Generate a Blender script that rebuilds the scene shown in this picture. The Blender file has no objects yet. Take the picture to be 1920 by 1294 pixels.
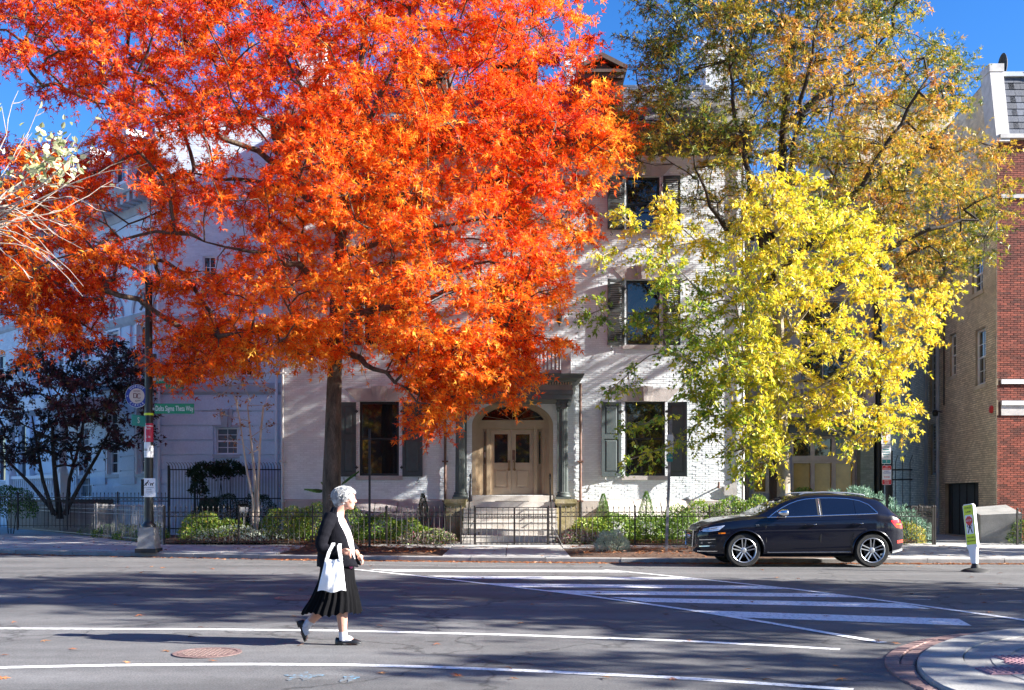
import bpy, bmesh, math, random
import numpy as np
from mathutils import Vector, Matrix
R = math.radians
random.seed(7)
RNG = np.random.default_rng(11)
S = bpy.context.scene
COL = S.collection

# ------------------------------------------------------------------ camera, sky, sun, exposure
F, CX, HY, H = 1900.0, 960.0, 929.0, 1.51
cam_d = bpy.data.cameras.new('camera'); cam = bpy.data.objects.new('camera', cam_d); COL.objects.link(cam)
cam_d.sensor_width = 36.0; cam_d.lens = 36.0*F/1920; cam_d.clip_end = 2000; cam_d.clip_start = 0.1
cam_d.shift_y = (HY-647.0)/1920.0
cam.location = (0, 0, H); cam.rotation_euler = (R(90), 0, 0)
S.camera = cam
SUN_A, SUN_E = R(12.0), math.atan(0.5*math.cos(R(12.0)))
sdir = Vector((math.cos(SUN_E)*math.cos(SUN_A), -math.cos(SUN_E)*math.sin(SUN_A), math.sin(SUN_E)))
W = bpy.data.worlds.new('World'); S.world = W; W.use_nodes = True
nt = W.node_tree; nt.nodes.clear()
sky = nt.nodes.new('ShaderNodeTexSky'); sky.sky_type = 'NISHITA'; sky.sun_disc = False
sky.sun_elevation = SUN_E; sky.sun_rotation = math.atan2(sdir.x, sdir.y)
sky.air_density = 1.0; sky.dust_density = 0.15; sky.ozone_density = 4.0; sky.altitude = 400
hs = nt.nodes.new('ShaderNodeHueSaturation'); hs.inputs['Saturation'].default_value = 1.27; hs.inputs['Hue'].default_value = .510
bg = nt.nodes.new('ShaderNodeBackground'); bg.inputs['Strength'].default_value = 0.062
wo = nt.nodes.new('ShaderNodeOutputWorld')
nt.links.new(sky.outputs[0], hs.inputs['Color']); nt.links.new(hs.outputs[0], bg.inputs[0]); nt.links.new(bg.outputs[0], wo.inputs[0])
sd = bpy.data.lights.new('sun', 'SUN'); sd.energy = 5.0; sd.angle = R(0.53); sd.color = (1.0, 0.95, 0.87)
so = bpy.data.objects.new('sun', sd); COL.objects.link(so); so.location = (40, -10, 40)
so.rotation_euler = (-sdir).to_track_quat('-Z', 'Y').to_euler()
S.view_settings.view_transform = 'Standard'; S.view_settings.look = 'None'
S.view_settings.exposure = 2.15; S.view_settings.gamma = 1.0; S.view_settings.use_curve_mapping = False
S.cycles.max_bounces = 8; S.cycles.transparent_max_bounces = 12
S.cycles.use_denoising = True

# ------------------------------------------------------------------ helpers
def at(px, py, Y): return Vector(((px-CX)*Y/F, Y, H+(HY-py)*Y/F))
KX = [-80, -45, -30, -20, -13.8, -6.2, -2.1, 1.76, 6, 11.5, 40, 80]
KY = [55, 39.5, 33.4, 29.9, 27.8, 25.5, 24.75, 24.2, 23.95, 23.85, 23.7, 23.6]
_xs = np.linspace(-80, 80, 1601); _ys = np.interp(_xs, KX, KY)
_k = np.ones(31)/31; _ys2 = np.convolve(np.pad(_ys, 15, mode='edge'), _k, mode='valid'); _ys = _ys2
def kerb_y(x): return float(np.interp(x, _xs, _ys))
def road_z(x, y):
    d = kerb_y(x)-y
    t = min(max(1-d/3.8, 0), 1)
    return -0.10*t
def gnd(px, py, z0=0.0):
    z = z0
    for _ in range(8):
        Y = (H-z)*F/(py-HY); X = (px-CX)*Y/F
        z = road_z(X, Y)+z0
    return Vector((X, Y, z))
def walk_z(y): return 0.03+(y-24.2)*0.006 if y > 24 else 0.03

class Fr:   # wall frame: u along, v up, w outwards from the wall
    def __init__(s, o, ud, n=None):
        s.o = Vector(o); s.u = Vector(ud).normalized(); s.n = Vector(n).normalized() if n is not None else Vector((s.u.y, -s.u.x, 0))
    def __call__(s, u, v, w=0.0): return s.o+s.u*u+Vector((0, 0, v))+s.n*w
WORLD = Fr((0, 0, 0), (1, 0, 0), (0, 1, 0))      # u=x  v=z  w=y

ROOTLOC = {}
def rl(p): return ROOTLOC.get(p.name, Vector((0, 0, 0))) if p else Vector((0, 0, 0))
def link(o, parent=None):
    COL.objects.link(o)
    if parent is not None:
        o.parent = parent; ROOTLOC[o.name] = rl(parent)
    return o
def props(o, label=None, cat=None, group=None, kind=None):
    if label: o['label'] = label
    if cat: o['category'] = cat
    if group: o['group'] = group
    if kind: o['kind'] = kind
    return o
def thing(name, label, cat, loc=(0, 0, 0), group=None, rotz=0):
    o = bpy.data.objects.new(name, None); o.empty_display_size = 0.2
    COL.objects.link(o); o.location = loc; o.rotation_euler = (0, 0, rotz)
    ROOTLOC[o.name] = Vector(loc)
    return props(o, label, cat, group)
def clone(o, parent=None):
    c = o.copy(); COL.objects.link(c)
    if parent is not None: c.parent = parent
    for ch in list(o.children): clone(ch, c)
    return c
class MB:
    def __init__(s): s.v = []; s.f = []; s.sm = False
    def poly(s, pts):
        i = len(s.v); s.v += [tuple(p) for p in pts]; s.f.append(tuple(range(i, i+len(pts)))); return s
    def hexa(s, p):   # 8 corners: bottom loop 0-3, top loop 4-7
        i = len(s.v); s.v += [tuple(q) for q in p]
        for f in ((3, 2, 1, 0), (4, 5, 6, 7), (0, 1, 5, 4), (1, 2, 6, 5), (2, 3, 7, 6), (3, 0, 4, 7)):
            s.f.append(tuple(i+k for k in f))
        return s
    def fbox(s, fr, u0, u1, v0, v1, w0, w1):
        return s.hexa([fr(u0, v0, w1), fr(u1, v0, w1), fr(u1, v0, w0), fr(u0, v0, w0),
                       fr(u0, v1, w1), fr(u1, v1, w1), fr(u1, v1, w0), fr(u0, v1, w0)])
    def box(s, x0, x1, y0, y1, z0, z1):
        return s.hexa([(x0, y0, z0), (x1, y0, z0), (x1, y1, z0), (x0, y1, z0), (x0, y0, z1), (x1, y0, z1), (x1, y1, z1), (x0, y1, z1)])
    def extr(s, pts, d):   # prism: polygon pts extruded by vector d
        d = Vector(d); n = len(pts); i = len(s.v)
        s.v += [tuple(p) for p in pts]+[tuple(Vector(p)+d) for p in pts]
        s.f.append(tuple(i+k for k in range(n))); s.f.append(tuple(i+n+k for k in reversed(range(n))))
        for k in range(n): s.f.append((i+k, i+n+k, i+n+(k+1) % n, i+(k+1) % n))
        return s
    def tube(s, pts, r, n=8, cap=True):
        pts = [Vector(p) for p in pts]; rs = r if isinstance(r, (list, tuple)) else [r]*len(pts)
        i0 = len(s.v); prev = None
        for k, p in enumerate(pts):
            t = (pts[min(k+1, len(pts)-1)]-pts[max(k-1, 0)])
            t = t.normalized() if t.length > 1e-9 else Vector((0, 0, 1))
            if prev is None:
                a = Vector((0, 0, 1)) if abs(t.z) < .9 else Vector((1, 0, 0))
                x = t.cross(a).normalized()
            else:
                x = (prev-t*prev.dot(t)).normalized()
            prev = x; y = t.cross(x)
            for j in range(n):
                a = 2*math.pi*j/n
                s.v.append(tuple(p+(x*math.cos(a)+y*math.sin(a))*rs[k]))
        for k in range(len(pts)-1):
            for j in range(n):
                a = i0+k*n+j; b = i0+k*n+(j+1) % n
                s.f.append((a, b, b+n, a+n))
        if cap:
            s.f.append(tuple(i0+j for j in reversed(range(n)))); m = i0+(len(pts)-1)*n
            s.f.append(tuple(m+j for j in range(n)))
        return s
    def lathe(s, prof, c=(0, 0, 0), n=16, axis='z', sx=1, sy=1):
        c = Vector(c); i0 = len(s.v)
        for (r, h) in prof:
            for j in range(n):
                a = 2*math.pi*j/n; x, y = r*math.cos(a)*sx, r*math.sin(a)*sy
                p = {'z': Vector((x, y, h)), 'y': Vector((x, h, y)), 'x': Vector((h, x, y))}[axis]
                s.v.append(tuple(c+p))
        for k in range(len(prof)-1):
            for j in range(n):
                a = i0+k*n+j; b = i0+k*n+(j+1) % n
                s.f.append((a, b, b+n, a+n))
        s.f.append(tuple(i0+j for j in reversed(range(n)))); m = i0+(len(prof)-1)*n
        s.f.append(tuple(m+j for j in range(n)))
        return s
    def rings(s, rings, cap=True, closed=True):  # list of loops of equal length
        n = len(rings[0]); i0 = len(s.v)
        for r in rings: s.v += [tuple(p) for p in r]
        for k in range(len(rings)-1):
            for j in range(n if closed else n-1):
                a = i0+k*n+j; b = i0+k*n+(j+1) % n
                s.f.append((a, b, b+n, a+n))
        if cap and closed:
            s.f.append(tuple(i0+j for j in reversed(range(n)))); m = i0+(len(rings)-1)*n
            s.f.append(tuple(m+j for j in range(n)))
        return s
    def mesh(s, name, off=(0, 0, 0), smooth=False, weld=False):
        me = bpy.data.meshes.new(name); o = Vector(off)
        me.from_pydata([(a-o.x, b-o.y, c-o.z) for a, b, c in s.v], [], s.f)
        bm = bmesh.new(); bm.from_mesh(me)
        if weld or s.sm: bmesh.ops.remove_doubles(bm, verts=bm.verts, dist=.0004)
        bmesh.ops.recalc_face_normals(bm, faces=bm.faces); bm.to_mesh(me); bm.free()
        if smooth:
            me.polygons.foreach_set('use_smooth', [True]*len(me.polygons))
            try: me.set_sharp_from_angle(angle=R(smooth if smooth is not True else 40))
            except Exception: pass
        return me
    def build(s, name, m, parent=None, smooth=False, local=False):
        me = s.mesh(name, (0, 0, 0) if local else rl(parent), smooth)
        me.materials.append(m)
        return link(bpy.data.objects.new(name, me), parent)
def top(mb, name, m, label, cat, group=None, smooth=False, base=None):  # one-mesh thing with origin at its base
    b = Vector(base) if base is not None else Vector((0, 0, 0))
    me = mb.mesh(name, b, smooth); me.materials.append(m)
    o = bpy.data.objects.new(name, me); COL.objects.link(o); o.location = b; ROOTLOC[o.name] = b
    return props(o, label, cat, group)
def struct(mb, name, m, parent=None, smooth=False):
    o = mb.build(name, m, parent, smooth)
    if parent is None: o['kind'] = 'structure'
    return o
def npmesh(name, V, Fa, m, parent=None, tone=None, smooth=False, off=None):
    """V (n,3); Fa list of int arrays (k,3) or (k,4)"""
    off = rl(parent) if off is None else off
    V = np.asarray(V, dtype=np.float32)-np.array(off, dtype=np.float32)
    Fa = [np.asarray(f, dtype=np.int32) for f in Fa if len(f)]
    me = bpy.data.meshes.new(name)
    nl = sum(f.size for f in Fa); npoly = sum(len(f) for f in Fa)
    me.vertices.add(len(V)); me.vertices.foreach_set('co', V.ravel())
    me.loops.add(nl); me.loops.foreach_set('vertex_index', np.concatenate([f.ravel() for f in Fa]))
    me.polygons.add(npoly)
    tot = np.concatenate([np.full(len(f), f.shape[1], dtype=np.int32) for f in Fa])
    st = np.concatenate([[0], np.cumsum(tot)[:-1]]).astype(np.int32)
    me.polygons.foreach_set('loop_start', st)
    try: me.polygons.foreach_set('loop_total', tot)
    except Exception: pass
    me.polygons.foreach_set('use_smooth', [bool(smooth)]*npoly)
    if tone is not None:
        a = me.attributes.new('tone', 'FLOAT', 'POINT'); a.data.foreach_set('value', np.asarray(tone, dtype=np.float32))
    me.update(calc_edges=True); me.materials.append(m)
    return link(bpy.data.objects.new(name, me), parent)

# ------------------------------------------------------------------ materials
def newmat(name):
    m = bpy.data.materials.new(name); m.use_nodes = True
    n = m.node_tree; b = n.nodes['Principled BSDF']
    return m, n, b
def C4(c): return (c[0], c[1], c[2], 1)
def pm(name, c1, c2=None, scale=4.0, rough=.7, bump=0.0, bscale=60.0, metal=0.0, spec=0.5, coat=0.0, tone=0.0, c3=None, fine=0.0, fscale=200.0, stretch=None, lo=.35, hi=.65):
    m, n, b = newmat(name); L = n.links
    b.inputs['Roughness'].default_value = rough; b.inputs['Metallic'].default_value = metal
    b.inputs['Specular IOR Level'].default_value = spec; b.inputs['Coat Weight'].default_value = coat; b.inputs['Coat Roughness'].default_value = .03
    tc = n.nodes.new('ShaderNodeTexCoord'); src = tc.outputs['Object']
    if stretch:
        mp = n.nodes.new('ShaderNodeMapping'); mp.inputs['Scale'].default_value = stretch; L.new(src, mp.inputs[0]); src = mp.outputs[0]
    col = None
    if c2 is None and not tone and not fine:
        b.inputs['Base Color'].default_value = C4(c1)
    else:
        no = n.nodes.new('ShaderNodeTexNoise'); no.inputs['Scale'].default_value = scale; no.inputs['Detail'].default_value = 6; no.inputs['Roughness'].default_value = .65
        L.new(src, no.inputs['Vector'])
        rp = n.nodes.new('ShaderNodeValToRGB'); e = rp.color_ramp.elements
        e[0].position = lo; e[0].color = C4(c1); e[1].position = hi; e[1].color = C4(c2 or c1)
        if c3: x = e.new((lo+hi)/2); x.color = C4(c3)
        L.new(no.outputs['Fac'], rp.inputs[0]); col = rp.outputs[0]
        if tone:
            a = n.nodes.new('ShaderNodeAttribute'); a.attribute_name = 'tone'
            mr = n.nodes.new('ShaderNodeMapRange'); mr.inputs[3].default_value = 1-tone; mr.inputs[4].default_value = 1+tone; L.new(a.outputs['Fac'], mr.inputs[0])
            mx = n.nodes.new('ShaderNodeVectorMath'); mx.operation = 'SCALE'; L.new(col, mx.inputs[0]); L.new(mr.outputs[0], mx.inputs['Scale']); col = mx.outputs[0]
        if fine:
            n2 = n.nodes.new('ShaderNodeTexNoise'); n2.inputs['Scale'].default_value = fscale; n2.inputs['Detail'].default_value = 3; L.new(src, n2.inputs['Vector'])
            mr = n.nodes.new('ShaderNodeMapRange'); mr.inputs[1].default_value = .3; mr.inputs[2].default_value = .7; mr.inputs[3].default_value = 1-fine; mr.inputs[4].default_value = 1+fine; L.new(n2.outputs['Fac'], mr.inputs[0])
            mx = n.nodes.new('ShaderNodeVectorMath'); mx.operation = 'SCALE'; L.new(col, mx.inputs[0]); L.new(mr.outputs[0], mx.inputs['Scale']); col = mx.outputs[0]
        L.new(col, b.inputs['Base Color'])
    if bump:
        nb = n.nodes.new('ShaderNodeTexNoise'); nb.inputs['Scale'].default_value = bscale; nb.inputs['Detail'].default_value = 5; L.new(src, nb.inputs['Vector'])
        bp = n.nodes.new('ShaderNodeBump'); bp.inputs['Strength'].default_value = bump; bp.inputs['Distance'].default_value = .02
        L.new(nb.outputs['Fac'], bp.inputs['Height']); L.new(bp.outputs[0], b.inputs['Normal'])
    return m
def leafmat(name, stops, trans=.35, rough=.45, gloss=.04):
    m = bpy.data.materials.new(name); m.use_nodes = True; n = m.node_tree; n.nodes.clear(); L = n.links
    a = n.nodes.new('ShaderNodeAttribute'); a.attribute_name = 'tone'
    rp = n.nodes.new('ShaderNodeValToRGB'); e = rp.color_ramp.elements
    e[0].position = stops[0][0]; e[0].color = C4(stops[0][1]); e[1].position = stops[-1][0]; e[1].color = C4(stops[-1][1])
    for p, c in stops[1:-1]: x = e.new(p); x.color = C4(c)
    L.new(a.outputs['Fac'], rp.inputs[0])
    d = n.nodes.new('ShaderNodeBsdfDiffuse'); t = n.nodes.new('ShaderNodeBsdfTranslucent'); g = n.nodes.new('ShaderNodeBsdfGlossy'); g.inputs['Roughness'].default_value = rough
    L.new(rp.outputs[0], d.inputs[0]); L.new(rp.outputs[0], t.inputs[0])
    m1 = n.nodes.new('ShaderNodeMixShader'); m1.inputs[0].default_value = trans; L.new(d.outputs[0], m1.inputs[1]); L.new(t.outputs[0], m1.inputs[2])
    m2 = n.nodes.new('ShaderNodeMixShader'); m2.inputs[0].default_value = gloss; L.new(m1.outputs[0], m2.inputs[1]); L.new(g.outputs[0], m2.inputs[2])
    o = n.nodes.new('ShaderNodeOutputMaterial'); L.new(m2.outputs[0], o.inputs[0])
    return m
M = {}
M['white_brick'] = pm('white_brick', (.62, .67, .71), (.77, .81, .83), .7, .8, .07, 45, tone=.06, fine=.05, fscale=25)
M['mortar_white'] = pm('mortar_white', (.55, .59, .63), (.67, .70, .73), 2, .9, .1, 50)
M['stone_grey'] = pm('stone_grey', (.36, .33, .32), (.46, .42, .40), 3, .85, .5, 40, fine=.1, fscale=60)
M['stone_step'] = pm('stone_step', (.42, .39, .35), (.56, .53, .49), 3, .85, .3, 40, fine=.12, fscale=40)
M['stone_moss'] = pm('stone_moss', (.20, .17, .07), (.40, .35, .25), 2.5, .9, .6, 30, c3=(.30, .25, .13), fine=.15, fscale=40)
M['black_paint'] = pm('black_paint', (.012, .012, .013), rough=.4)
M['iron'] = pm('iron', (.010, .009, .009), (.028, .02, .016), 8, .55, .1, 80)
M['iron_pale'] = pm('iron_pale', (.16, .15, .15), (.30, .29, .29), 8, .45, .1, 80)  # grey base colour carries the sunlight on the left fence pickets
M['shutter'] = pm('shutter', (.040, .055, .060), (.055, .072, .076), 5, .5, .1, 30)
M['shutter_dark'] = pm('shutter_dark', (.012, .014, .015), (.02, .022, .023), 5, .5)
M['porch_dark'] = pm('porch_dark', (.055, .07, .066), (.08, .095, .09), 4, .5, .08, 30)
M['porch_taupe'] = pm('porch_taupe', (.15, .125, .10), (.19, .16, .13), 4, .6)
M['door_tan'] = pm('door_tan', (.34, .265, .185), (.39, .305, .215), 3, .45, .05, 30)
M['door_trim'] = pm('door_trim', (.30, .23, .15), (.35, .27, .18), 3, .5)
M['brass'] = pm('brass', (.20, .12, .06), rough=.4, metal=.7)
M['rust_metal'] = pm('rust_metal', (.10, .045, .03), (.16, .09, .065), 6, .6, .2, 40)
M['white_metal'] = pm('white_metal', (.40, .38, .37), (.58, .56, .55), 4, .5)
M['slate'] = pm('slate', (.035, .045, .07), (.09, .10, .13), 3, .6, .3, 30, tone=.35)
M['slate_grey'] = pm('slate_grey', (.16, .155, .15), (.24, .235, .23), 3, .7, .3, 30, tone=.25)
M['dormer'] = pm('dormer', (.085, .06, .05), (.11, .08, .068), 4, .6)
M['trim_lilac'] = pm('trim_lilac', (.33, .28, .28), (.40, .35, .35), 3, .6)
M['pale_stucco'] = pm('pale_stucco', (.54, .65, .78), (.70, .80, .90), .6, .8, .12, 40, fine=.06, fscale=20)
M['pale_brick'] = pm('pale_brick', (.58, .68, .78), (.72, .79, .86), 2, .85, .08, 40, tone=.08)
M['pale_trim'] = pm('pale_trim', (.70, .74, .80), (.78, .80, .84), 2, .6)
M['cornice_grey'] = pm('cornice_grey', (.36, .40, .46), (.46, .50, .55), 3, .7)
M['tan_brick'] = pm('tan_brick', (.60, .50, .36), (.82, .72, .55), .9, .85, .12, 40, tone=.20, fine=.12, fscale=18, c3=(.66, .56, .41))
M['tan_mortar'] = pm('tan_mortar', (.26, .215, .15), (.42, .35, .26), 2, .9, .3, 30)
M['red_brick'] = pm('red_brick', (.13, .028, .018), (.24, .055, .03), 1.5, .8, .08, 45, tone=.50, fine=.15, fscale=40)
M['red_mortar'] = pm('red_mortar', (.10, .05, .04), (.14, .08, .06), 3, .9)
M['green_pier'] = pm('green_pier', (.20, .25, .21), (.26, .31, .26), 3, .8, .12, 30, tone=.15)
M['grey_wall'] = pm('grey_wall', (.20, .20, .24), (.27, .27, .31), 2, .8, .3, 30)
M['asphalt'] = None
M['concrete'] = pm('concrete', (.34, .335, .32), (.46, .45, .43), 1.1, .85, .25, 60, fine=.13, fscale=70)
M['kerb_stone'] = pm('kerb_stone', (.20, .195, .19), (.31, .30, .285), 2.2, .85, .35, 50, fine=.15, fscale=60)
M['kerb_light'] = pm('kerb_light', (.22, .22, .21), (.32, .315, .30), 2.2, .85, .3, 50, fine=.15, fscale=60)
M['soil'] = pm('soil', (.045, .022, .012), (.10, .05, .028), 6, .95, .9, 25, fine=.35, fscale=45)
M['ground'] = pm('ground', (.10, .10, .10), (.14, .13, .12), 1, .95)
M['paver_brick'] = pm('paver_brick', (.17, .10, .09), (.27, .17, .15), 4, .85, .3, 50, fine=.15, fscale=60)
M['tactile'] = pm('tactile', (.30, .15, .17), (.38, .22, .24), 4, .8, .2, 50)
M['glass_dark'] = pm('glass_dark', (.012, .012, .014), rough=.03, spec=.9)
M['bark'] = pm('bark', (.035, .025, .017), (.13, .095, .065), 6, .95, 1.0, 22, stretch=(1, 1, .25), fine=.3, fscale=50)
M['bark_dark'] = pm('bark_dark', (.018, .014, .011), (.05, .038, .03), 6, .95, .8, 22, stretch=(1, 1, .25))
M['bark_light'] = pm('bark_light', (.14, .115, .085), (.34, .29, .22), 6, .9, .7, 22, stretch=(1, 1, .3), fine=.2, fscale=50)
M['bark_pale'] = pm('bark_pale', (.42, .33, .25), (.62, .54, .45), 5, .85, .4, 22, stretch=(1, 1, .3))
M['twig_pale'] = pm('twig_pale', (.26, .20, .16), (.46, .40, .34), 8, .85, .3, 40)
M['leaf_red'] = leafmat('leaf_red', [(0, (.44, .020, .008)), (.2, (.80, .072, .010)), (.45, (.92, .17, .014)), (.7, (.93, .31, .024)), (1, (.90, .56, .08))], .50, gloss=.012)
M['leaf_yellow'] = leafmat('leaf_yellow', [(0, (.10, .21, .018)), (.25, (.24, .38, .025)), (.5, (.60, .57, .03)), (.8, (.86, .70, .05)), (1, (.84, .56, .06))], .45)
M['leaf_oak'] = leafmat('leaf_oak', [(0, (.045, .09, .012)), (.25, (.17, .21, .02)), (.5, (.50, .37, .03)), (.75, (.66, .33, .04)), (1, (.42, .15, .035))], .42)
M['leaf_purple'] = leafmat('leaf_purple', [(0, (.022, .026, .016)), (.5, (.075, .028, .034)), (.8, (.18, .038, .04)), (1, (.12, .12, .035))], .25)
M['leaf_green'] = leafmat('leaf_green', [(0, (.035, .09, .014)), (.5, (.15, .27, .03)), (.85, (.36, .42, .05)), (1, (.50, .38, .07))], .35)
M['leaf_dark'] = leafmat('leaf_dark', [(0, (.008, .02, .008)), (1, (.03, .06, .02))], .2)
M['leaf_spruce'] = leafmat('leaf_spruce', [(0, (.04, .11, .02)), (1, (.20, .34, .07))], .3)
M['bay_frame'] = pm('bay_frame', (.36, .31, .26), (.44, .39, .33), 4, .6)
M['leaf_cedar'] = leafmat('leaf_cedar', [(0, (.06, .14, .10)), (.6, (.17, .30, .22)), (1, (.32, .46, .35))], .2)
M['leaf_silver'] = leafmat('leaf_silver', [(0, (.34, .42, .28)), (1, (.74, .80, .64))], .4)
M['leaf_litter'] = leafmat('leaf_litter', [(0, (.16, .05, .02)), (.5, (.34, .11, .035)), (1, (.46, .23, .10))], .15)
M['leaf_pale'] = leafmat('leaf_pale', [(0, (.16, .20, .05)), (.5, (.45, .47, .24)), (1, (.66, .62, .44))], .35)
M['flower'] = leafmat('flower', [(0, (.10, .18, .04)), (.3, (.22, .30, .07)), (.45, (.62, .60, .42)), (.7, (.66, .50, .48)), (.85, (.42, .06, .16)), (1, (.22, .03, .14))], .3)
M['sign_white'] = pm('sign_white', (.72, .72, .73), rough=.4)
M['sign_green'] = pm('sign_green', (.01, .21, .10), rough=.35)
M['sign_teal'] = pm('sign_teal', (.02, .25, .24), rough=.35)
M['sign_blue'] = pm('sign_blue', (.010, .025, .23), rough=.35)
M['sign_tan'] = pm('sign_tan', (.52, .43, .37), rough=.4)
M['sign_red'] = pm('sign_red', (.58, .015, .018), rough=.4)
M['sign_crimson'] = pm('sign_crimson', (.50, .012, .05), rough=.4)
M['sign_lime'] = pm('sign_lime', (.62, .74, .015), rough=.4)
M['ink_black'] = pm('ink_black', (.012, .012, .012), rough=.5)
M['ink_maroon'] = pm('ink_maroon', (.12, .015, .02), rough=.5)
M['ink_green'] = pm('ink_green', (.02, .30, .20), rough=.5)
M['ink_teal'] = pm('ink_teal', (.05, .33, .36), rough=.5)
M['ink_blue'] = pm('ink_blue', (.03, .05, .35), rough=.5)
M['pole_base'] = pm('pole_base', (.17, .165, .16), (.27, .265, .26), 5, .6, .2, 40, fine=.1)
M['rubber'] = pm('rubber', (.016, .016, .016), (.028, .028, .028), 8, .75)
M['blind'] = pm('blind', (.10, .13, .16), rough=.6)
M['curtain'] = pm('curtain', (.30, .42, .42), (.12, .2, .2), 6, .7, stretch=(3, 1, .05))
M['amber_glass'] = pm('amber_glass', (.26, .16, .035), (.40, .26, .06), 1.5, .12, spec=.6)

def asphalt():
    m, n, b = newmat('asphalt'); L = n.links
    tc = n.nodes.new('ShaderNodeTexCoord'); src = tc.outputs['Object']
    def noise(s, d=6, r=.6, st=None):
        v = src
        if st:
            mp = n.nodes.new('ShaderNodeMapping'); mp.inputs['Scale'].default_value = st; L.new(src, mp.inputs[0]); v = mp.outputs[0]
        x = n.nodes.new('ShaderNodeTexNoise'); x.inputs['Scale'].default_value = s; x.inputs['Detail'].default_value = d; x.inputs['Roughness'].default_value = r
        L.new(v, x.inputs['Vector']); return x.outputs['Fac']
    def rng(f, a, b_, c, d):
        x = n.nodes.new('ShaderNodeMapRange'); x.inputs[1].default_value = a; x.inputs[2].default_value = b_; x.inputs[3].default_value = c; x.inputs[4].default_value = d; L.new(f, x.inputs[0]); return x.outputs[0]
    def mul(a, b_):
        x = n.nodes.new('ShaderNodeMath'); x.operation = 'MULTIPLY'; L.new(a, x.inputs[0]); L.new(b_, x.inputs[1]); return x.outputs[0]
    big = rng(noise(.28, 4), .3, .7, .82, 1.18)
    streak = rng(noise(1.0, 5, .6, (.12, 1.1, 1)), .35, .65, .76, 1.2)
    mid = rng(noise(6, 5), .3, .7, .88, 1.12)
    fine = rng(noise(55, 4, .8), .30, .70, .45, 1.6)
    v = mul(mul(mul(big, streak), mid), fine)
    # sealed cracks
    vo = n.nodes.new('ShaderNodeTexVoronoi'); vo.feature = 'DISTANCE_TO_EDGE'; vo.inputs['Scale'].default_value = .33
    wn = n.nodes.new('ShaderNodeTexNoise'); wn.inputs['Scale'].default_value = 1.4; wn.inputs['Detail'].default_value = 5; L.new(src, wn.inputs['Vector'])
    ad = n.nodes.new('ShaderNodeMixRGB'); ad.blend_type = 'LINEAR_LIGHT'; ad.inputs[0].default_value = .55; L.new(src, ad.inputs[1]); L.new(wn.outputs['Color'], ad.inputs[2])
    L.new(ad.outputs[0], vo.inputs['Vector'])
    crack = rng(vo.outputs['Distance'], 0.0, .011, .45, 1.0)
    v = mul(v, crack)
    pv = n.nodes.new('ShaderNodeTexVoronoi'); pv.inputs['Scale'].default_value = .22; pv.distance = 'CHEBYCHEV'; L.new(src, pv.inputs['Vector'])
    sx = n.nodes.new('ShaderNodeSeparateColor'); L.new(pv.outputs['Color'], sx.inputs[0]); v = mul(v, rng(sx.outputs[0], 0, 1, .86, 1.12))
    v = mul(v, rng(noise(2.3, 3), .62, .74, 1.0, .72))
    cc = n.nodes.new('ShaderNodeVectorMath'); cc.operation = 'SCALE'; cc.inputs[0].default_value = (.112, .111, .112); L.new(v, cc.inputs['Scale'])
    L.new(cc.outputs[0], b.inputs['Base Color']); b.inputs['Roughness'].default_value = .82; b.inputs['Specular IOR Level'].default_value = .35
    bp = n.nodes.new('ShaderNodeBump'); bp.inputs['Strength'].default_value = .55; bp.inputs['Distance'].default_value = .012
    L.new(noise(110, 3, .7), bp.inputs['Height']); L.new(bp.outputs[0], b.inputs['Normal'])
    return m
M['asphalt'] = asphalt()
def roadpaint(name, c, wear=.50):
    m, n, b = newmat(name); L = n.links
    tc = n.nodes.new('ShaderNodeTexCoord')
    x = n.nodes.new('ShaderNodeTexNoise'); x.inputs['Scale'].default_value = 16; x.inputs['Detail'].default_value = 8; x.inputs['Roughness'].default_value = .78; L.new(tc.outputs['Object'], x.inputs['Vector'])
    rp = n.nodes.new('ShaderNodeValToRGB'); e = rp.color_ramp.elements
    e[0].position = wear-.16; e[0].color = (.12, .12, .12, 1); e[1].position = wear; e[1].color = C4(c); L.new(x.outputs['Fac'], rp.inputs[0])
    L.new(rp.outputs[0], b.inputs['Base Color']); b.inputs['Roughness'].default_value = .7
    return m
M['road_white'] = roadpaint('road_white', (.80, .80, .79))
M['road_worn'] = roadpaint('road_worn', (.42, .42, .41), .55)
M['blue_chalk'] = roadpaint('blue_chalk', (.14, .38, .58), .66)
# ------------------------------------------------------------------ ground, road, kerbs, pavements
g = MB(); g.poly([(-900, -900, -.7), (900, -900, -.7), (900, 900, -.7), (-900, 900, -.7)]); struct(g, 'ground', M['ground'])
xs = np.concatenate([np.arange(-80, -20, 2.0), np.arange(-20, 22, .5), np.arange(22, 81, 2.0)])
V = []; nx = len(xs); offs = [0, .3, .6, 1.2, 1.8, 2.4, 3.0, 3.8, 6, 9, 13, 20, 30, 50, 70]
for d in offs:
    for x in xs:
        y = kerb_y(x)-d; V.append((x, y, road_z(x, y)))
Q = [(r*nx+i+1, r*nx+i, (r+1)*nx+i, (r+1)*nx+i+1) for r in range(len(offs)-1) for i in range(nx-1)]
road = npmesh('road', V, [Q], M['asphalt'], smooth=True); road['kind'] = 'structure'

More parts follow.
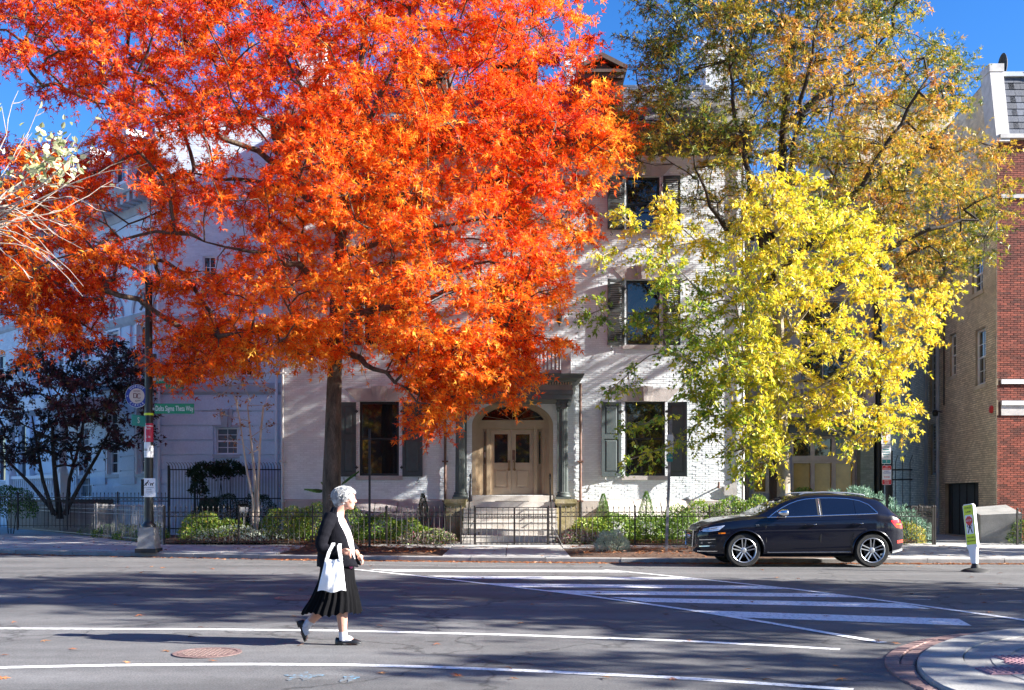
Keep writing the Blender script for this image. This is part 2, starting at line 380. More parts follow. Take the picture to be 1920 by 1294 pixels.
def mark_poly(name, top_edge, bot_edge, m, n=10, z=.004):   # quad strip on the road between two ground polylines
    def lerp(pl, t):
        t *= len(pl)-1; i = min(int(t), len(pl)-2); f = t-i
        return Vector(pl[i]).lerp(Vector(pl[i+1]), f)
    mb = MB(); A = []
    for k in range(n+1):
        a, b = lerp(top_edge, k/n), lerp(bot_edge, k/n)
        A.append([(q.x, q.y, road_z(q.x, q.y)+z) for q in (a, a.lerp(b, .5), b)])
    for k in range(n):
        for j in range(2): mb.poly([A[k][j], A[k+1][j], A[k+1][j+1], A[k][j+1]])
    return mb.build(name, m, road)
def G(pts): return [gnd(*p) for p in pts]
def band(pts, w):   # ground line of given width in metres from pixel samples
    P = G(pts); a, b = [], []
    for i, p in enumerate(P):
        t = (P[min(i+1, len(P)-1)]-P[max(i-1, 0)]); t.z = 0; t.normalize(); q = Vector((-t.y, t.x, 0))*w/2
        a.append(p+q); b.append(p-q)
    return a, b
for lt, rt, rb, lb in [((690, 1067.5), (1140, 1069.5), (1180, 1073.5), (740, 1072)), ((800, 1080), (1280, 1083), (1330, 1087.5), (862, 1085.5)),
                       ((905, 1094), (1440, 1099), (1495, 1105), (968, 1101)), ((1020, 1107), (1560, 1113.5), (1615, 1121), (1085, 1114.5)),
                       ((1141, 1120), (1690, 1132), (1745, 1142), (1210, 1129)), ((1290, 1144), (1798, 1161), (1822, 1174), (1365, 1157.5))]:
    mark_poly('crosswalk_bar', G([lt, rt]), G([lb, rb]), M['road_white'], 12)
for name, pts, w, m in [('crosswalk_edge_line', [(664, 1068), (780, 1080), (901, 1094), (1100, 1117.5), (1283, 1143), (1450, 1170), (1656, 1206)], .12, 'road_white'),
                        ('crosswalk_edge_line', [(1134, 1069), (1300, 1085), (1487, 1105), (1703, 1133), (1903, 1161), (2000, 1176)], .12, 'road_white'),
                        ('lane_line', [(-60, 1179), (18, 1179), (330, 1180), (640, 1183), (960, 1191), (1300, 1203), (1575, 1218)], .12, 'road_white'),
                        ('lane_line', [(-60, 1254), (18, 1252), (180, 1248.5), (330, 1246.5), (480, 1246), (640, 1247), (800, 1251), (960, 1257), (1280, 1272), (1600, 1294)], .12, 'road_white'),
                        ('stop_line', [(560, 1057), (700, 1059), (830, 1062), (930, 1063)], .10, 'road_worn'),
                        ('lane_dash', [(1840, 1106), (1910, 1104)], .10, 'road_worn'), ('lane_dash', [(1697, 1124), (1745, 1125)], .10, 'road_worn'),
                        ('lane_dash', [(1888, 1127), (1925, 1127.5)], .10, 'road_worn')]:
    a, b = band(pts, w); mark_poly(name, a, b, M[m], 40, .007 if 'edge' in name else .004)
for c, w in (((566, 1269), 60), ((655, 1272), 28)):
    p = gnd(*c); s = w*p.y/F
    mb = MB(); pts = []
    for k in range(24):
        a = 2*math.pi*k/24; r = .5*s*(1+.3*math.sin(3*a+c[0])+.2*math.sin(7*a))
        pts.append((p.x+r*math.cos(a), p.y+.16*math.sin(a)*(1+.5*math.sin(5*a)), .004))
    mb.poly(pts); o = mb.build('utility_paint_mark', M['blue_chalk'], road)

# far kerb as single stones
kerb = MB(); kx = np.arange(-46, 44, 1.8)
stone_meshes = []
kroot = bpy.data.objects.new('kerb', None); COL.objects.link(kroot); kroot['kind'] = 'structure'; ROOTLOC['kerb'] = Vector((0, 0, 0))
for i in range(len(kx)-1):
    x0, x1 = kx[i]+.006, kx[i+1]-.006
    y0, y1 = kerb_y(x0), kerb_y(x1); h = .02+random.uniform(-.006, .006); j = random.uniform(-.01, .01)
    mb = MB(); mb.hexa([(x0, y0+j+.02, -.35), (x1, y1+j+.02, -.35), (x1, y1+.2, -.35), (x0, y0+.2, -.35), (x0, y0+j, h-.02), (x1, y1+j, h-.02), (x1, y1+.2, h-.02), (x0, y0+.2, h-.02)])
    mb.hexa([(x0, y0+j, h-.02), (x1, y1+j, h-.02), (x1, y1+.2, h-.02), (x0, y0+.2, h-.02), (x0+.01, y0+j+.025, h), (x1-.01, y1+j+.025, h), (x1-.01, y1+.19, h), (x0+.01, y0+.19, h)])
    mb.build('kerb_stone', M['kerb_stone'], kroot)

# pavement slabs; planting strips are left open
def fence_y(x):
    if x > -10.2: return 29.75
    return 29.75+(-10.2-x)*1.21
swb = MB(); swb.poly([(-80, 24.0, -.22), (80, 24.0, -.22), (80, 60, -.12), (-80, 60, -.12)]); struct(swb, 'footway_base', M['soil'])
sw = bpy.data.objects.new('pavement', None); COL.objects.link(sw); sw['kind'] = 'structure'; ROOTLOC['pavement'] = Vector((0, 0, 0))
def slab(pts, m='concrete', t=.12, par=None, name='slab'):
    dz = random.uniform(-.004, .004); pts = [Vector(p)+Vector((0, 0, dz)) for p in pts]
    mb = MB(); c = sum(pts, Vector())/len(pts)
    ins = [p+(c-p)*(.012/max((c-p).length, .02)) for p in pts]
    i0 = len(mb.v); n = len(pts)
    mb.v += [tuple(p-Vector((0, 0, t))) for p in pts]+[tuple(p-Vector((0, 0, .008))) for p in pts]+[tuple(p) for p in ins]
    for r in range(2):
        for k in range(n): mb.f.append((r*n+k, r*n+(k+1) % n, (r+1)*n+(k+1) % n, (r+1)*n+k))
    mb.f.append(tuple(2*n+k for k in range(n)))
    return mb.build(name, M[m], par or sw)
def wp(x, y): return Vector((x, y, walk_z(y)))
MULCH = [(-6.0, -1.72), (1.42, 9.0)]
def in_mulch(x): return any(a-.01 <= x < b-.01 for a, b in MULCH)
edges = [-46+2*i for i in range(17)]+[-12.2, -10.6, -9.0, -7.5, -6.0, -4.6, -3.2, -1.72, -.15, 1.42, 2.9, 4.4, 5.9, 7.4, 9.0, 10.5, 12, 13.5, 15.2, 17, 19, 21, 23, 25]
edges = sorted(set(round(e, 2) for e in edges if e < -13.9 or e >= -12.3))
gap = .008
for a, b in zip(edges[:-1], edges[1:]):
    m = (a+b)/2
    ya, yb = kerb_y(a)+.205, kerb_y(b)+.205
    fa, fb = fence_y(a)-.05, fence_y(b)-.05
    front = 28.25
    if not in_mulch(a):
        n = 3 if m > -10 else max(3, int((min(fa, fb)-max(ya, yb))/1.7))
        if m > -10:
            rows = [(k/3, (k+1)/3) for k in range(3)]
            for t0, t1 in rows:
                y00, y01 = ya+(front-ya)*t0, ya+(front-ya)*t1; y10, y11 = yb+(front-yb)*t0, yb+(front-yb)*t1
                slab([wp(a+gap, y00+gap), wp(b-gap, y10+gap), wp(b-gap, y11-gap), wp(a+gap, y01-gap)])
        else:
            for k in range(n):
                t0, t1 = k/n, (k+1)/n
                slab([wp(a+gap, ya+(fa-ya)*t0+gap), wp(b-gap, yb+(fb-yb)*t0+gap), wp(b-gap, yb+(fb-yb)*t1-gap), wp(a+gap, ya+(fa-ya)*t1-gap)])
    if m > -10: slab([wp(a+gap, front+gap), wp(b-gap, front+gap), wp(b-gap, fb), wp(a+gap, fa)])
# alley paving on the right
for i in range(4):
    for k in range(8):
        x0 = 11.6+i*1.9; y0 = 29.75+k*2.2
        slab([Vector((x0+gap, y0+gap, .075)), Vector((x0+1.9-gap, y0+gap, .075)), Vector((x0+1.9-gap, y0+2.2-gap, .075)), Vector((x0+gap, y0+2.2-gap, .075))])
# mulch beds of the planting strip
def mulch(x0, x1, bumps, name):
    V = []; nx_, ny_ = 48, 20
    for j in range(ny_+1):
        for i in range(nx_+1):
            x = x0+(x1-x0)*i/nx_; ya = kerb_y(x)+.205; y = ya+(28.24-ya)*j/ny_
            e = min(i, nx_-i, j*1.5, (ny_-j)*1.5)/6; e = min(e, 1)
            z = walk_z(y)-.03+.06*e+.035*e*random.random()
            for bx, by, br, bh in bumps: z += bh*math.exp(-((x-bx)**2+(y-by)**2)/br**2)*e
            V.append((x, y, z))
    Q = [(j*(nx_+1)+i, j*(nx_+1)+i+1, (j+1)*(nx_+1)+i+1, (j+1)*(nx_+1)+i) for j in range(ny_) for i in range(nx_)]
    o = npmesh(name, V, [Q], M['soil'], smooth=True); o['kind'] = 'structure'
mulch(-6.0, -1.72, [(-4.9, 27.4, 1.0, .12)], 'planting_strip')
mulch(1.42, 9.0, [(7.4, 27.2, .8, .10)], 'planting_strip')
# front garden ground
V = []; 
for j in range(21):
    for i in range(61):
        x = -14+26.0*i/60; y0 = fence_y(x)+.06; y = y0+(37-y0)*j/20
        path = max(0, 1-abs(x-.06)/1.9); mound = .42*math.exp(-((x+8.3)/2.2)**2-((y-32)/1.6)**2)+.25*math.exp(-((x+4.3)/2)**2-((y-32)/1.2)**2)+.2*math.exp(-((x-4)/2.5)**2-((y-32)/1.2)**2)
        V.append((x, y, .06+mound*(1 if path == 0 else 0)+.015*random.random()))
Q = [(j*61+i, j*61+i+1, (j+1)*61+i+1, (j+1)*61+i) for j in range(20) for i in range(60)]
o = npmesh('garden_soil', V, [Q], M['soil'], smooth=True); o['kind'] = 'structure'

# near corner ramp: brick apron, concrete kerb, tactile pad
CC = Vector((6.6, 8.0, 0)); corner = bpy.data.objects.new('corner_pavement', None); COL.objects.link(corner); corner['kind'] = 'structure'; ROOTLOC['corner_pavement'] = Vector((0, 0, 0))
def arcpt(r, a, z): return Vector((CC.x+r*math.cos(a), CC.y+r*math.sin(a), z))
a0, a1 = R(88), R(192)
nb = 48
for k in range(nb):
    t0 = a0+(a1-a0)*(k+.04)/nb; t1 = a0+(a1-a0)*(k+.96)/nb
    wd = .10+.20*math.sin(math.pi*min(1, max(0, (k/nb-.18)/.75)))
    rows = 1 if wd < .26 else 2
    for r in range(rows):
        r1 = 3.44-r*wd/rows-.006; r0 = 3.44-(r+1)*wd/rows+.006
        slab([arcpt(r1, t0, .018), arcpt(r1, t1, .018), arcpt(r0, t1, .024), arcpt(r0, t0, .024)], 'paver_brick', .05, corner, 'brick')
ns = 9
for k in range(ns):
    t0 = a0+(a1-a0)*(k+.006)/ns; t1 = a0+(a1-a0)*(k+.994)/ns; mb = MB()
    pr = []
    for q in range(7):
        a = t0+(t1-t0)*q/6; kk = (a-a0)/(a1-a0); wd = .10+.20*math.sin(math.pi*min(1, max(0, (kk-.18)/.75))); ro = 3.44-wd-.005; ri = 2.78
        hh = .055
        pr.append([arcpt(ro, a, -.1), arcpt(ro-.012, a, hh-.012), arcpt(ro-.03, a, hh), arcpt(ri, a, hh+.006), arcpt(ri, a, -.1)])
    mb.rings(pr, cap=True); mb.build('kerb_stone', M['kerb_light'], corner)
mb = MB(); mb.poly([CC+Vector((0, 0, .050))]+[arcpt(2.77, R(60)+(R(215)-R(60))*k/40, .050) for k in range(41)]); mb.build('ramp_slab', M['kerb_stone'], corner)
mb = MB(); n2 = [arcpt(2.55, R(60)+(R(215)-R(60))*k/40, .0545) for k in range(41)]; n3 = [arcpt(2.40, R(60)+(R(215)-R(60))*k/40, .058) for k in range(41)]
for k in range(40): mb.poly([n2[k], n2[k+1], n3[k+1], n3[k]])
mb.build('ramp_slab', M['kerb_light'], corner)
for ix in range(7):
    for iy in range(5):
        x0 = 3.78+ix*.31+iy*.06; y0 = 7.62+iy*.31
        if (x0+.15-CC.x)**2+(y0+.15-CC.y)**2 > 2.58**2 and x0 < 6: continue
        sl = slab([(x0, y0, .066), (x0+.30, y0, .066), (x0+.30, y0+.30, .066), (x0, y0+.30, .066)], 'tactile', .03, corner, 'tactile_tile')
        mb = MB()
        for u in range(5):
            for v in range(5):
                mb.lathe([(.019, .064), (.016, .071), (.008, .073)], (x0+.03+u*.06, y0+.03+v*.06, 0), 6)
        d = mb.build('tactile_domes', M['tactile'], sl); d['kind'] = 'stuff'
# second near block footway far right (off to the side) so the corner continues
mb = MB(); mb.box(6.6, 40, -6, 10.7, -.2, .047); struct(mb, 'corner_footway', M['kerb_stone'])

# manhole covers
def manhole(p, r, label, m):
    t = thing('manhole_cover', label, 'manhole cover', (p.x, p.y, .004), 'manhole covers in the road')
    mb = MB(); mb.lathe([(r+.05, 0), (r+.05, .006), (r+.008, .006), (r+.008, 0)], n=40); mb.f = [f for f in mb.f if len(f) == 4]; mb.build('rim', m, t, local=True)
    mb = MB(); mb.lathe([(r, 0), (r, .003)], n=40); mb.build('lid', m, t, local=True)
    mb = MB()
    for i in range(-5, 6):
        for j in range(-5, 6):
            x, y = i*r/6, j*r/6
            if x*x+y*y < (r*.88)**2: mb.box(x-r*.055, x+r*.055, y-r*.055, y+r*.055, .003, .009)
    o = mb.build('tread_studs', M['manhole_stud'], t, local=True); o['kind'] = 'stuff'
M['manhole'] = pm('manhole', (.12, .07, .065), (.22, .15, .14), 20, .6, .3, 60)
M['manhole_stud'] = pm('manhole_stud', (.16, .11, .10), (.26, .19, .17), 20, .5)
M['manhole_red'] = pm('manhole_red', (.17, .07, .06), (.26, .12, .10), 20, .7, .3, 60)
manhole(gnd(389, 1225), .27, 'rusty brown manhole cover in the lane behind the walking woman near the lowest line', M['manhole'])
manhole(gnd(560, 1122), .30, 'reddish manhole cover in tree shade directly behind the woman', M['manhole_red'])
# ------------------------------------------------------------------ building kit
def wall(fr, u0, u1, v0, v1, ops, dep=.25, mb=None):
    """front face with openings and reveals; ops = (u0,u1,v0,v1)"""
    mb = mb or MB()
    us = sorted(set([u0, u1]+[q for o in ops for q in o[:2] if u0 < q < u1])); vs = sorted(set([v0, v1]+[q for o in ops for q in o[2:4] if v0 < q < v1]))
    for a, b in zip(us[:-1], us[1:]):
        for c, d in zip(vs[:-1], vs[1:]):
            m = ((a+b)/2, (c+d)/2)
            if not any(o[0] < m[0] < o[1] and o[2] < m[1] < o[3] for o in ops): mb.poly([fr(a, c), fr(b, c), fr(b, d), fr(a, d)])
    for o in ops:
        a, b, c, d = o[:4]
        mb.poly([fr(a, c), fr(a, d), fr(a, d, -dep), fr(a, c, -dep)]); mb.poly([fr(b, d), fr(b, c), fr(b, c, -dep), fr(b, d, -dep)])
        mb.poly([fr(a, d), fr(b, d), fr(b, d, -dep), fr(a, d, -dep)]); mb.poly([fr(b, c), fr(a, c), fr(a, c, -dep), fr(b, c, -dep)])
    return mb
def bricks(fr, u0, u1, v0, v1, ops, name, m, parent, ch=.0677, bl=.213, out=.007, jit=.004, singles=None, w0=-.01, inside=None, gap=.009):
    """running-bond bricks proud of the wall. One joined 'stuff' part, plus up to 300 single bricks inside the box `singles`."""
    items = []
    nr = int((v1-v0)/ch)
    for r in range(nr):
        va, vb = v0+r*ch+gap/2, v0+(r+1)*ch-gap/2; vm = (va+vb)/2
        off = (bl/2 if r % 2 else 0)
        k = -1
        while True:
            k += 1
            ua = u0+k*bl-off; ub = ua+bl-gap
            if ua > u1-.02: break
            segs = [(max(ua, u0), min(ub, u1))]
            for o in ops:
                if o[2]-.02 < vm < o[3]+.02:
                    ns = []
                    for s in segs:
                        if s[1] <= o[0] or s[0] >= o[1]: ns.append(s)
                        else:
                            if s[0] < o[0]-.03: ns.append((s[0], o[0]))
                            if s[1] > o[1]+.03: ns.append((o[1], s[1]))
                    segs = ns
            for s in segs:
                if s[1]-s[0] > .03 and (inside is None or inside((s[0]+s[1])/2, vm)): items.append((s[0], s[1], va, vb))
    I = np.array(items)
    n = len(I); wv = w0+RNG.normal(0, jit*.5, n).clip(-jit, jit)+ (out-w0)
    wv = wv[:, None]+RNG.normal(0, jit*.3, (n, 4))
    b = .004
    def corners(i0, w):
        ua, ub, va, vb = i0
        return ua, ub, va, vb
    sing = np.zeros(n, bool)
    if singles:
        mm = (I[:, 0] > singles[0]) & (I[:, 1] < singles[1]) & (I[:, 2] > singles[2]) & (I[:, 3] < singles[3]) & (I[:, 1]-I[:, 0] > bl*.8)
        idx = np.nonzero(mm)[0][:300]; sing[idx] = True
        mb = MB(); B = Fr((0, 0, 0), fr.u, fr.n)
        ww = out; hl, hh = (bl-gap)/2, (ch-gap)/2
        mb.v = [tuple(B(u, v, w)) for u, v, w in [(-hl, -hh, w0), (hl, -hh, w0), (hl, hh, w0), (-hl, hh, w0), (-hl+b, -hh+b, ww), (hl-b, -hh+b, ww), (hl-b, hh-b, ww), (-hl+b, hh-b, ww)]]
        mb.f = [(4, 5, 6, 7), (0, 1, 5, 4), (1, 2, 6, 5), (2, 3, 7, 6), (3, 0, 4, 7)]
        meshes = []
        for q in range(6):
            me = mb.mesh('brick'); a = me.attributes.new('tone', 'FLOAT', 'POINT'); a.data.foreach_set('value', [q/5]*8); me.materials.append(m); meshes.append(me)
        r0 = rl(parent)
        for i in idx:
            o = bpy.data.objects.new('brick', random.choice(meshes)); link(o, parent)
            p = fr((I[i, 0]+I[i, 1])/2, (I[i, 2]+I[i, 3])/2, random.uniform(-jit, jit))
            o.location = p-r0; o.rotation_euler = (random.uniform(-.02, .02), random.uniform(-.006, .006), random.uniform(-.008, .008))
    I = I[~sing]; wv = wv[~sing]; n = len(I)
    U = np.stack([I[:, 0], I[:, 1], I[:, 1], I[:, 0]], 1); Vv = np.stack([I[:, 2], I[:, 2], I[:, 3], I[:, 3]], 1)
    Uf = U+np.array([b, -b, -b, b]); Vf = Vv+np.array([b, b, -b, -b])
    UU = np.concatenate([U, Uf], 1).ravel(); VV = np.concatenate([Vv, Vf], 1).ravel(); WW = np.concatenate([np.full((n, 4), w0), wv], 1).ravel()
    P = np.array(fr.o)[None]+UU[:, None]*np.array(fr.u)[None]+VV[:, None]*np.array([[0, 0, 1.0]])+WW[:, None]*np.array(fr.n)[None]
    base = (np.arange(n)*8)[:, None, None]
    Fq = (base+np.array([(4, 5, 6, 7), (0, 1, 5, 4), (1, 2, 6, 5), (2, 3, 7, 6), (3, 0, 4, 7)])[None]).reshape(-1, 4)
    o = npmesh(name, P, [Fq], m, parent, tone=np.repeat(RNG.random(n), 8)); o['kind'] = 'stuff'
    return o
def window(fr, u0, u1, v0, v1, parent, frame='black_paint', rec=.14, fw=.055, muntin=None, pane='glass_dark', sill=None, sillw=.07, name='window', arch=False):
    """sash window set back `rec` in its opening > pane, sill"""
    f = MB()
    f.fbox(fr, u0, u0+fw, v0, v1, -rec-.06, -rec+.03); f.fbox(fr, u1-fw, u1, v0, v1, -rec-.06, -rec+.03)
    f.fbox(fr, u0+fw, u1-fw, v0, v0+fw, -rec-.06, -rec+.03); f.fbox(fr, u0+fw, u1-fw, v1-fw, v1, -rec-.06, -rec+.03)
    vm = (v0+v1)/2
    f.fbox(fr, u0+fw, u1-fw, vm-.03, vm+.03, -rec-.05, -rec+.015)
    if muntin:
        for k in range(1, muntin[0]):
            u = u0+fw+(u1-u0-2*fw)*k/muntin[0]
            f.fbox(fr, u-.014, u+.014, v0+fw, vm-.03, -rec-.045, -rec-.002); f.fbox(fr, u-.014, u+.014, vm+.03, v1-fw, -rec-.045, -rec-.002)
        for k in range(1, muntin[1]):
            for (c, d) in ((v0+fw, vm-.03), (vm+.03, v1-fw)):
                v = c+(d-c)*k/muntin[1]; f.fbox(fr, u0+fw, u1-fw, v-.013, v+.013, -rec-.044, -rec-.004)
    w = f.build(name, M[frame], parent)
    for k, (c, d, ww) in enumerate(((v0+fw, vm-.03, -.03), (vm+.03, v1-fw, -.015))):
        p = MB(); p.poly([fr(u0+fw, c, -rec+ww), fr(u1-fw, c, -rec+ww+random.uniform(-.004, .004)), fr(u1-fw, d, -rec+ww+random.uniform(-.005, .005)), fr(u0+fw, d, -rec+ww)])
        p.build('pane', M[pane], w)
    if sill:
        s = MB(); s.fbox(fr, u0-.12, u1+.12, v0-.14, v0-.003, -rec, sillw); s.build('sill', M[sill], w)
    return w
def lintel(fr, u0, u1, v, parent, m='stone_grey', h=.42, fl=.42, out=.035, key=True):
    b = MB(); um = (u0+u1)/2; k0, k1 = .17, .26
    w0 = -.03
    def pr(pts, d): b_ = MB(); b_.extr([fr(x, y, w0) for x, y in pts], fr.n*(d-w0)); return b_
    if key:
        pr([(u0-.08, v), (um-k0-.004, v), (um-k1-.004, v+h), (u0-.08-fl, v+h)], out).build('lintel', M[m], parent)
        pr([(um+k0+.004, v), (u1+.08, v), (u1+.08+fl, v+h), (um+k1+.004, v+h)], out).build('lintel', M[m], parent)
        kb = pr([(um-k0, v), (um+k0, v), (um+k1, v+h+.07), (um-k1, v+h+.07)], out+.06)
        kb.extr([fr(x, y, out+.061) for x, y in [(um-.05, v+.0), (um+.05, v), (um+.09, v+h+.07), (um-.09, v+h+.07)]], fr.n*.05)
        kb.build('keystone', M[m], parent)
    else:
        pr([(u0-.08, v), (u1+.08, v), (u1+.08+fl, v+h), (u0-.08-fl, v+h)], out).build('lintel', M[m], parent)
def shutter(fr, u0, u1, v0, v1, parent, m='shutter', kind='panel', hinge='right', tilt=.2):
    """shutter standing off the wall, turned about its hinge side > panel or slats"""
    wid = u1-u0; hu = u1 if hinge == 'right' else u0; sg = -1 if hinge == 'right' else 1
    o = fr(hu, 0, .035); ud = fr.u*(sg*math.cos(tilt))+fr.n*math.sin(tilt); nn = fr.n*math.cos(tilt)-fr.u*(sg*math.sin(tilt))
    sf = Fr(o, ud, nn); t = .04; st = .085; vm = v0+(v1-v0)*.53
    f = MB(); f.fbox(sf, 0, st, v0, v1, 0, t); f.fbox(sf, wid-st, wid, v0, v1, 0, t)
    for a, b in ((v0, v0+.12), (vm-.06, vm+.06), (v1-.10, v1)): f.fbox(sf, st, wid-st, a, b, 0.001, t-.002)
    s = f.build('shutter', M[m], parent)
    if kind == 'panel':
        for a, b in ((v0+.12, vm-.06), (vm+.06, v1-.10)):
            p = MB(); p.fbox(sf, st, wid-st, a, b, .004, .014); q = st+.05
            p.hexa([sf(st+.03, a+.03, .014), sf(wid-st-.03, a+.03, .014), sf(wid-st-.03, b-.03, .014), sf(st+.03, b-.03, .014), sf(q+.03, a+.08, .031), sf(wid-q-.03, a+.08, .031), sf(wid-q-.03, b-.08, .031), sf(q+.03, b-.08, .031)])
            p.build('panel', M[m], s)
    else:
        p = MB()
        for a, b in ((v0+.12, vm-.06), (vm+.06, v1-.10)):
            n = int((b-a)/.058)
            for k in range(n):
                v = a+(b-a)*(k+.15)/n
                p.hexa([sf(st, v, .004), sf(wid-st, v, .004), sf(wid-st, v+.012, .004), sf(st, v+.012, .004), sf(st, v-.03, .034), sf(wid-st, v-.03, .034), sf(wid-st, v-.018, .034), sf(st, v-.018, .034)])
        q = p.build('louvre_slats', M[m], s); q['kind'] = 'stuff'
    h = MB()
    for v in (v0+.3, v1-.3): h.fbox(sf, -.07, .04, v-.025, v+.025, .042, .055); h.tube([sf(-.02, v-.06, .05), sf(-.02, v+.06, .05)], .016, 6)
    h.build('hinge', M['black_paint'], s)
    d = MB(); uu = wid*.8; d.tube([sf(uu, v0-.03, .02), sf(uu, v0-.10, .04), sf(uu-.05, v0-.16, .05), sf(uu-.01, v0-.20, .05), sf(uu+.04, v0-.17, .05)], .011, 6); d.build('shutter_dog', M['black_paint'], s)
    return s
def moulding(fr, u0, u1, prof, mb):   # prof: list of (v, w) bottom to top, closed back at w=-.05
    p = [(prof[0][0], -.05)]+list(prof)+[(prof[-1][0], -.05)]
    mb.rings([[fr(u0, v, w) for v, w in p], [fr(u1, v, w) for v, w in p]]); return mb
def balusters(fr, us, v0, v1, w, mb, r=.03, sq=True, turned=False):
    for u in us:
        if turned:
            h = v1-v0; c = fr(u, v0, w)
            mb.lathe([(r*.9, 0), (r*.9, .06*h), (r*.5, .1*h), (r*1.25, .35*h), (r*.5, .75*h), (r*.5, .85*h), (r*.9, .94*h), (r*.9, h)], c, 8)
        else: mb.fbox(fr, u-r, u+r, v0, v1, w-r, w+r)
    return mb

# ------------------------------------------------------------------ main house
YF = 33.3; SC = F/YF
def hx(px): return (px-CX)/SC
def hz(py): return H+(HY-py)/SC
fr = Fr((0, YF, 0), (1, 0, 0))
HL, HR = hx(533), hx(1393)
house = thing('brick_house', 'white painted brick mansion with dark shutters and a columned porch behind the red tree', 'house', (0, YF, 0))
W1 = (hx(674), hx(748)); W2 = (hx(1172), hx(1247)); ZG = (hz(892), hz(753))
Z2 = (hz(647), hz(525)); Z3 = (hz(431), hz(331)); U3 = (hx(1174), hx(1237)); U1 = (hx(683), hx(746)); UC = (hx(929), hx(991))
DOOR = (hx(885), hx(1037), hz(929), hz(752))
ops = [W1+ZG, W2+ZG, DOOR, U3+Z3, U1+Z3, UC+Z3, U3+Z2, U1+Z2, (UC[0]-.1, UC[1]+.1, hz(690), hz(527))]
ZT = hz(292); ZB = hz(936)
mb = wall(fr, HL, HR, 0, ZT, ops, .28)
yb = 12.0
for u, s in ((HL, 1), (HR, 1)):
    mb.poly([fr(u, 0), fr(u, ZT), fr(u, ZT, -yb), fr(u, 0, -yb)])
mb.poly([fr(HL, 0, -yb), fr(HR, 0, -yb), fr(HR, ZT, -yb), fr(HL, ZT, -yb)]); mb.poly([fr(HL, ZT), fr(HR, ZT), fr(HR, ZT, -yb), fr(HL, ZT, -yb)])
for o in ops:
    if o is not DOOR: mb.poly([fr(o[0], o[2], -.28), fr(o[1], o[2], -.28), fr(o[1], o[3], -.28), fr(o[0], o[3], -.28)])
mb.build('wall', M['mortar_white'], house)
bops = list(ops)
def lint_op(u, v, h=.42, fl=.42): return (u[0]-.08-fl*.55, u[1]+.08+fl*.55, v, v+h)
for u, v in ((W1, ZG[1]), (W2, ZG[1]), (U1, Z2[1]), (U3, Z2[1]), (U1, Z3[1]), (U3, Z3[1]), (UC, Z3[1])): bops.append(lint_op(u, v))
bricks(fr, HL, HR, ZB, ZT, bops, 'painted_brickwork', M['white_brick'], house, singles=(hx(1095), hx(1165), hz(920), hz(745)), out=.008, jit=.007)
# sides of the house in brick too
for o_, ud in (((HL, YF+yb, 0), (0, -1, 0)), ((HR, YF, 0), (0, 1, 0))):
    f2 = Fr(o_, ud); bricks(f2, 0, yb if ud[1] < 0 else 4, ZB, ZT, [], 'painted_brickwork', M['white_brick'], house, out=.008, jit=.004)
# plinth
for a, b in ((HL-.05, DOOR[0]-.45), (DOOR[1]+.45, HR+.05)): moulding(fr, a, b, [(0, .05), (ZB-.05, .05), (ZB, .0)], MB()).build('plinth', M['stone_grey'], house)
for u in (W1, W2):
    window(fr, u[0], u[1], ZG[0], ZG[1], house, sill='stone_grey', fw=.075, rec=.12)
    lintel(fr, u[0], u[1], ZG[1]+.003, house)
for U in (U1, U3):
    window(fr, U[0], U[1], Z2[0], Z2[1], house, sill='stone_grey', fw=.065); lintel(fr, U[0], U[1], Z2[1]+.003, house)
    window(fr, U[0], U[1], Z3[0], Z3[1], house, sill='stone_grey', fw=.065); lintel(fr, U[0], U[1], Z3[1]+.003, house)
window(fr, UC[0], UC[1], Z3[0], Z3[1], house, sill='stone_grey', fw=.06); lintel(fr, UC[0], UC[1], Z3[1]+.003, house)
window(fr, UC[0]-.1, UC[1]+.1, hz(690), hz(527), house, sill=None, fw=.09, name='balcony_door')
for a, b, u in ((hx(1127), hx(1164), W2), (hx(640), hx(668), W1)): shutter(fr, a, b, ZG[0]-.03, ZG[1]-.03, house, hinge='right', tilt=.11)
for a, b in ((hx(1252), hx(1289)), (hx(755), hx(793))): shutter(fr, a, b, ZG[0]-.03, ZG[1]-.03, house, hinge='left', tilt=.42 if a > 3 else .08)
for U, Z in ((U3, Z2), (U3, Z3), (U1, Z2), (U1, Z3)):
    c = (U[0]+U[1])/2-hx(1205.5)
    shutter(fr, c+hx(1138), c+hx(1170), Z[0]-.02, Z[1]+.0, house, 'shutter_dark', 'slat', 'right', .16); shutter(fr, c+hx(1243), c+hx(1275), Z[0]-.02, Z[1]+.0, house, 'shutter_dark', 'slat', 'left', .10)
# cornice, gutter, brackets
mb = MB(); moulding(fr, HL-.3, HR+.3, [(ZT, .04), (ZT+.16, .06), (ZT+.18, .16), (ZT+.36, .20), (ZT+.40, .55), (ZT+.62, .60), (ZT+.72, .72), (ZT+.80, .72)], mb); mb.build('cornice', M['dormer'], house)
for k in range(40):
    u = HL+.2+k*(HR-HL-.4)/39; mb = MB(); mb.fbox(fr, u-.07, u+.07, ZT+.17, ZT+.397, .0, .47); mb.build('bracket', M['dormer'], house)
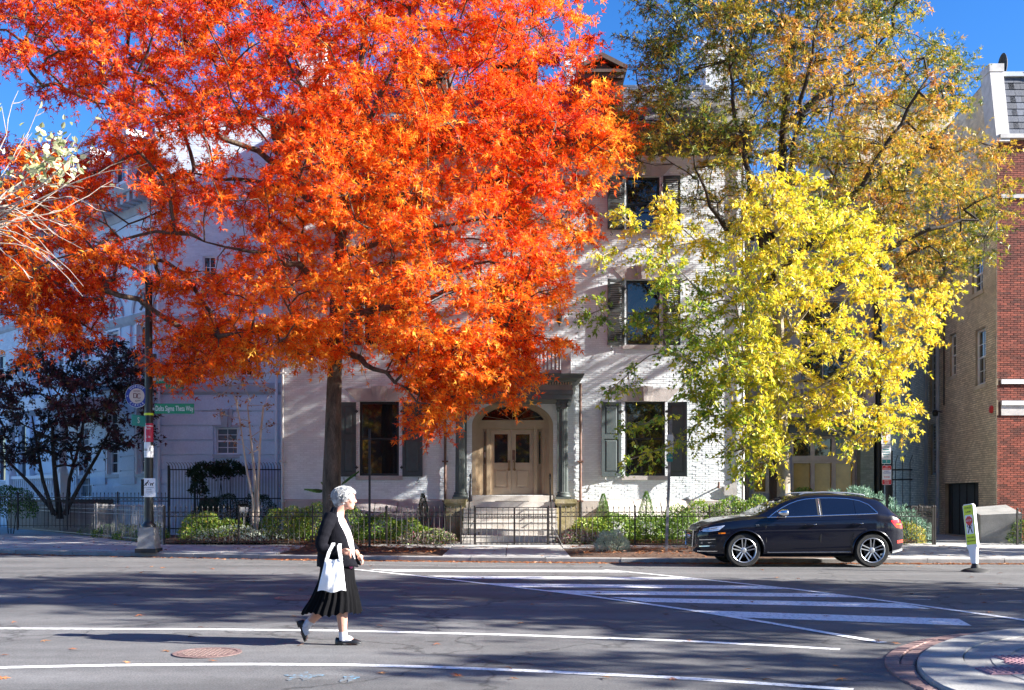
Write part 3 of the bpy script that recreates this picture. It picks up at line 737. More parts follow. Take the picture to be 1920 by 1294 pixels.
# roof: steep slate slope with slate courses
zr0, zr1 = ZT+.80, hz(929)+14.3; wy0, wy1 = .62, -2.0
def slope(t): return zr0+(zr1-zr0)*t, wy0+(wy1-wy0)*t
mb = MB(); mb.poly([fr(HL-.3, zr0, wy0-.02), fr(HR+.3, zr0, wy0-.02), fr(HR-.8, zr1, wy1-.02), fr(HL+.8, zr1, wy1-.02)])
mb.poly([fr(HL+.8, zr1, wy1-.02), fr(HR-.8, zr1, wy1-.02), fr(HR-.8, zr1+.6, -6), fr(HL+.8, zr1+.6, -6)]); mb.poly([fr(HL+.8, zr1+.6, -6), fr(HR-.8, zr1+.6, -6), fr(HR-.8, zr1, -10), fr(HL+.8, zr1, -10)])
mb.poly([fr(HR+.3, zr0, wy0), fr(HR+.3, zr0, -12), fr(HR-.8, zr1, -10), fr(HR-.8, zr1, wy1)]); mb.poly([fr(HL-.3, zr0, wy0), fr(HL-.3, zr0, -12), fr(HL+.8, zr1, -10), fr(HL+.8, zr1, wy1)])
roof = mb.build('roof', M['slate'], house)
P = []; ton = []; Qs = []
nrow = 16
for r in range(nrow):
    t0, t1 = r/nrow, (r+1.25)/nrow
    za, wa = slope(t0); zb, wb = slope(min(t1, 1)); ua, ub = HL-.3+1.1*t0, HR+.3-1.1*t0
    u = ua-(.11 if r % 2 else 0)
    while u < ub:
        a, b = max(u+.006, ua), min(u+.26, ub); u += .265
        if b-a < .05: continue
        j = random.uniform(0, .006); i = len(P)
        P += [tuple(fr(a, za, wa+.022+j)), tuple(fr(b, za, wa+.022+j)), tuple(fr(b, zb, wb+.004)), tuple(fr(a, zb, wb+.004)), tuple(fr(a, za-.008, wa+.008)), tuple(fr(b, za-.008, wa+.008))]
        Qs += [(i, i+1, i+2, i+3), (i+4, i+5, i+1, i)]; ton += [random.random()]*6
o = npmesh('slates', P, [Qs], M['slate'], roof, tone=ton); o['kind'] = 'stuff'
# pale parapet flashing right of the dormer
mb = MB(); mb.poly([fr(hx(1205), ZT+.82, .64), fr(HR+.3, ZT+.82, .64), fr(HR+.1, ZT+1.75, .18), fr(hx(1205), ZT+1.75, .18)])
mb.poly([fr(hx(1205), ZT+.82, .64), fr(hx(1205), ZT+1.75, .18), fr(hx(1205), ZT+.82, .2), fr(hx(1205), ZT+.8, .4)]); mb.build('roof_flashing', M['slate_grey'], house)
for uc in (hx(1128), hx(962), hx(796)):
    d = MB(); w2 = 46/SC*.88; z0 = ZT+.9; z1 = hz(140); z2 = hz(112); wf = .02
    d.fbox(fr, uc-w2, uc-w2*.62, z0, z1, -2.5, wf); d.fbox(fr, uc+w2*.62, uc+w2, z0, z1, -2.5, wf); d.fbox(fr, uc-w2*.62, uc+w2*.62, z1-.35, z1, -2.5, wf); d.fbox(fr, uc-w2*.62, uc+w2*.62, z0, z0+.35, -2.5, wf-.03)
    d.fbox(fr, uc-w2*1.0, uc+w2*1.0, z1-.16, z1-.002, wf, wf+.12)
    dm = d.build('dormer', M['dormer'], house)
    e = MB(); w3 = w2*1.12
    e.extr([fr(uc-w2*.95, z1, wf-.06), fr(uc+w2*.95, z1, wf-.06), fr(uc, z2-.02, wf-.06)], (0, .05, 0)); e.build('tympanum', M['dormer'], dm)
    e = MB(); e.fbox(fr, uc-w3, uc+w3, z1-.0, z1+.10, -2.5, wf+.2)
    for s in (-1, 1):
        e.hexa([fr(uc+s*w3, z1+.10, wf+.2), fr(uc, z2+.0, wf+.2), fr(uc, z2+0, -2.5), fr(uc+s*w3, z1+.10, -2.5), fr(uc+s*(w3+.05), z1+.22, wf+.2), fr(uc, z2+.16, wf+.2), fr(uc, z2+.16, -2.5), fr(uc+s*(w3+.05), z1+.22, -2.5)])
    e.build('pediment', M['dormer'], dm)
    dw = w2*.62
    f = MB()
    for s in (-1, 1): f.fbox(fr, uc+s*dw-.05, uc+s*dw+.05, z0+.35, z1-.35, -.1, -.03)
    zm = (z0+z1)/2; f.fbox(fr, uc-dw+.05, uc+dw-.05, zm-.03, zm+.03, -.1, -.04); f.build('window_frame', M['trim_lilac'], dm)
    p = MB(); p.poly([fr(uc-dw+.05, z0+.35, -.08), fr(uc+dw-.05, z0+.35, -.08), fr(uc+dw-.05, z1-.35, -.08), fr(uc-dw+.05, z1-.35, -.08)]); p.build('pane', M['glass_dark'], dm)
# chimneys
def chimney(x0, x1, y0, y1, z0, z1, cap=.12):
    c = MB(); c.box(x0, x1, y0, y1, z0, z1); c.box(x0-.06, x1+.06, y0-.06, y1+.06, z1-.35, z1-.2); c.box(x0-.09, x1+.09, y0-.09, y1+.09, z1-.08, z1+.06)
    ch = c.build('chimney', M['white_brick'], house)
    f = Fr((0, y0, 0), (1, 0, 0)); bricks(f, x0, x1, z0, z1-.36, [], 'chimney_bricks', M['white_brick'], ch, out=.009)
p = at(1323, 250, 35.5); q = at(1369, 82, 35.5); chimney(p.x, q.x, 35.5, 36.6, 12.5, q.z)
p = at(1369, 250, 35.7); q = at(1386, 198, 35.7); chimney(p.x+.03, q.x, 35.7, 36.5, 12.5, q.z)
p = at(1062, 250, 39.5); q = at(1096, 106, 39.5); chimney(p.x, q.x, 39.5, 40.5, 12.5, q.z)
p = at(560, 250, 35.5); q = at(606, 90, 35.5); chimney(p.x, q.x, 35.5, 36.6, 12.5, q.z)

# entrance: arched surround, doors, fanlight, sidelights
DW = .42; da, db = DOOR[0], DOOR[1]; dz0, dz1 = DOOR[2], DOOR[3]; um = (da+db)/2; rad = (db-da)/2; zs = dz1-rad*.60
def arch_pts(r, n=24, e=.60): return [(um-r*math.cos(math.pi*k/n), zs+r*e*math.sin(math.pi*k/n)) for k in range(n+1)]
ap = arch_pts(rad); mb = MB()    # spandrels in the square opening
for side in (0, 1):
    pts = ap[:13] if side == 0 else ap[12:]
    cor = (da, dz1) if side == 0 else (db, dz1)
    for a, b in zip(pts[:-1], pts[1:]):
        mb.poly([fr(a[0], a[1], .002), fr(b[0], b[1], .002), fr(cor[0], cor[1], .002)])
        mb.poly([fr(a[0], a[1], .002), fr(b[0], b[1], .002), fr(b[0], b[1], -.3), fr(a[0], a[1], -.3)])
mb.build('arch_spandrel', M['mortar_white'], house)
ent = MB()
def archring(r0, r1, w0, w1, mb):
    a, b = arch_pts(r0), arch_pts(r1)
    a = [(um-r0, dz0)]+a+[(um+r0, dz0)]; b = [(um-r1, dz0)]+b+[(um+r1, dz0)]
    for k in range(len(a)-1):
        mb.poly([fr(*a[k], w1), fr(*a[k+1], w1), fr(*b[k+1], w1), fr(*b[k], w1)]); mb.poly([fr(*b[k], w1), fr(*b[k+1], w1), fr(*b[k+1], w0), fr(*b[k], w0)]); mb.poly([fr(*a[k], w0), fr(*a[k+1], w0), fr(*a[k+1], w1), fr(*a[k], w1)])
archring(rad-.002, rad-.13, -.4, .012, ent); archring(rad-.13, rad-.19, -.4, -.06, ent); archring(rad-.19, rad-.25, -.42, -.13, ent)
tz = hz(797)
ent.fbox(fr, um-rad+.25, um+rad-.25, tz-.05, tz+.12, -.5, -.16); ent.fbox(fr, um-rad+.25, um+rad-.25, tz+.12, tz+.17, -.5, -.12); ent.fbox(fr, um-rad+.25, um+rad-.25, tz-.11, tz-.05, -.5, -.19)
entry = ent.build('entrance_surround', M['door_trim'], house)
fan = arch_pts(rad-.25); mb = MB(); mb.poly([fr(x, y, -.36) for x, y in fan]+[fr(um+rad-.25, tz+.15, -.36), fr(um-rad+.25, tz+.15, -.36)]); mb.build('fanlight', M['glass_dark'], entry)
mb = MB()
for k in range(1, 6):
    a = math.pi*k/6; mb.tube([fr(um, tz+.17, -.34), fr(um-(rad-.25)*math.cos(a), zs+(rad-.25)*.6*math.sin(a), -.34)], .012, 5)
mb.build('fanlight_bars', M['door_trim'], entry)
wd = -.36
dl, dm_, dr = hx(919), hx(959.5), hx(1001)
for a in (um-rad+.25, dl-.12, dr, um+rad-.35):
    mb = MB(); mb.fbox(fr, a, a+(.12 if a in (dl-.12, dr) else .10), dz0, tz-.11, wd-.1, wd+.12); mb.build('door_post', M['door_trim'], entry)
def door_leaf(a, b, knob):
    d = MB(); st = .13
    gz0, gz1 = hz(867), hz(813); pz0, pz1 = hz(914), hz(879); bz = dz0+.02; tzz = tz-.115
    d.fbox(fr, a, a+st, bz, tzz, wd-.05, wd); d.fbox(fr, b-st, b, bz, tzz, wd-.05, wd)
    for c, e in ((bz, pz0), (pz1, gz0), (gz1, tzz)): d.fbox(fr, a+st, b-st, c, e, wd-.05, wd-.002)
    lf = d.build('door', M['door_tan'], house)
    p = MB(); p.fbox(fr, a+st, b-st, pz0, pz1, wd-.045, wd-.03)
    p.hexa([fr(a+st+.03, pz0+.03, wd-.03), fr(b-st-.03, pz0+.03, wd-.03), fr(b-st-.03, pz1-.03, wd-.03), fr(a+st+.03, pz1-.03, wd-.03), fr(a+st+.07, pz0+.07, wd-.012), fr(b-st-.07, pz0+.07, wd-.012), fr(b-st-.07, pz1-.07, wd-.012), fr(a+st+.07, pz1-.07, wd-.012)])
    p.build('panel', M['door_tan'], lf)
    p = MB(); p.poly([fr(a+st, gz0, wd-.03), fr(b-st, gz0, wd-.03), fr(b-st, gz1, wd-.036), fr(a+st, gz1, wd-.036)]); p.build('pane', M['glass_dark'], lf)
    p = MB(); u = knob; p.tube([fr(u, hz(880), wd+.0), fr(u, hz(879), wd+.07), fr(u, hz(866), wd+.07), fr(u, hz(865), wd+.0)], .022, 8)
    for zz in (hz(880), hz(865)): p.lathe([(.045, 0), (.045, -.02)], fr(u, zz, wd), 10, 'y')
    p.build('handle', M['brass'], lf)
door_leaf(dl+.003, dm_-.004, dm_-.09); door_leaf(dm_+.004, dr-.003, dm_+.09)
mb = MB(); mb.fbox(fr, dm_+.02, dm_+.11, hz(862), hz(843), wd+.001, wd+.006); mb.build('lock_plate', M['rust_metal'], entry)
for a, b in ((um-rad+.35, dl-.12), (dr+.12, um+rad-.35)):
    s = MB(); pz = hz(872)
    s.fbox(fr, a, b, dz0, dz0+.14, wd-.05, wd); s.fbox(fr, a, b, pz-.1, pz+.05, wd-.05, wd); s.fbox(fr, a, a+.05, dz0+.14, tz-.11, wd-.05, wd-.002); s.fbox(fr, b-.05, b, dz0+.14, tz-.11, wd-.05, wd-.002); s.fbox(fr, a+.05, b-.05, tz-.19, tz-.11, wd-.05, wd-.004)
    s.fbox(fr, a+.05, b-.05, dz0+.14, pz-.1, wd-.05, wd-.03); s.fbox(fr, a+.09, b-.09, dz0+.18, pz-.14, wd-.03, wd-.012)
    sl = s.build('sidelight', M['door_trim'], entry)
    s = MB(); s.poly([fr(a+.05, pz+.05, wd-.03), fr(b-.05, pz+.05, wd-.03), fr(b-.05, tz-.19, wd-.034), fr(a+.05, tz-.19, wd-.034)]); s.build('pane', M['glass_dark'], sl)
    if a < um:
        for z0, z1, mm in ((hz(857), hz(847), 'sign_white'), (hz(843), hz(835), 'ink_teal')):
            s = MB(); s.fbox(fr, a+.09, b-.08, z0, z1, wd-.028, wd-.022); s.build('notice', M[mm], sl)

# porch: pedestals, columns, entablature, balcony
PY = 31.7; ps = F/PY
def qx(px): return (px-CX)/ps
def qz(py): return H+(HY-py)/ps
pf = Fr((0, PY, 0), (1, 0, 0))
porch_loc = (0, PY, 0)
for c in (853.5, 1061):
    u = qx(c); mb = MB()
    mb.fbox(pf, u-.29, u+.29, 0, qz(952), -1.58, 0); mb.fbox(pf, u-.27, u+.27, qz(952), qz(949), -1.57, -.02); mb.hexa([pf(u-.29, qz(949), .01), pf(u+.29, qz(949), .01), pf(u+.29, qz(949), -1.58), pf(u-.29, qz(949), -1.58), pf(u-.34, qz(944), .06), pf(u+.34, qz(944), .06), pf(u+.34, qz(944), -1.58), pf(u-.34, qz(944), -1.58)])
    mb.fbox(pf, u-.34, u+.34, qz(944), qz(936), -1.58, .06)
    mb.build('pedestal', M['stone_moss'], house)
zb_, zt_ = qz(936), qz(749)
def column(u, w, pil=False):
    mb = MB(); r = .155; c = pf(u, 0, w); n = 40
    prof = [(0, .0, 1), ]
    mb.fbox(pf, u-.24, u+.24, zb_, zb_+.07, w-.24, w+.24)
    mb.lathe([(.225, zb_+.07), (.235, zb_+.10), (.22, zb_+.13), (.19, zb_+.15), (.205, zb_+.18), (.19, zb_+.21), (.165, zb_+.23)], c, 20)
    col = mb.build('column', M['porch_dark'], house, smooth=50)
    sh = MB(); rs = []
    for k in range(9):
        t = k/8; z = zb_+.22+(zt_-.28-zb_-.22)*t; rr = r*(1-.16*t**1.6)
        rs.append([c+Vector((rr*(1-.10*(0.5+.5*math.cos(20*a)))*math.cos(a), rr*(1-.10*(0.5+.5*math.cos(20*a)))*math.sin(a), z)) for a in [2*math.pi*j/80 for j in range(80)]])
    sh.rings(rs); sh.build('shaft', M['porch_dark'], col, smooth=60)
    cp = MB(); cp.lathe([(.14, zt_-.28), (.16, zt_-.25), (.15, zt_-.22), (.18, zt_-.14)], c, 20)
    cp.fbox(pf, u-.20, u+.20, zt_-.07, zt_-.002, w-.2, w+.2); cp.fbox(pf, u-.16, u+.16, zt_-.16, zt_-.07, w-.15, w+.17)
    for s in (-1, 1):
        cp.lathe([(.085, -.17), (.085, .17)], pf(u+s*.155, zt_-.13, w), 14, 'y'); cp.lathe([(.05, -.20), (.05, .20)], pf(u+s*.155, zt_-.13, w), 10, 'y')
    cp.build('capital', M['porch_dark'], col)
for c in (862, 1057): column(qx(c), -.28)
for c in (868, 1052):  # pilasters against the wall
    u = hx(c); mb = MB(); mb.fbox(fr, u-.13, u+.13, zb_, zt_, .01, .10); mb.fbox(fr, u-.16, u+.16, zb_, zb_+.2, .012, .13); mb.fbox(fr, u-.16, u+.16, zt_-.2, zt_-.002, .012, .13); mb.build('pilaster', M['porch_dark'], house)
ea, eb = qx(846), qx(1073)
mb = MB(); mb.fbox(pf, ea, eb, zt_, zt_+.16, -1.59, 0); mb.fbox(pf, ea-.02, eb+.02, zt_+.16, zt_+.30, -1.59, .02)
ent_ = mb.build('entablature', M['porch_dark'], house)
mb = MB(); mb.fbox(pf, ea-.005, eb+.005, zt_+.30, zt_+.46, -1.59, .005); mb.build('frieze', M['porch_taupe'], ent_)
mb = MB(); n = 46
for k in range(n):
    u = ea+.03+(eb-ea-.06)*k/(n-1); mb.fbox(pf, u-.022, u+.022, zt_+.46, zt_+.54, -.02, .06)
o = mb.build('dentils', M['door_tan'], ent_); o['kind'] = 'stuff'
mb = MB(); z = zt_+.54
def ringbox(o0, o1, za, zb): mb.hexa([pf(ea-o0, za, o0), pf(eb+o0, za, o0), pf(eb+o0, za, -1.585), pf(ea-o0, za, -1.585), pf(ea-o1, zb, o1), pf(eb+o1, zb, o1), pf(eb+o1, zb, -1.585), pf(ea-o1, zb, -1.585)])
ringbox(.10, .16, z-.003, z+.06); ringbox(.16, .30, z+.06, z+.10); ringbox(.30, .34, z+.10, z+.2); ringbox(.36, .36, z+.2, z+.235)
mb.build('porch_cornice', M['porch_dark'], ent_)
zd = z+.235
# balcony over the porch
pa, pb = qx(868), qx(1062); bz0, bz1 = qz(697), qz(650)
for u in (pa, pb):
    mb = MB(); mb.fbox(pf, u-.15, u+.15, zd, bz1+.05, -.5, -.2); mb.fbox(pf, u-.18, u+.18, bz1+.05, bz1+.12, -.53, -.17); mb.build('balcony_pier', M['trim_lilac'], house)
mb = MB(); mb.fbox(pf, pa+.15, pb-.15, bz0, bz0+.10, -.42, -.30); mb.fbox(pf, pa+.15, pb-.15, bz1-.08, bz1, -.43, -.29); bal = mb.build('balcony_rail', M['trim_lilac'], house)
nb = 24
mb0 = MB(); mb0.box(-.028, .028, -.028, .028, 0, bz1-bz0-.18); bm_ = mb0.mesh('baluster'); bm_.materials.append(M['trim_lilac'])
for k in range(nb):
    o = link(bpy.data.objects.new('baluster', bm_), bal); o.location = pf(pa+.15+(pb-pa-.3)*(k+.5)/nb, bz0+.10, -.36)-rl(bal)
mb = MB()
for u0, u1 in ((pa, pa), (pb, pb)): mb.fbox(pf, u0-.05, u0+.05, bz1-.08, bz1, -1.58, -.5); mb.fbox(pf, u0-.05, u0+.05, bz0, bz0+.1, -1.58, -.5)
mb.build('balcony_side_rail', M['trim_lilac'], house)
# steps and landing
LZ = hz(929)-.2; ya = PY+.12
mb = MB(); mb.box(qx(873), qx(1041), ya, YF-.0, .02, LZ); mb.build('landing', M['stone_step'], house)
mb = MB(); mb.box(da+.02, db-.02, YF-.25, YF+.45, LZ+.001, dz0-.001); mb.build('threshold', M['stone_step'], house)
mb = MB(); mb.box(-.55, .55, YF-.62, YF-.28, LZ+.001, LZ+.02); mb.build('doormat', M['rubber'], house)
ns = 5
for k in range(ns):
    z1 = LZ-(k+1)*(LZ-.10)/(ns+1); z0 = z1-(LZ-.10)/(ns+1)
    mb = MB(); y1 = ya-k*.27-.003; mb.box(qx(870), qx(1043), y1-.27, y1+.4, z0, z1-.03); mb.box(qx(870)-.01, qx(1043)+.01, y1-.29, y1+.4, z1-.03, z1); mb.build('step', M['stone_step'], house)
for s, px in ((-1, 881), (1, 1032)):
    u = qx(px); mb = MB(); y1 = ya+.15; y2 = ya-1.15
    mb.tube([(u, y1, LZ), (u, y1, LZ+.78)], .022, 8); mb.lathe([(.02, .78), (.035, .80), (.03, .85), (.008, .90)], (u, y1, LZ), 8)
    mb.tube([(u, y1, LZ+.72), (u, y2, .82)], .018, 6); mb.tube([(u, y2, .06), (u, y2, .86)], .02, 6)
    mb.build('handrail', M['black_paint'], house)
# garden path from gate to steps
for k in range(2): slab([(qx(850)+.03, 29.82+k*.5, .09), (qx(1052)-.03, 29.82+k*.5, .09), (qx(1052)-.03, 30.30+k*.5, .09), (qx(850)+.03, 30.30+k*.5, .09)])
# downpipes
def downpipe(px, m, z1, r=.045, zb=.1):
    u = hx(px); mb = MB(); mb.tube([fr(u, zb, .09), fr(u, z1, .09)], r, 10)
    for z in (1.3, 2.6, 5.5, 8.5, 11.5):
        if z < z1: mb.fbox(fr, u-r-.05, u+r+.05, z, z+.05, .0, .14)
    return mb.build('downpipe', M[m], house, smooth=50)
for px, m, z1 in ((835, 'rust_metal', zd-.1), (1088, 'rust_metal', zd-.1), (531, 'white_metal', ZT+.3), (1392, 'white_metal', ZT+.3)): downpipe(px, m, z1)
for px in (835, 1088):
    u = hx(px); mb = MB(); mb.tube([fr(u, .1, .09), fr(u, 1.35, .09)], .056, 10); mb.build('downpipe_shoe', M['black_paint'], house, smooth=50)
# wall lantern, number plaque, hook, basement hatch covers
lz = hz(600); u = hx(1048); mb = MB(); mb.tube([fr(u, lz+.25, .02), fr(u, lz+.3, .12), fr(u, lz+.2, .18)], .015, 6); mb.lathe([(.03, lz+.2), (.12, lz+.12), (.10, lz+.10), (.075, lz-.12), (.03, lz-.16), (.012, lz-.24)], fr(u, 0, .18), 8); mb.build('wall_lantern', M['black_paint'], house)
u = hx(1041); mb = MB(); mb.fbox(fr, u-.17, u+.17, hz(568), hz(552), .012, .035); mb.build('number_plaque', M['trim_lilac'], house)
u = hx(1345); mb = MB(); mb.tube([fr(u, hz(914), .0), fr(u, hz(914), .24)], .028, 8); mb.tube([fr(u, hz(916), .24), fr(u, hz(904), .24)], .035, 8); mb.build('wall_spigot', M['rust_metal'], house)
mb = MB(); mb.hexa([fr(hx(1357), hz(929), .0), fr(hx(1380), hz(929), .0), fr(hx(1380), hz(929), .12), fr(hx(1357), hz(929), .1), fr(hx(1357), hz(912), .0), fr(hx(1380), hz(903), .0), fr(hx(1380), hz(903), .12), fr(hx(1357), hz(912), .1)]); mb.build('meter_box', M['white_metal'], house)
for a, b in ((662, 790), (1138, 1286)):
    n = 3; f2 = fr
    for k in range(n):
        ua = hx(a)+(hx(b)-hx(a))*k/n+.015; ub = hx(a)+(hx(b)-hx(a))*(k+1)/n-.015
        mb = MB(); mb.hexa([fr(ua, .75, .85), fr(ub, .75, .85), fr(ub, 1.28, .06), fr(ua, 1.28, .06), fr(ua, .79, .86), fr(ub, .79, .86), fr(ub, 1.32, .065), fr(ua, 1.32, .065)]); mb.build('hatch_panel', M['stone_step'] if a > 900 else M['stone_grey'], house)
    mb = MB(); mb.fbox(fr, hx(a), hx(b), 0, .76, .05, .82); mb.build('area_wall', M['mortar_white'], house)
# ------------------------------------------------------------------ right wing of the house (recessed bays)
YW = 36.0; sw_ = F/YW
def wx(px): return (px-CX)/sw_
def wz(py): return H+(HY-py)/sw_
wf = Fr((0, YW, 0), (1, 0, 0))
wing = thing('house_wing', 'recessed grey wing with taupe window bays and a balcony right of the white brick mansion', 'house', (wx(1500), YW, 0))
wl, wr = HR+.02, wx(1640); bays = [(wx(1412), wx(1468)), (wx(1485), wx(1604))]
o1 = [(a, b, wz(925), wz(818)) for a, b in bays]; o2 = [(wx(1425), wx(1475), wz(720), wz(560)), (wx(1500), wx(1590), wz(720), wz(560)), (wx(1430), wx(1480), wz(500), wz(385)), (wx(1520), wx(1570), wz(500), wz(385))]
mb = wall(wf, wl, wr, 0, wz(330), o1+o2, .3); mb.poly([wf(wr, 0), wf(wr, wz(330)), wf(wr, wz(330), -9), wf(wr, 0, -9)])
for o in o1+o2: mb.poly([wf(o[0], o[2], -.3), wf(o[1], o[2], -.3), wf(o[1], o[3], -.3), wf(o[0], o[3], -.3)])
mb.poly([wf(wl, wz(330)), wf(wr, wz(330)), wf(wr, wz(330), -9), wf(wl, wz(330), -9)])
mb.build('wall', M['grey_wall'], wing)
for o in o2: window(wf, *o, wing, frame='trim_lilac', sill='trim_lilac', fw=.07, muntin=(2, 1))
for bi, (a, b) in enumerate(bays):
    n = 3 if bi else 2; z0, z1 = wz(925), wz(818); zt2 = wz(861)
    for r, (c, d, pane) in enumerate(((z0, zt2-.06, 'amber_glass'), (zt2+.06, z1, 'glass_dark'))):
        for k in range(n):
            ua, ub = a+(b-a)*k/n, a+(b-a)*(k+1)/n
            f = MB(); f.fbox(wf, ua, ua+.07, c, d, -.2, -.06); f.fbox(wf, ub-.07, ub, c, d, -.2, -.06); f.fbox(wf, ua+.07, ub-.07, d-.08, d, -.2, -.06); f.fbox(wf, ua+.07, ub-.07, c, c+.06, -.2, -.06)
            w = f.build('window', M['bay_frame'], wing)
            p = MB(); p.poly([wf(ua+.07, c+.06, -.15), wf(ub-.07, c+.06, -.15), wf(ub-.07, d-.08, -.15), wf(ua+.07, d-.08, -.15)]); p.build('pane', M['curtain' if (r == 1 and k == 2) else pane], w)
    mb = MB(); mb.fbox(wf, a, b, zt2-.06, zt2+.06, -.2, -.03); mb.build('transom', M['bay_frame'], wing)
mb = MB(); mb.fbox(wf, wx(1478), wx(1622), wz(818)+.002, wz(800), -.1, .12); mb.fbox(wf, wx(1478), wx(1626), wz(800), wz(785), -.1, .3); mb.build('bay_cornice', M['porch_dark'], wing)
mb = MB(); mb.fbox(wf, wx(1607), wx(1632), 0, wz(822), .0, .35); pr = mb.build('pier', M['green_pier'], wing)
pfz = Fr((0, YW-.35, 0), (1, 0, 0)); bricks(pfz, wx(1607), wx(1632), .1, wz(822), [], 'pier_bricks', M['green_pier'], pr, out=.008, jit=.004)
mb = MB(); mb.fbox(wf, wx(1600), wx(1637), wz(822)+.001, wz(812), -.05, .45); mb.build('pier_cap', M['stone_grey'], wing)
# balcony
mb = MB(); b0, b1 = wx(1420), wx(1612); mb.fbox(wf, b0, b1, wz(785)+.001, wz(779), 0, .75); mb.build('balcony_floor', M['trim_lilac'], wing)
mb = MB(); mb.fbox(wf, b0, b1, wz(733), wz(727), .55, .68); mb.fbox(wf, b0, b1, wz(774), wz(770), .57, .66); rail = mb.build('balcony_rail', M['trim_lilac'], wing)
mb0 = MB(); mb0.box(-.022, .022, -.022, .022, 0, wz(733)-wz(770)); me = mb0.mesh('baluster'); me.materials.append(M['trim_lilac'])
for k in range(26):
    o = link(bpy.data.objects.new('baluster', me), rail); o.location = wf(b0+(b1-b0)*(k+.5)/26, wz(770), .615)-rl(rail)
mb = MB(); mb.fbox(wf, wx(1610), wx(1627), wz(778), wz(722), .5, .75); mb.build('balcony_pier', M['trim_lilac'], wing)
mb = MB(); mb.tube([wf(wx(1398), 0, .1), wf(wx(1398), wz(420), .1)], .10, 10); mb.build('downpipe', M['porch_taupe'], wing, smooth=50)
mb = MB(); mb.tube([wf(wx(1644), 0, .1), wf(wx(1644), wz(400), .1)], .13, 10); mb.build('corner_pipe', M['black_paint'], wing, smooth=50)

# ------------------------------------------------------------------ right neighbour: red brick front, long tan side wall
YR = 31.8; X0 = (1868-CX)*YR/F
rb = thing('corner_building', 'tall building with red brick front and long tan painted brick side wall on the alley', 'building', (X0, YR, 0))
rf = Fr((X0, YR, 0), (1, 0, 0)); sr = F/YR
def rz(py): return H+(HY-py)/sr
RT = rz(262)
rops = [(1.3, 2.5, rz(560), rz(400)), (1.3, 2.5, rz(880), rz(730)), (4.2, 5.4, rz(560), rz(400)), (4.2, 5.4, rz(880), rz(730))]
mb = wall(rf, .06, 7.5, 0, RT, rops, .3)
for o in rops: mb.poly([rf(o[0], o[2], -.3), rf(o[1], o[2], -.3), rf(o[1], o[3], -.3), rf(o[0], o[3], -.3)])
mb.build('front_wall', M['red_mortar'], rb)
for o in rops: window(rf, *o, rb, frame='pale_trim', sill='pale_trim', muntin=(2, 2))
bands = [(0, 7.5, rz(720), rz(712)), (0, 7.5, rz(779), rz(752)), (0, 7.5, rz(372), rz(365))]
bricks(rf, .02, 7.5, .1, RT, rops+bands, 'red_brickwork', M['red_brick'], rb, singles=(.1, 1.25, rz(1000), rz(780)), out=.007, jit=.003)
for z0, z1, w, m in ((rz(720), rz(712), .06, 'pale_trim'), (rz(760), rz(752), .09, 'pale_trim'), (rz(779), rz(760), .04, 'white_metal'), (rz(372), rz(365), .05, 'white_metal')):
    mb = MB(); mb.fbox(rf, .14, 7.5, z0+.001, z1, -.02, w); mb.build('stone_band', M[m], rb)
# mansard with slates and white end parapet
RT2 = rz(133); wsl = -.45
mb = MB(); mb.fbox(rf, .05, 7.5, RT, RT+.13, -.3, .18); mb.build('eaves_gutter', M['white_metal'], rb)
mb = MB(); mb.poly([rf(.3, RT+.13, .0), rf(7.5, RT+.13, .0), rf(7.5, RT2, wsl), rf(.3, RT2, wsl)]); mb.poly([rf(.5, RT2, wsl), rf(7.5, RT2, wsl), rf(7.5, RT2, -14), rf(.5, RT2, -14)]); mans = mb.build('mansard_roof', M['slate'], rb)
nr = 9
slm = []
for q in range(4):
    mb = MB(); mb.hexa([(0, 0, 0), (.36, 0, 0), (.36, 0, .30), (0, 0, .30), (0, -.03, 0), (.36, -.03, 0), (.36, -.006, .30), (0, -.006, .30)]); me = mb.mesh('slate'); a = me.attributes.new('tone', 'FLOAT', 'POINT'); a.data.foreach_set('value', [q/3]*8); me.materials.append(M['slate']); slm.append(me)
tl = math.atan2(-wsl, RT2-RT-.13)
for r in range(nr):
    for k in range(19):
        u = .37+k*.367-(.18 if r % 2 else 0)
        if u < .32: u = .37
        t = r/nr; o = link(bpy.data.objects.new('slate', slm[random.randrange(4)]), mans)
        o.location = rf(u, RT+.13+(RT2-RT-.13)*t, wsl*t+.004)-rl(mans); o.rotation_euler = (-tl, 0, 0)
mb = MB(); mb.hexa([rf(-.06, RT-.1, .16), rf(.36, RT-.1, .16), rf(.36, RT-.1, -.5), rf(-.06, RT-.1, -.5), rf(-.06, RT2+.1, wsl+.16), rf(.36, RT2+.1, wsl+.16), rf(.36, RT2+.1, wsl-.5), rf(-.06, RT2+.1, wsl-.5)])
mb.fbox(rf, -.08, .38, RT2+.1, RT2+.35, wsl-.5, wsl+.18); mb.build('parapet_end', M['white_metal'], rb)
mb = MB(); mb.fbox(rf, .38, 7.5, RT2-.02, RT2+.12, wsl-.3, wsl+.12); mb.build('roof_coping', M['cornice_grey'], rb)
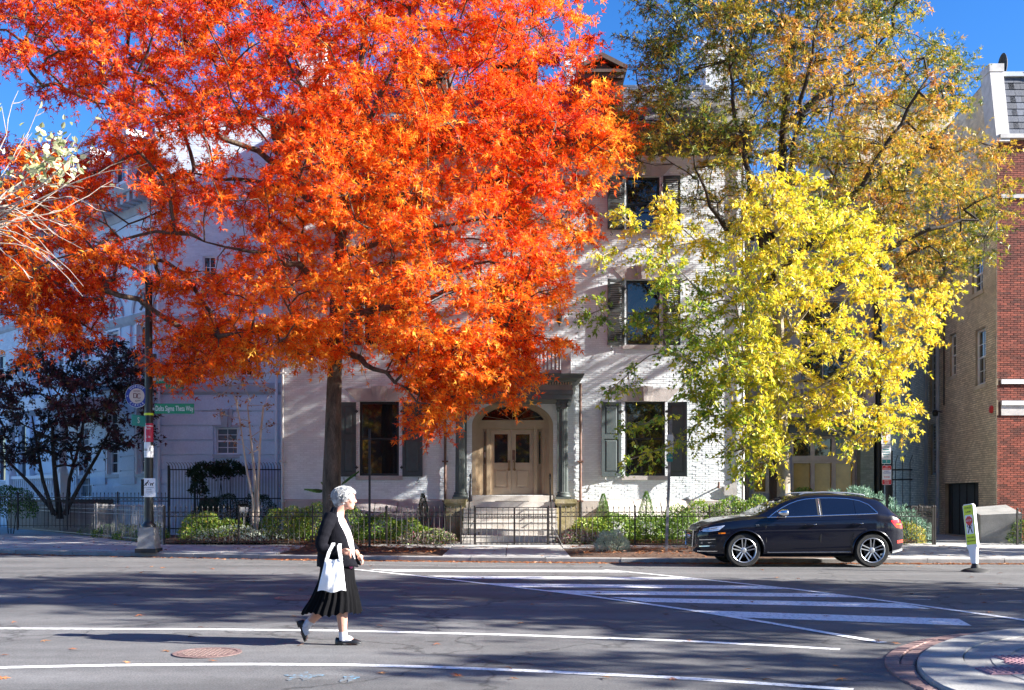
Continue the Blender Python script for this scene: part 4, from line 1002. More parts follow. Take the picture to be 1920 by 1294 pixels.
# tan side wall, running back and slightly to the right
ud = Vector((.126, 1, 0)).normalized(); tf = Fr((X0, YR, 0), -ud, (-ud.y, ud.x, 0))   # u negative runs back
L_ = 22.0
def tw(px):  # wall parameter (metres back) seen at this pixel column
    k = (px-CX)/F; return (X0-k*YR)/(k*ud.y-ud.x)
def tz(px, py): Y = YR+tw(px)*ud.y; return H+(HY-py)*Y/F
def tb(p0, p1, y0, y1): m = (p0+p1)/2; return (-tw(p0), -tw(p1), tz(m, y1), tz(m, y0))
tops = [tb(1829, 1848, 617, 722), tb(1781, 1793, 627, 705), tb(1744, 1758, 560, 770), tb(1745, 1760, 795, 890), tb(1772, 1835, 905, 1004), tb(1823, 1843, 480, 548), tb(1697, 1707, 655, 735), tb(1783, 1792, 490, 545), tb(1700, 1708, 480, 560)]
tt = RT2+.1
mb = wall(tf, -L_, 0, 0, RT, tops, .22); mb.poly([tf(0, RT), tf(-L_, RT), tf(-L_, tt), tf(wsl*.94, tt)])
for o in tops: mb.poly([tf(o[0], o[2], -.22), tf(o[1], o[2], -.22), tf(o[1], o[3], -.22), tf(o[0], o[3], -.22)])
mb.poly([tf(wsl, tt), tf(-L_, tt), tf(-L_, tt, -6), tf(wsl, tt, -6)]); mb.poly([tf(-L_, 0), tf(-L_, tt), tf(-L_, tt, -8), tf(-L_, 0, -8)])
mb.build('side_wall', M['tan_mortar'], rb)
bricks(tf, -L_, -.02, .08, tt, tops, 'tan_brickwork', M['tan_brick'], rb, ch=.0715, bl=.22, gap=.014, out=.006, jit=.004, inside=lambda u, v: u > -17 and (v < RT or u < wsl*(v-RT)/(RT2-RT)-.12))
for i, o in enumerate(tops):
    if i in (2, 3):
        w = window(tf, *o, rb, frame='cornice_grey', rec=.1, fw=.06, muntin=(3, 8), name='stair_window')
    elif i == 4:
        mb = MB(); n = 9
        for k in range(n): a = o[0]+(o[1]-o[0])*k/n; b = o[0]+(o[1]-o[0])*(k+1)/n; mb.fbox(tf, a+.01, b-.01, o[2], o[3]-.02, -.2, -.12-.02*(k % 2))
        mb.build('cellar_gate', M['rubber'], rb)
    else:
        w = window(tf, *o, rb, frame='pale_trim', rec=.1, fw=.07, muntin=(2, 2), sill='tan_brick', sillw=.05)
mb = MB()
for px, z1 in ((1763, tt-2), (1741, tt-3)):
    u = -tw(px); mb.tube([tf(u, .1, .1), tf(u, z1, .1)], .07, 8)
mb.build('downpipe', M['cornice_grey'], rb, smooth=50)
u = -tw(1875); mb = MB(); mb.lathe([(.13, 0), (.16, .03), (.13, .10), (.04, .13)], (X0+.05, YR-.02, rz(766)), 14, 'x', 1, 1); 
mb = MB(); c = tf(-.35, rz(766), .0); mb.lathe([(.12, 0), (.13, -.03), (.11, -.07), (.04, -.09)], (c.x, c.y, c.z), 14, 'x'); mb.build('alarm_bell', M['sign_red'], rb, smooth=50)
c = tf(-tw(1772), tz(1772, 773), .1); mb = MB(); mb.tube([c, c+Vector((-.25, -.05, .05))], .02, 6); mb.lathe([(.06, 0), (.11, -.10), (.09, -.22), (.02, -.24)], c+Vector((-.28, -.05, .08)), 10); mb.build('wall_lamp', M['black_paint'], rb)
mb = MB(); mb.tube([tf(-tw(1772), tz(1772, 760), .04), tf(-tw(1772), tz(1772, 500), .04)], .025, 6); mb.build('conduit', M['iron'], rb)
# roof dish and vent
c = at(1880, 124, YR+2.2); mb = MB(); mb.tube([(c.x, c.y, RT2), (c.x, c.y, c.z)], .05, 8); mb.lathe([(.02, .12), (.13, .105), (.26, .045), (.33, 0), (.34, -.015), (.26, .03), (.13, .08), (.02, .095)], c, 20, 'x', 1, 1.25)
top(mb, 'satellite_dish', M['rubber'], 'dark satellite dish on the slate roof at the upper right', 'satellite dish', smooth=50, base=(c.x, c.y, RT2))
mb = MB(); mb.box(c.x+.3, c.x+1.6, YR+1.6, YR+2.6, RT2, RT2+.35); mb.lathe([(.25, 0), (.28, .3), (.2, .5), (.05, .55)], (c.x-.25, c.y+.2, RT2), 12)
top(mb, 'roof_vent', M['rubber'], 'dark roof vent box beside the satellite dish', 'roof vent', base=(c.x+.9, YR+2.1, RT2))
# rear buildings closing the alley
Yb = 60.0; sb = F/Yb
bf = Fr((0, Yb, 0), (1, 0, 0))
bx = lambda px: (px-CX)/sb
bz = lambda py: H+(HY-py)/sb
back = thing('rear_building', 'sunlit beige brick building behind the green and orange oak at the back', 'building', (bx(1700), Yb, 0))
bo = [(bx(1642), bx(1656), bz(350), bz(290)), (bx(1672), bx(1684), bz(480), bz(420)), (bx(1705), bx(1717), bz(480), bz(420)), (bx(1672), bx(1684), bz(340), bz(280)), (bx(1705), bx(1717), bz(340), bz(280))]
mb = wall(bf, bx(1610), bx(1790), 0, bz(195), bo, .25)
for o in bo: mb.poly([bf(o[0], o[2], -.25), bf(o[1], o[2], -.25), bf(o[1], o[3], -.25), bf(o[0], o[3], -.25)])
mb.poly([bf(bx(1610), 0), bf(bx(1610), bz(195)), bf(bx(1610), bz(195), -10), bf(bx(1610), 0, -10)]); mb.poly([bf(bx(1610), bz(195)), bf(bx(1790), bz(195)), bf(bx(1790), bz(195), -10), bf(bx(1610), bz(195), -10)])
mb.build('wall', M['tan_mortar'], back)
bricks(bf, bx(1610), bx(1790), 13, bz(195), bo, 'beige_brickwork', M['tan_brick'], back, out=.01)
for o in bo: window(bf, *o, back, frame='pale_trim', rec=.12)
mb = MB(); mb.fbox(bf, bx(1605), bx(1795), bz(195), bz(183), -.5, .3); mb.build('coping', M['dormer'], back)

# ------------------------------------------------------------------ left neighbour: pale corner house, side wall facing us, front running back-left
YL = 38.0; XL = (290-CX)*YL/F; sl_ = F/YL
lb = thing('corner_house', 'pale blue-white stucco house in shade with cornice and tall windows at left', 'house', (XL, YL, 0))
sf = Fr((XL, YL, 0), (1, 0, 0))
lz = lambda py: H+(HY-py)/sl_
lu = lambda px: (px-290)/sl_
LT = lz(352); LG = lz(215)
so_ = [(lu(405), lu(446), lz(852), lz(802)), (lu(448), lu(474), lz(705), lz(640)), (lu(380), lu(405), lz(560), lz(480))]
mb = wall(sf, 0, 9.5, 0, LG, so_, .22)
for o in so_: mb.poly([sf(o[0], o[2], -.22), sf(o[1], o[2], -.22), sf(o[1], o[3], -.22), sf(o[0], o[3], -.22)])
fd = Vector((-.718, .696, 0)).normalized(); ff = Fr((XL, YL, 0), -fd, (-.696, -.718, 0))   # u negative runs back-left
FWd = 11.3
fw_ = [(.87, 1.02), (3.45, 1.02), (6.1, 1.02), (8.7, 1.02)]
fops = []
for u, w in fw_:
    for z0, z1 in ((2.35, 4.85), (6.35, 8.05), (9.7, 11.1)): fops.append((-u-w/2, -u+w/2, z0, z1))
fops.append((-6.9, -5.4, 1.4, 4.4))
wall(ff, -FWd, 0, 0, LT, fops, .2, mb)
for o in fops: mb.poly([ff(o[0], o[2], -.2), ff(o[1], o[2], -.2), ff(o[1], o[3], -.2), ff(o[0], o[3], -.2)])
mb.poly([ff(0, LT), ff(-FWd, LT), ff(-FWd, LT, -8), ff(0, LT, -8)]); mb.poly([sf(0, LG), sf(9.5, LG), sf(9.5, LG, -8), sf(0, LG, -1)])
mb.poly([sf(0, LT), sf(0, LG), sf(0, LG, -3), sf(0, LT, -3)])
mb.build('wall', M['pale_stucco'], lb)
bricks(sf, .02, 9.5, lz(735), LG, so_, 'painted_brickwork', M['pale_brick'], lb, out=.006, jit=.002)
# rusticated base courses, as separate blocks
nc = 9; zc1 = lz(742); 
for k in range(nc):
    z0, z1 = .3+(zc1-.3)*k/nc, .3+(zc1-.3)*(k+1)/nc-.06
    segs = [(0.03, 9.5)]; o = so_[0]
    if z1 > o[2]-.1 and z0 < o[3]+.05: segs = [(.03, o[0]-.09), (o[1]+.09, 9.5)]
    for a, b in segs:
        mb = MB(); mb.fbox(sf, a, b, z0, z1, -.01, .08); mb.build('stone_course', M['pale_stucco'], lb)
    fs = [(-FWd, -.03)]
    ns_ = []
    for o in sorted(fops):
        if z1 > o[2]-.1 and z0 < o[3]+.1:
            s = fs.pop(); fs += [(s[0], o[0]-.12), (o[1]+.12, s[1])]
    for a, b in fs:
        if b > a: mb = MB(); mb.fbox(ff, a, b, z0, z1, -.01, .08); mb.build('stone_course', M['pale_stucco'], lb)
mb = MB(); moulding(sf, -.02, 9.5, [(lz(740), .05), (lz(740)+.1, .12), (lz(722), .12), (lz(718), .03)], mb); moulding(sf, 0, 3.2, [(lz(602), .03), (lz(602)+.08, .10), (lz(593), .10)], mb); mb.build('string_course', M['cornice_grey'], lb)
mb = MB(); moulding(ff, -FWd, .04, [(8.10, .03), (8.22, .12), (8.42, .20), (8.5, .05)], mb); moulding(ff, -FWd, .04, [(5.35, .03), (5.5, .12), (5.7, .12), (5.75, .02)], mb); mb.build('string_course', M['cornice_grey'], lb)
for o in so_: window(sf, *o, lb, frame='pale_trim', sill='cornice_grey', muntin=(2, 2), rec=.1, pane='blind' if o is so_[0] else 'glass_dark')
lintel(sf, so_[0][0], so_[0][1], so_[0][3]+.01, lb, 'cornice_grey', .6, .45, .07)
for o in fops:
    window(ff, *o, lb, frame='pale_trim', sill='cornice_grey' if o[2] > 2 else None, muntin=(2, 3), rec=.15, fw=.08, pane=random.choice(['glass_dark', 'glass_dark', 'blind']))
    mb = MB(); mb.fbox(ff, o[0]-.14, o[0]-.004, o[2], o[3]+.12, -.01, .05); mb.fbox(ff, o[1]+.004, o[1]+.14, o[2], o[3]+.12, -.01, .05); mb.fbox(ff, o[0]-.004, o[1]+.004, o[3]+.002, o[3]+.12, -.01, .048); mb.build('window_surround', M['pale_trim'], lb)
# blind arches with wreaths over the second floor windows
for u, w in fw_:
    mb = MB(); n = 16; r0, r1 = .78, .92
    for k in range(n):
        a0_, a1_ = math.pi*k/n, math.pi*(k+1)/n
        q = [(r0*math.cos(a0_), r0*math.sin(a0_)), (r0*math.cos(a1_), r0*math.sin(a1_)), (r1*math.cos(a1_), r1*math.sin(a1_)), (r1*math.cos(a0_), r1*math.sin(a0_))]
        mb.hexa([ff(-u+x, 8.55+z, -.01) for x, z in q]+[ff(-u+x, 8.55+z, .07) for x, z in q])
    mb.build('arch_moulding', M['cornice_grey'], lb)
    mb = MB(); n = 12
    mb.tube([ff(-u+.17*math.cos(2*math.pi*k/n), 8.98+.22*math.sin(2*math.pi*k/n), .05) for k in range(n+1)], .045, 6)
    for s in (-1, 1): mb.hexa([ff(-u+s*.05, 8.75, .0), ff(-u+s*.3, 8.62, .0), ff(-u+s*.22, 8.58, .0), ff(-u+s*.02, 8.7, .0), ff(-u+s*.05, 8.75, .06), ff(-u+s*.3, 8.62, .05), ff(-u+s*.22, 8.58, .05), ff(-u+s*.02, 8.7, .06)])
    mb.build('wreath', M['slate_grey'], lb, smooth=50)
for u in (2.2, 4.8, 7.4, 10.0):   # pilasters
    mb = MB(); mb.fbox(ff, -u-.35, -u+.35, 5.76, 8.09, -.01, .09); mb.build('pilaster', M['pale_stucco'], lb)
mb = MB(); moulding(ff, -FWd-.2, .2, [(LT-.75, .05), (LT-.6, .12), (LT-.5, .18), (LT-.2, .2), (LT-.15, .75), (LT+.05, .85), (LT+.15, .85)], mb); mb.build('cornice', M['cornice_grey'], lb); mb = MB(); moulding(sf, -.25, .9, [(LT-.75, .05), (LT-.6, .12), (LT-.5, .18), (LT-.2, .2), (LT-.15, .6), (LT+.05, .66), (LT+.15, .66)], mb); mb.build('cornice', M['cornice_grey'], lb)
for k in range(22):
    u = -.25-k*.52; mb = MB(); mb.fbox(ff, u-.12, u+.12, LT-.5, LT-.16, .1, .68); mb.build('modillion', M['cornice_grey'], lb)
# mansard with a dormer
mb = MB(); mb.poly([ff(.1, LT+.15, .3), ff(-FWd, LT+.15, .3), ff(-FWd, LT+3.1, -1.1), ff(.1, LT+3.1, -1.1)]); mb.poly([ff(.1, LT+3.1, -1.1), ff(-FWd, LT+3.1, -1.1), ff(-FWd, LT+3.3, -6), ff(.1, LT+3.3, -6)]); mb.build('roof', M['slate'], lb)
for u in (2.4, 5.6, 8.8):
    mb = MB(); mb.fbox(ff, -u-.75, -u-.45, LT+.5, LT+2.3, -1.5, .25); mb.fbox(ff, -u+.45, -u+.75, LT+.5, LT+2.3, -1.5, .25); mb.fbox(ff, -u-.9, -u+.9, LT+2.3, LT+2.55, -1.6, .4); mb.fbox(ff, -u-.45, -u+.45, LT+.5, LT+.7, -1.5, .2)
    d = mb.build('dormer', M['pale_trim'], lb); p = MB(); p.poly([ff(-u-.45, LT+.7, .1), ff(-u+.45, LT+.7, .1), ff(-u+.45, LT+2.3, .1), ff(-u-.45, LT+2.3, .1)]); p.build('pane', M['glass_dark'], d)
# small balcony on the second floor, porch with balustrade
mb = MB(); mb.fbox(ff, -4.6, -.1, 5.76, 5.9, .0, .8); mb.build('balcony_floor', M['cornice_grey'], lb)
mb = MB(); mb.fbox(ff, -4.6, -.1, 6.75, 6.80, .72, .77); mb.fbox(ff, -4.6, -.1, 5.98, 6.02, .73, .76); mb.fbox(ff, -.14, -.1, 5.98, 6.8, .0, .77)
for k in range(38): u = -4.55+k*.118; mb.tube([ff(u, 5.9, .745), ff(u, 6.76, .745)], .011, 4)
o = mb.build('balcony_railing', M['iron_pale'], lb)
pz0, pz1 = 1.35, 2.3
mb = MB(); mb.fbox(ff, -8.6, -3.3, 0, pz0, .06, 2.2); mb.build('porch_base', M['dormer'], lb)
mb = MB(); mb.fbox(ff, -8.6, -3.4, pz1-.12, pz1, 1.95, 2.15); mb.fbox(ff, -8.6, -3.4, pz0, pz0+.1, 1.95, 2.15); bl = mb.build('balustrade', M['pale_trim'], lb)
mb = MB(); h = pz1-pz0-.22; mb.lathe([(.06, 0), (.06, .04), (.035, .06), (.075, .3*h), (.03, .75*h), (.03, .85*h), (.055, .94*h), (.055, h)], (0, 0, 0), 8); me = mb.mesh('baluster', smooth=50); me.materials.append(M['pale_trim'])
for k in range(24):
    o = link(bpy.data.objects.new('baluster', me), bl); o.location = ff(-8.5+k*.216, pz0+.1, 2.05)-rl(bl)
for u in (-8.6, -3.35):
    mb = MB(); mb.fbox(ff, u-.2, u+.2, pz0, pz1+.08, 1.9, 2.22); mb.lathe([(.19, pz1+.08), (.19, pz1+.2), (.16, pz1+.25), (.14, 4.7), (.2, 4.8), (.2, 4.9)], ff(u, 0, 2.06), 14); mb.build('porch_column', M['pale_trim'], lb, smooth=50)
mb = MB(); mb.fbox(ff, -8.9, -3.0, 4.9, 5.34, .02, 2.3); mb.build('porch_entablature', M['pale_trim'], lb)
for px in (300, 520):
    mb = MB(); mb.tube([sf(lu(px), .1, .16), sf(lu(px), LT-.8, .16)], .06, 10); mb.build('downpipe', M['pale_trim'], lb, smooth=50)
# house beyond it to the left
E = XL-.718*FWd, YL+.696*FWd
ef = Fr((E[0], E[1], 0), -fd, (-.696, -.718, 0))
nb_ = thing('row_house', 'shaded pale grey-green brick house at the far left edge', 'house', (E[0], E[1], 0))
eo = []
for u in (1.6, 4.4, 7.2):
    for z0, z1 in ((2.2, 4.8), (7.0, 8.3), (10.2, 12.4)): eo.append((-u-.6, -u+.6, z0, z1))
mb = wall(ef, -10, -.02, 0, 16.5, eo, .25)
for o in eo: mb.poly([ef(o[0], o[2], -.25), ef(o[1], o[2], -.25), ef(o[1], o[3], -.25), ef(o[0], o[3], -.25)])
mb.poly([ef(-.02, 0), ef(-.02, 16.5), ef(-.02, 16.5, -8), ef(-.02, 0, -8)])
mb.build('wall', M['pale_brick'], nb_)
bricks(ef, -4.5, -.03, .3, 16.5, eo, 'painted_brickwork', M['pale_brick'], nb_, out=.006, jit=.003)
for o in eo: window(ef, *o, nb_, frame='pale_trim', sill='cornice_grey', pane='glass_dark')
mb = MB(); moulding(ef, -10, 0, [(15.6, .05), (15.8, .2), (16.3, .5), (16.5, .5)], mb); mb.build('cornice', M['cornice_grey'], nb_); mb = MB(); moulding(ef, -10, 0, [(9.3, .03), (9.4, .1), (9.6, .1)], mb); mb.build('string_course', M['cornice_grey'], nb_)
mb = MB(); mb.fbox(ef, -.45, -.03, 0, 15.59, .0, .3); mb.build('party_pier', M['pale_stucco'], nb_)
# ------------------------------------------------------------------ iron fences
def picket_mesh(h, r, m, finial=True):
    mb = MB(); mb.tube([(0, 0, .04), (0, 0, h-.06)], r, 4, True)
    if finial: mb.lathe([(r, h-.06), (r*2.2, h-.035), (.001, h+.03)], (0, 0, 0), 4)
    me = mb.mesh('picket'); me.materials.append(m); return me
def fence(name, label, a, b, h, spacing, mat, group, z0=.06, r=.0085, rings=True, post_every=14, loc=None, cat='fence', ends=True, closepair=False):
    a, b = Vector(a), Vector(b); d = b-a; Ln = d.length; t = d/Ln
    root = thing(name, label, cat, a+Vector((0, 0, z0)), group)
    loc = a; n = max(2, round(Ln/spacing)); nn = Vector((t.y, -t.x, 0)); f = Fr(a+Vector((0, 0, z0)), t, nn)
    mb = MB()
    for z in (.11, h-.16, h-.29): mb.fbox(f, 0, Ln, z-.011, z+.011, -.006, .006)
    mb.build('rail', M[mat], root)
    pm_ = picket_mesh(h, r, M[mat])
    for k in range(n+1):
        o = link(bpy.data.objects.new('picket', pm_), root); o.location = t*(Ln*k/n)
        if k % post_every == 0 or k == n:
            pass
    npst = max(2, round(Ln/(spacing*post_every))+1)
    pmb = MB(); pmb.box(-.022, .022, -.022, .022, -.05, h-.02); pmb.lathe([(.03, h-.02), (.034, h+.01), (.002, h+.05)], (0, 0, 0), 8); pme = pmb.mesh('post'); pme.materials.append(M[mat])
    for k in range(npst):
        o = link(bpy.data.objects.new('post', pme), root); o.location = t*(Ln*k/(npst-1))+nn*.02
    if rings:
        mb = MB(); c = .052
        for k in range(n):
            u = Ln*(k+.5)/n; mb.tube([f(u+c*math.cos(2*math.pi*j/10), h-.225+c*math.sin(2*math.pi*j/10), 0) for j in range(11)], .006, 4, False)
        o = mb.build('ring_row', M[mat], root); o['kind'] = 'stuff'
    return root
FY = 29.75
fence('iron_fence', 'black iron fence with rings along the bed left of the entrance gate', (-10.2, FY, 0), (-1.50, FY, 0), 1.12, .157, 'iron', 'iron garden fences')
fence('iron_fence', 'black iron fence with rings right of the gate, partly behind the parked car', (1.42, FY, 0), (12.35, FY, 0), 1.12, .157, 'iron', 'iron garden fences')
fence('iron_fence', 'short black iron fence running back along the alley beside the weeping cedar', (12.4, FY, 0), (12.9, 33.3, 0), 1.12, .15, 'iron', 'iron garden fences')
fence('iron_fence', 'close-set grey iron fence going back along the left pavement behind the lamp post', (-10.3, FY+.05, 0), (-20.5, FY+.05+10.2*1.21, 0), 1.15, .135, 'iron_pale', 'iron garden fences', rings=False, r=.012)
fence('iron_fence', 'iron fence at the right edge in front of the red brick building', (14.75, 29.6, 0), (18.5, 29.6, 0), 1.05, .13, 'iron', 'iron garden fences', rings=False)
fence('iron_fence', 'dark inner iron fence with finials in front of the pale corner house', (-21, 36.0, 0), (-11.7, 34.6, 0), 1.25, .14, 'iron', 'iron garden fences', z0=.35, rings=True)
# gate
gate = thing('entrance_gate', 'double black iron gate in front of the stone entrance steps', 'gate', (0, FY, .06))
gx0, gx1 = -1.44, 1.36; gh = 1.10
gf = Fr((0, FY, .06), (1, 0, 0))
for a, b in ((-1.07, .06), (.08, 1.04)):
    mb = MB()
    for z in (.06, gh-.32, gh-.20, gh-.005): mb.fbox(gf, a, b, z-.012, z+.012, -.007, .007)
    for u in (a, b): mb.fbox(gf, u-.016, u+.016, .0, gh, -.016, .016)
    lf = mb.build('gate_leaf', M['iron'], gate)
    n = 7; mb = MB(); mb.tube([(0, 0, .05), (0, 0, gh)], .009, 4); me = mb.mesh('picket'); me.materials.append(M['iron'])
    for k in range(1, n): o = link(bpy.data.objects.new('picket', me), lf); o.location = (a+(b-a)*k/n, 0, 0)
    mb = MB()
    for k in range(2*n): 
        u = a+(b-a)*(k+.5)/(2*n); mb.tube([gf(u+.05*math.cos(2*math.pi*j/10), gh-.26+.05*math.sin(2*math.pi*j/10), 0) for j in range(11)], .006, 4, False)
    o = mb.build('ring_row', M['iron'], lf); o['kind'] = 'stuff'
for s, xg in ((-1, -1.07), (1, 1.04)):
    mb = MB(); mb.fbox(gf, xg+s*.03-.025, xg+s*.03+.025, -.05, gh+.05, -.025, .025); mb.build('gate_post', M['iron'], gate)
    mb = MB(); mb.tube([gf(xg+s*.03, .75, 0), gf(xg+s*.42, .02, .05)], .010, 5); mb.build('brace', M['iron'], gate)
    mb = MB(); e = gx0 if s < 0 else gx1
    for z in (.11, gh-.17, gh-.30): mb.fbox(gf, min(xg+s*.05, e), max(xg+s*.05, e), z-.011, z+.011, -.006, .006)
    for k in range(1, 4): u = xg+s*(.05+.1*k); mb.tube([gf(u, .04, 0), gf(u, gh, 0)], .0085, 4)
    mb.build('side_panel', M['iron'], gate)
mb = MB(); mb.fbox(gf, -1.0, -.95, .30, .38, .02, .05); mb.build('latch', M['iron'], gate)
# security cage in front of the side wall of the corner house
cage = thing('security_fence', 'tall black barred fence with outward curved tips against the pale side wall', 'fence', (-12.5, 36.9, .1))
cf = Fr((-12.5, 36.9, .1), (1, 0, 0)); mb = MB()
for z in (.2, 1.3, 2.35): mb.fbox(cf, 0, 5.0, z-.02, z+.02, -.012, .012)
for u in (0, .95, 5.0): mb.fbox(cf, u-.035, u+.035, 0, 2.5, -.03, .03)
mb.build('frame', M['iron'], cage)
mb = MB(); mb.tube([(0, 0, .05), (0, 0, 2.3), (0, -.05, 2.45), (0, -.2, 2.56), (0, -.38, 2.60)], .011, 4); me = mb.mesh('bar'); me.materials.append(M['iron'])
for k in range(46): o = link(bpy.data.objects.new('bar', me), cage); o.location = (.05+k*.109, 0, 0)
mb = MB(); mb.fbox(cf, 1.1, 1.75, .1, 1.3, -.2, -.1); mb.build('cage_door', M['dormer'], cage)
# tall black gate posts at the alley
ag = thing('alley_gate', 'tall black iron alley gate behind the parking sign pole', 'gate', (12.3, 36.2, .1)); af = Fr((12.3, 36.2, .1), (1, 0, 0))
mb = MB(); mb.fbox(af, .85, .97, 0, 3.0, -.06, .06); mb.fbox(af, 1.1, 1.28, 0, 3.0, -.06, .06); mb.build('gate_post', M['black_paint'], ag)
mb = MB(); mb.fbox(af, 0, 2.0, 1.95, 2.0, -.02, .02); mb.fbox(af, 0, 2.0, 2.3, 2.35, -.02, .02)
for k in range(8): u = .1+k*.26; mb.tube([af(u, .1, 0), af(u, 2.6, 0), af(u+.05, 2.85, .1)], .014, 4)
mb.build('gate_bars', M['black_paint'], ag)
# concrete cellar entrance block by the alley
wb = at(1835, 1005, 30.9); mb = MB(); X_, Y_ = 14.15, 30.6
mb.hexa([(X_, Y_, .05), (X_+1.15, Y_-.2, .05), (X_+1.25, Y_+1.0, .05), (X_, Y_+1.0, .05), (X_, Y_, .92), (X_+1.15, Y_-.2, .98), (X_+1.25, Y_+1.0, 1.22), (X_, Y_+1.0, 1.12)])
top(mb, 'cellar_bulkhead', M['kerb_light'], 'pale concrete cellar bulkhead between alley and right iron fence', 'bulkhead', base=(X_, Y_, .05))

# ------------------------------------------------------------------ lettering
def text(body, size, m, parent, loc, rot, name='lettering', ext=.002, sx=1.0, space=1.0, align='CENTER'):
    cu = bpy.data.curves.new(name, 'FONT'); cu.body = body; cu.size = size; cu.align_x = align; cu.align_y = 'CENTER'; cu.extrude = ext; cu.space_character = space; cu.resolution_u = 3
    o = bpy.data.objects.new(name, cu); me = bpy.data.meshes.new_from_object(o); bpy.data.objects.remove(o); bpy.data.curves.remove(cu)
    me.materials.clear(); me.materials.append(m)
    o = link(bpy.data.objects.new(name, me), parent); o.location = loc; o.rotation_euler = rot; o.scale = (sx, 1, 1)
    return o
UP = (R(90), 0, 0)
def plate(u0, u1, z0, z1, y, t, m, name, parent, r=.0, nn=4):
    """flat sign plate in local coords, facing -y, with rounded corners"""
    mb = MB(); pts = []
    for cx_, cz_, a in ((u1-r, z1-r, 0), (u0+r, z1-r, 90), (u0+r, z0+r, 180), (u1-r, z0+r, 270)):
        if r == 0: pts.append((cx_, y, cz_)); continue
        for k in range(nn+1): q = R(a+90*k/nn); pts.append((cx_+r*math.cos(q), y, cz_+r*math.sin(q)))
    mb.extr(pts, (0, t, 0)); return mb.build(name, m, parent, local=True)
def disc(cx_, cz_, r0, r1, y, t, m, name, parent, n=40):
    mb = MB()
    if r0 == 0: mb.lathe([(r1, y), (r1, y+t)], (cx_, 0, cz_), n, 'y')
    else: mb.lathe([(r0, y), (r1, y), (r1, y+t), (r0, y+t)], (cx_, 0, cz_), n, 'y'); mb.f = [f for f in mb.f if len(f) == 4]
    return mb.build(name, m, parent, local=True, smooth=40)
# ------------------------------------------------------------------ street lamp post with signs
PL = 26.6; pb_ = at(279, 1032, PL); pz = walk_z(PL); sp = F/PL
post = thing('lamp_post', 'tall black lamp post on a grey tapered base covered with stickers', 'lamp post', (pb_.x, PL, pz))
mb = MB(); mb.lathe([(.30, 0), (.30, .09), (.27, .10)], (0, 0, 0), 4); 
def sq(h0, w): return [(-w, -w, h0), (w, -w, h0), (w, w, h0), (-w, w, h0)]
mb = MB(); mb.rings([sq(0, .265), sq(.085, .262), sq(.09, .235), sq(.30, .215), sq(.60, .19), sq(.63, .175)]); mb.build('pedestal', M['pole_base'], post, local=True)
mb = MB(); mb.box(-.268, .268, -.268, .268, -.03, .078); mb.build('pedestal_plinth', M['rubber'], post, local=True)
mb = MB(); mb.lathe([(.19, .63), (.19, .68), (.13, .75), (.115, .80), (.115, .9)], (0, 0, 0), 16)
mb.lathe([(.115, .9), (.112, 2.3), (.10, 4.2), (.088, 7.0), (.10, 7.05), (.10, 7.12), (.03, 7.25)], (0, 0, 0), 16); mb.build('shaft', M['black_paint'], post, local=True, smooth=50)
Lz = lambda py: (H+(HY-py)/sp)-pz
Lx = lambda px: (px-281.5)/sp
mb = MB(); mb.lathe([(.12, Lz(779)), (.12, Lz(775))], (0, 0, 0), 16); mb.build('band_clamp', M['sign_lime'], post, local=True)
mb = MB(); mb.box(.08, .19, -.08, .05, Lz(672), Lz(664)); mb.box(-.16, -.08, -.05, .05, Lz(672), Lz(669)); mb.build('bracket', M['black_paint'], post, local=True)
# stickers wrapped round the shaft
def wrap(z0, z1, a0, a1, r, m, name):
    mb = MB(); n = 10
    lo = [(r*math.sin(a0+(a1-a0)*k/n), -r*math.cos(a0+(a1-a0)*k/n)) for k in range(n+1)]
    for k in range(n):
        a, b = lo[k], lo[k+1]; mb.poly([(a[0], a[1], z0), (b[0], b[1], z0), (b[0], b[1], z1), (a[0], a[1], z1)])
    return mb.build(name, M[m], post, local=True)
wrap(Lz(829), Lz(794), R(-85), R(95), .117, 'sign_crimson', 'poster'); wrap(Lz(800), Lz(798.5), R(-85), R(95), .1185, 'sign_white', 'poster_stripe'); wrap(Lz(829), Lz(794), R(-28), R(-18), .1186, 'sign_white', 'poster_stripe')
wrap(Lz(858), Lz(829.5), R(-90), R(40), .117, 'sign_white', 'flyer'); wrap(Lz(858), Lz(836), R(45), R(95), .117, 'sign_white', 'flyer')
text('isa', .11, M['ink_black'], post, (-.045, -.121, Lz(843)), UP); text('E', .12, M['ink_black'], post, (.075, -.100, Lz(843)), (R(90), 0, R(40)))
text('Ann', .085, M['sign_white'], post, (.02, -.1215, Lz(804)), UP); text('C 7E', .07, M['sign_white'], post, (.02, -.1215, Lz(820)), UP)
for k in range(3): text('-------', .035, M['ink_black'], post, (-.04, -.121, Lz(849.5+k*2.4)), UP, 'print_line')
# round neighbourhood sign
ds = thing('round_sign', 'round blue and tan DUPONT CIRCLE sign fixed left of the lamp post', 'sign', (pb_.x+Lx(261), PL-.05, pz+Lz(743)))
rs_ = 21/sp*1.0
disc(0, 0, 0, rs_*1.03, -.02, .02, M['sign_white'], 'backing', ds); disc(0, 0, rs_*.68, rs_, -.026, .005, M['sign_blue'], 'blue_ring', ds); disc(0, 0, 0, rs_*.68, -.025, .004, M['sign_tan'], 'centre', ds)
def ring_text(s, r, a_mid, size, flip):
    n = len(s); st = size*.92/r
    for k, ch in enumerate(s):
        if flip: a = a_mid+(k-(n-1)/2)*st; text(ch, size, M['sign_white'], ds, (r*math.cos(a), -.029, r*math.sin(a)), (R(90), -(a+math.pi/2), 0))
        else: a = a_mid-(k-(n-1)/2)*st; text(ch, size, M['sign_white'], ds, (r*math.cos(a), -.029, r*math.sin(a)), (R(90), -(a-math.pi/2), 0))
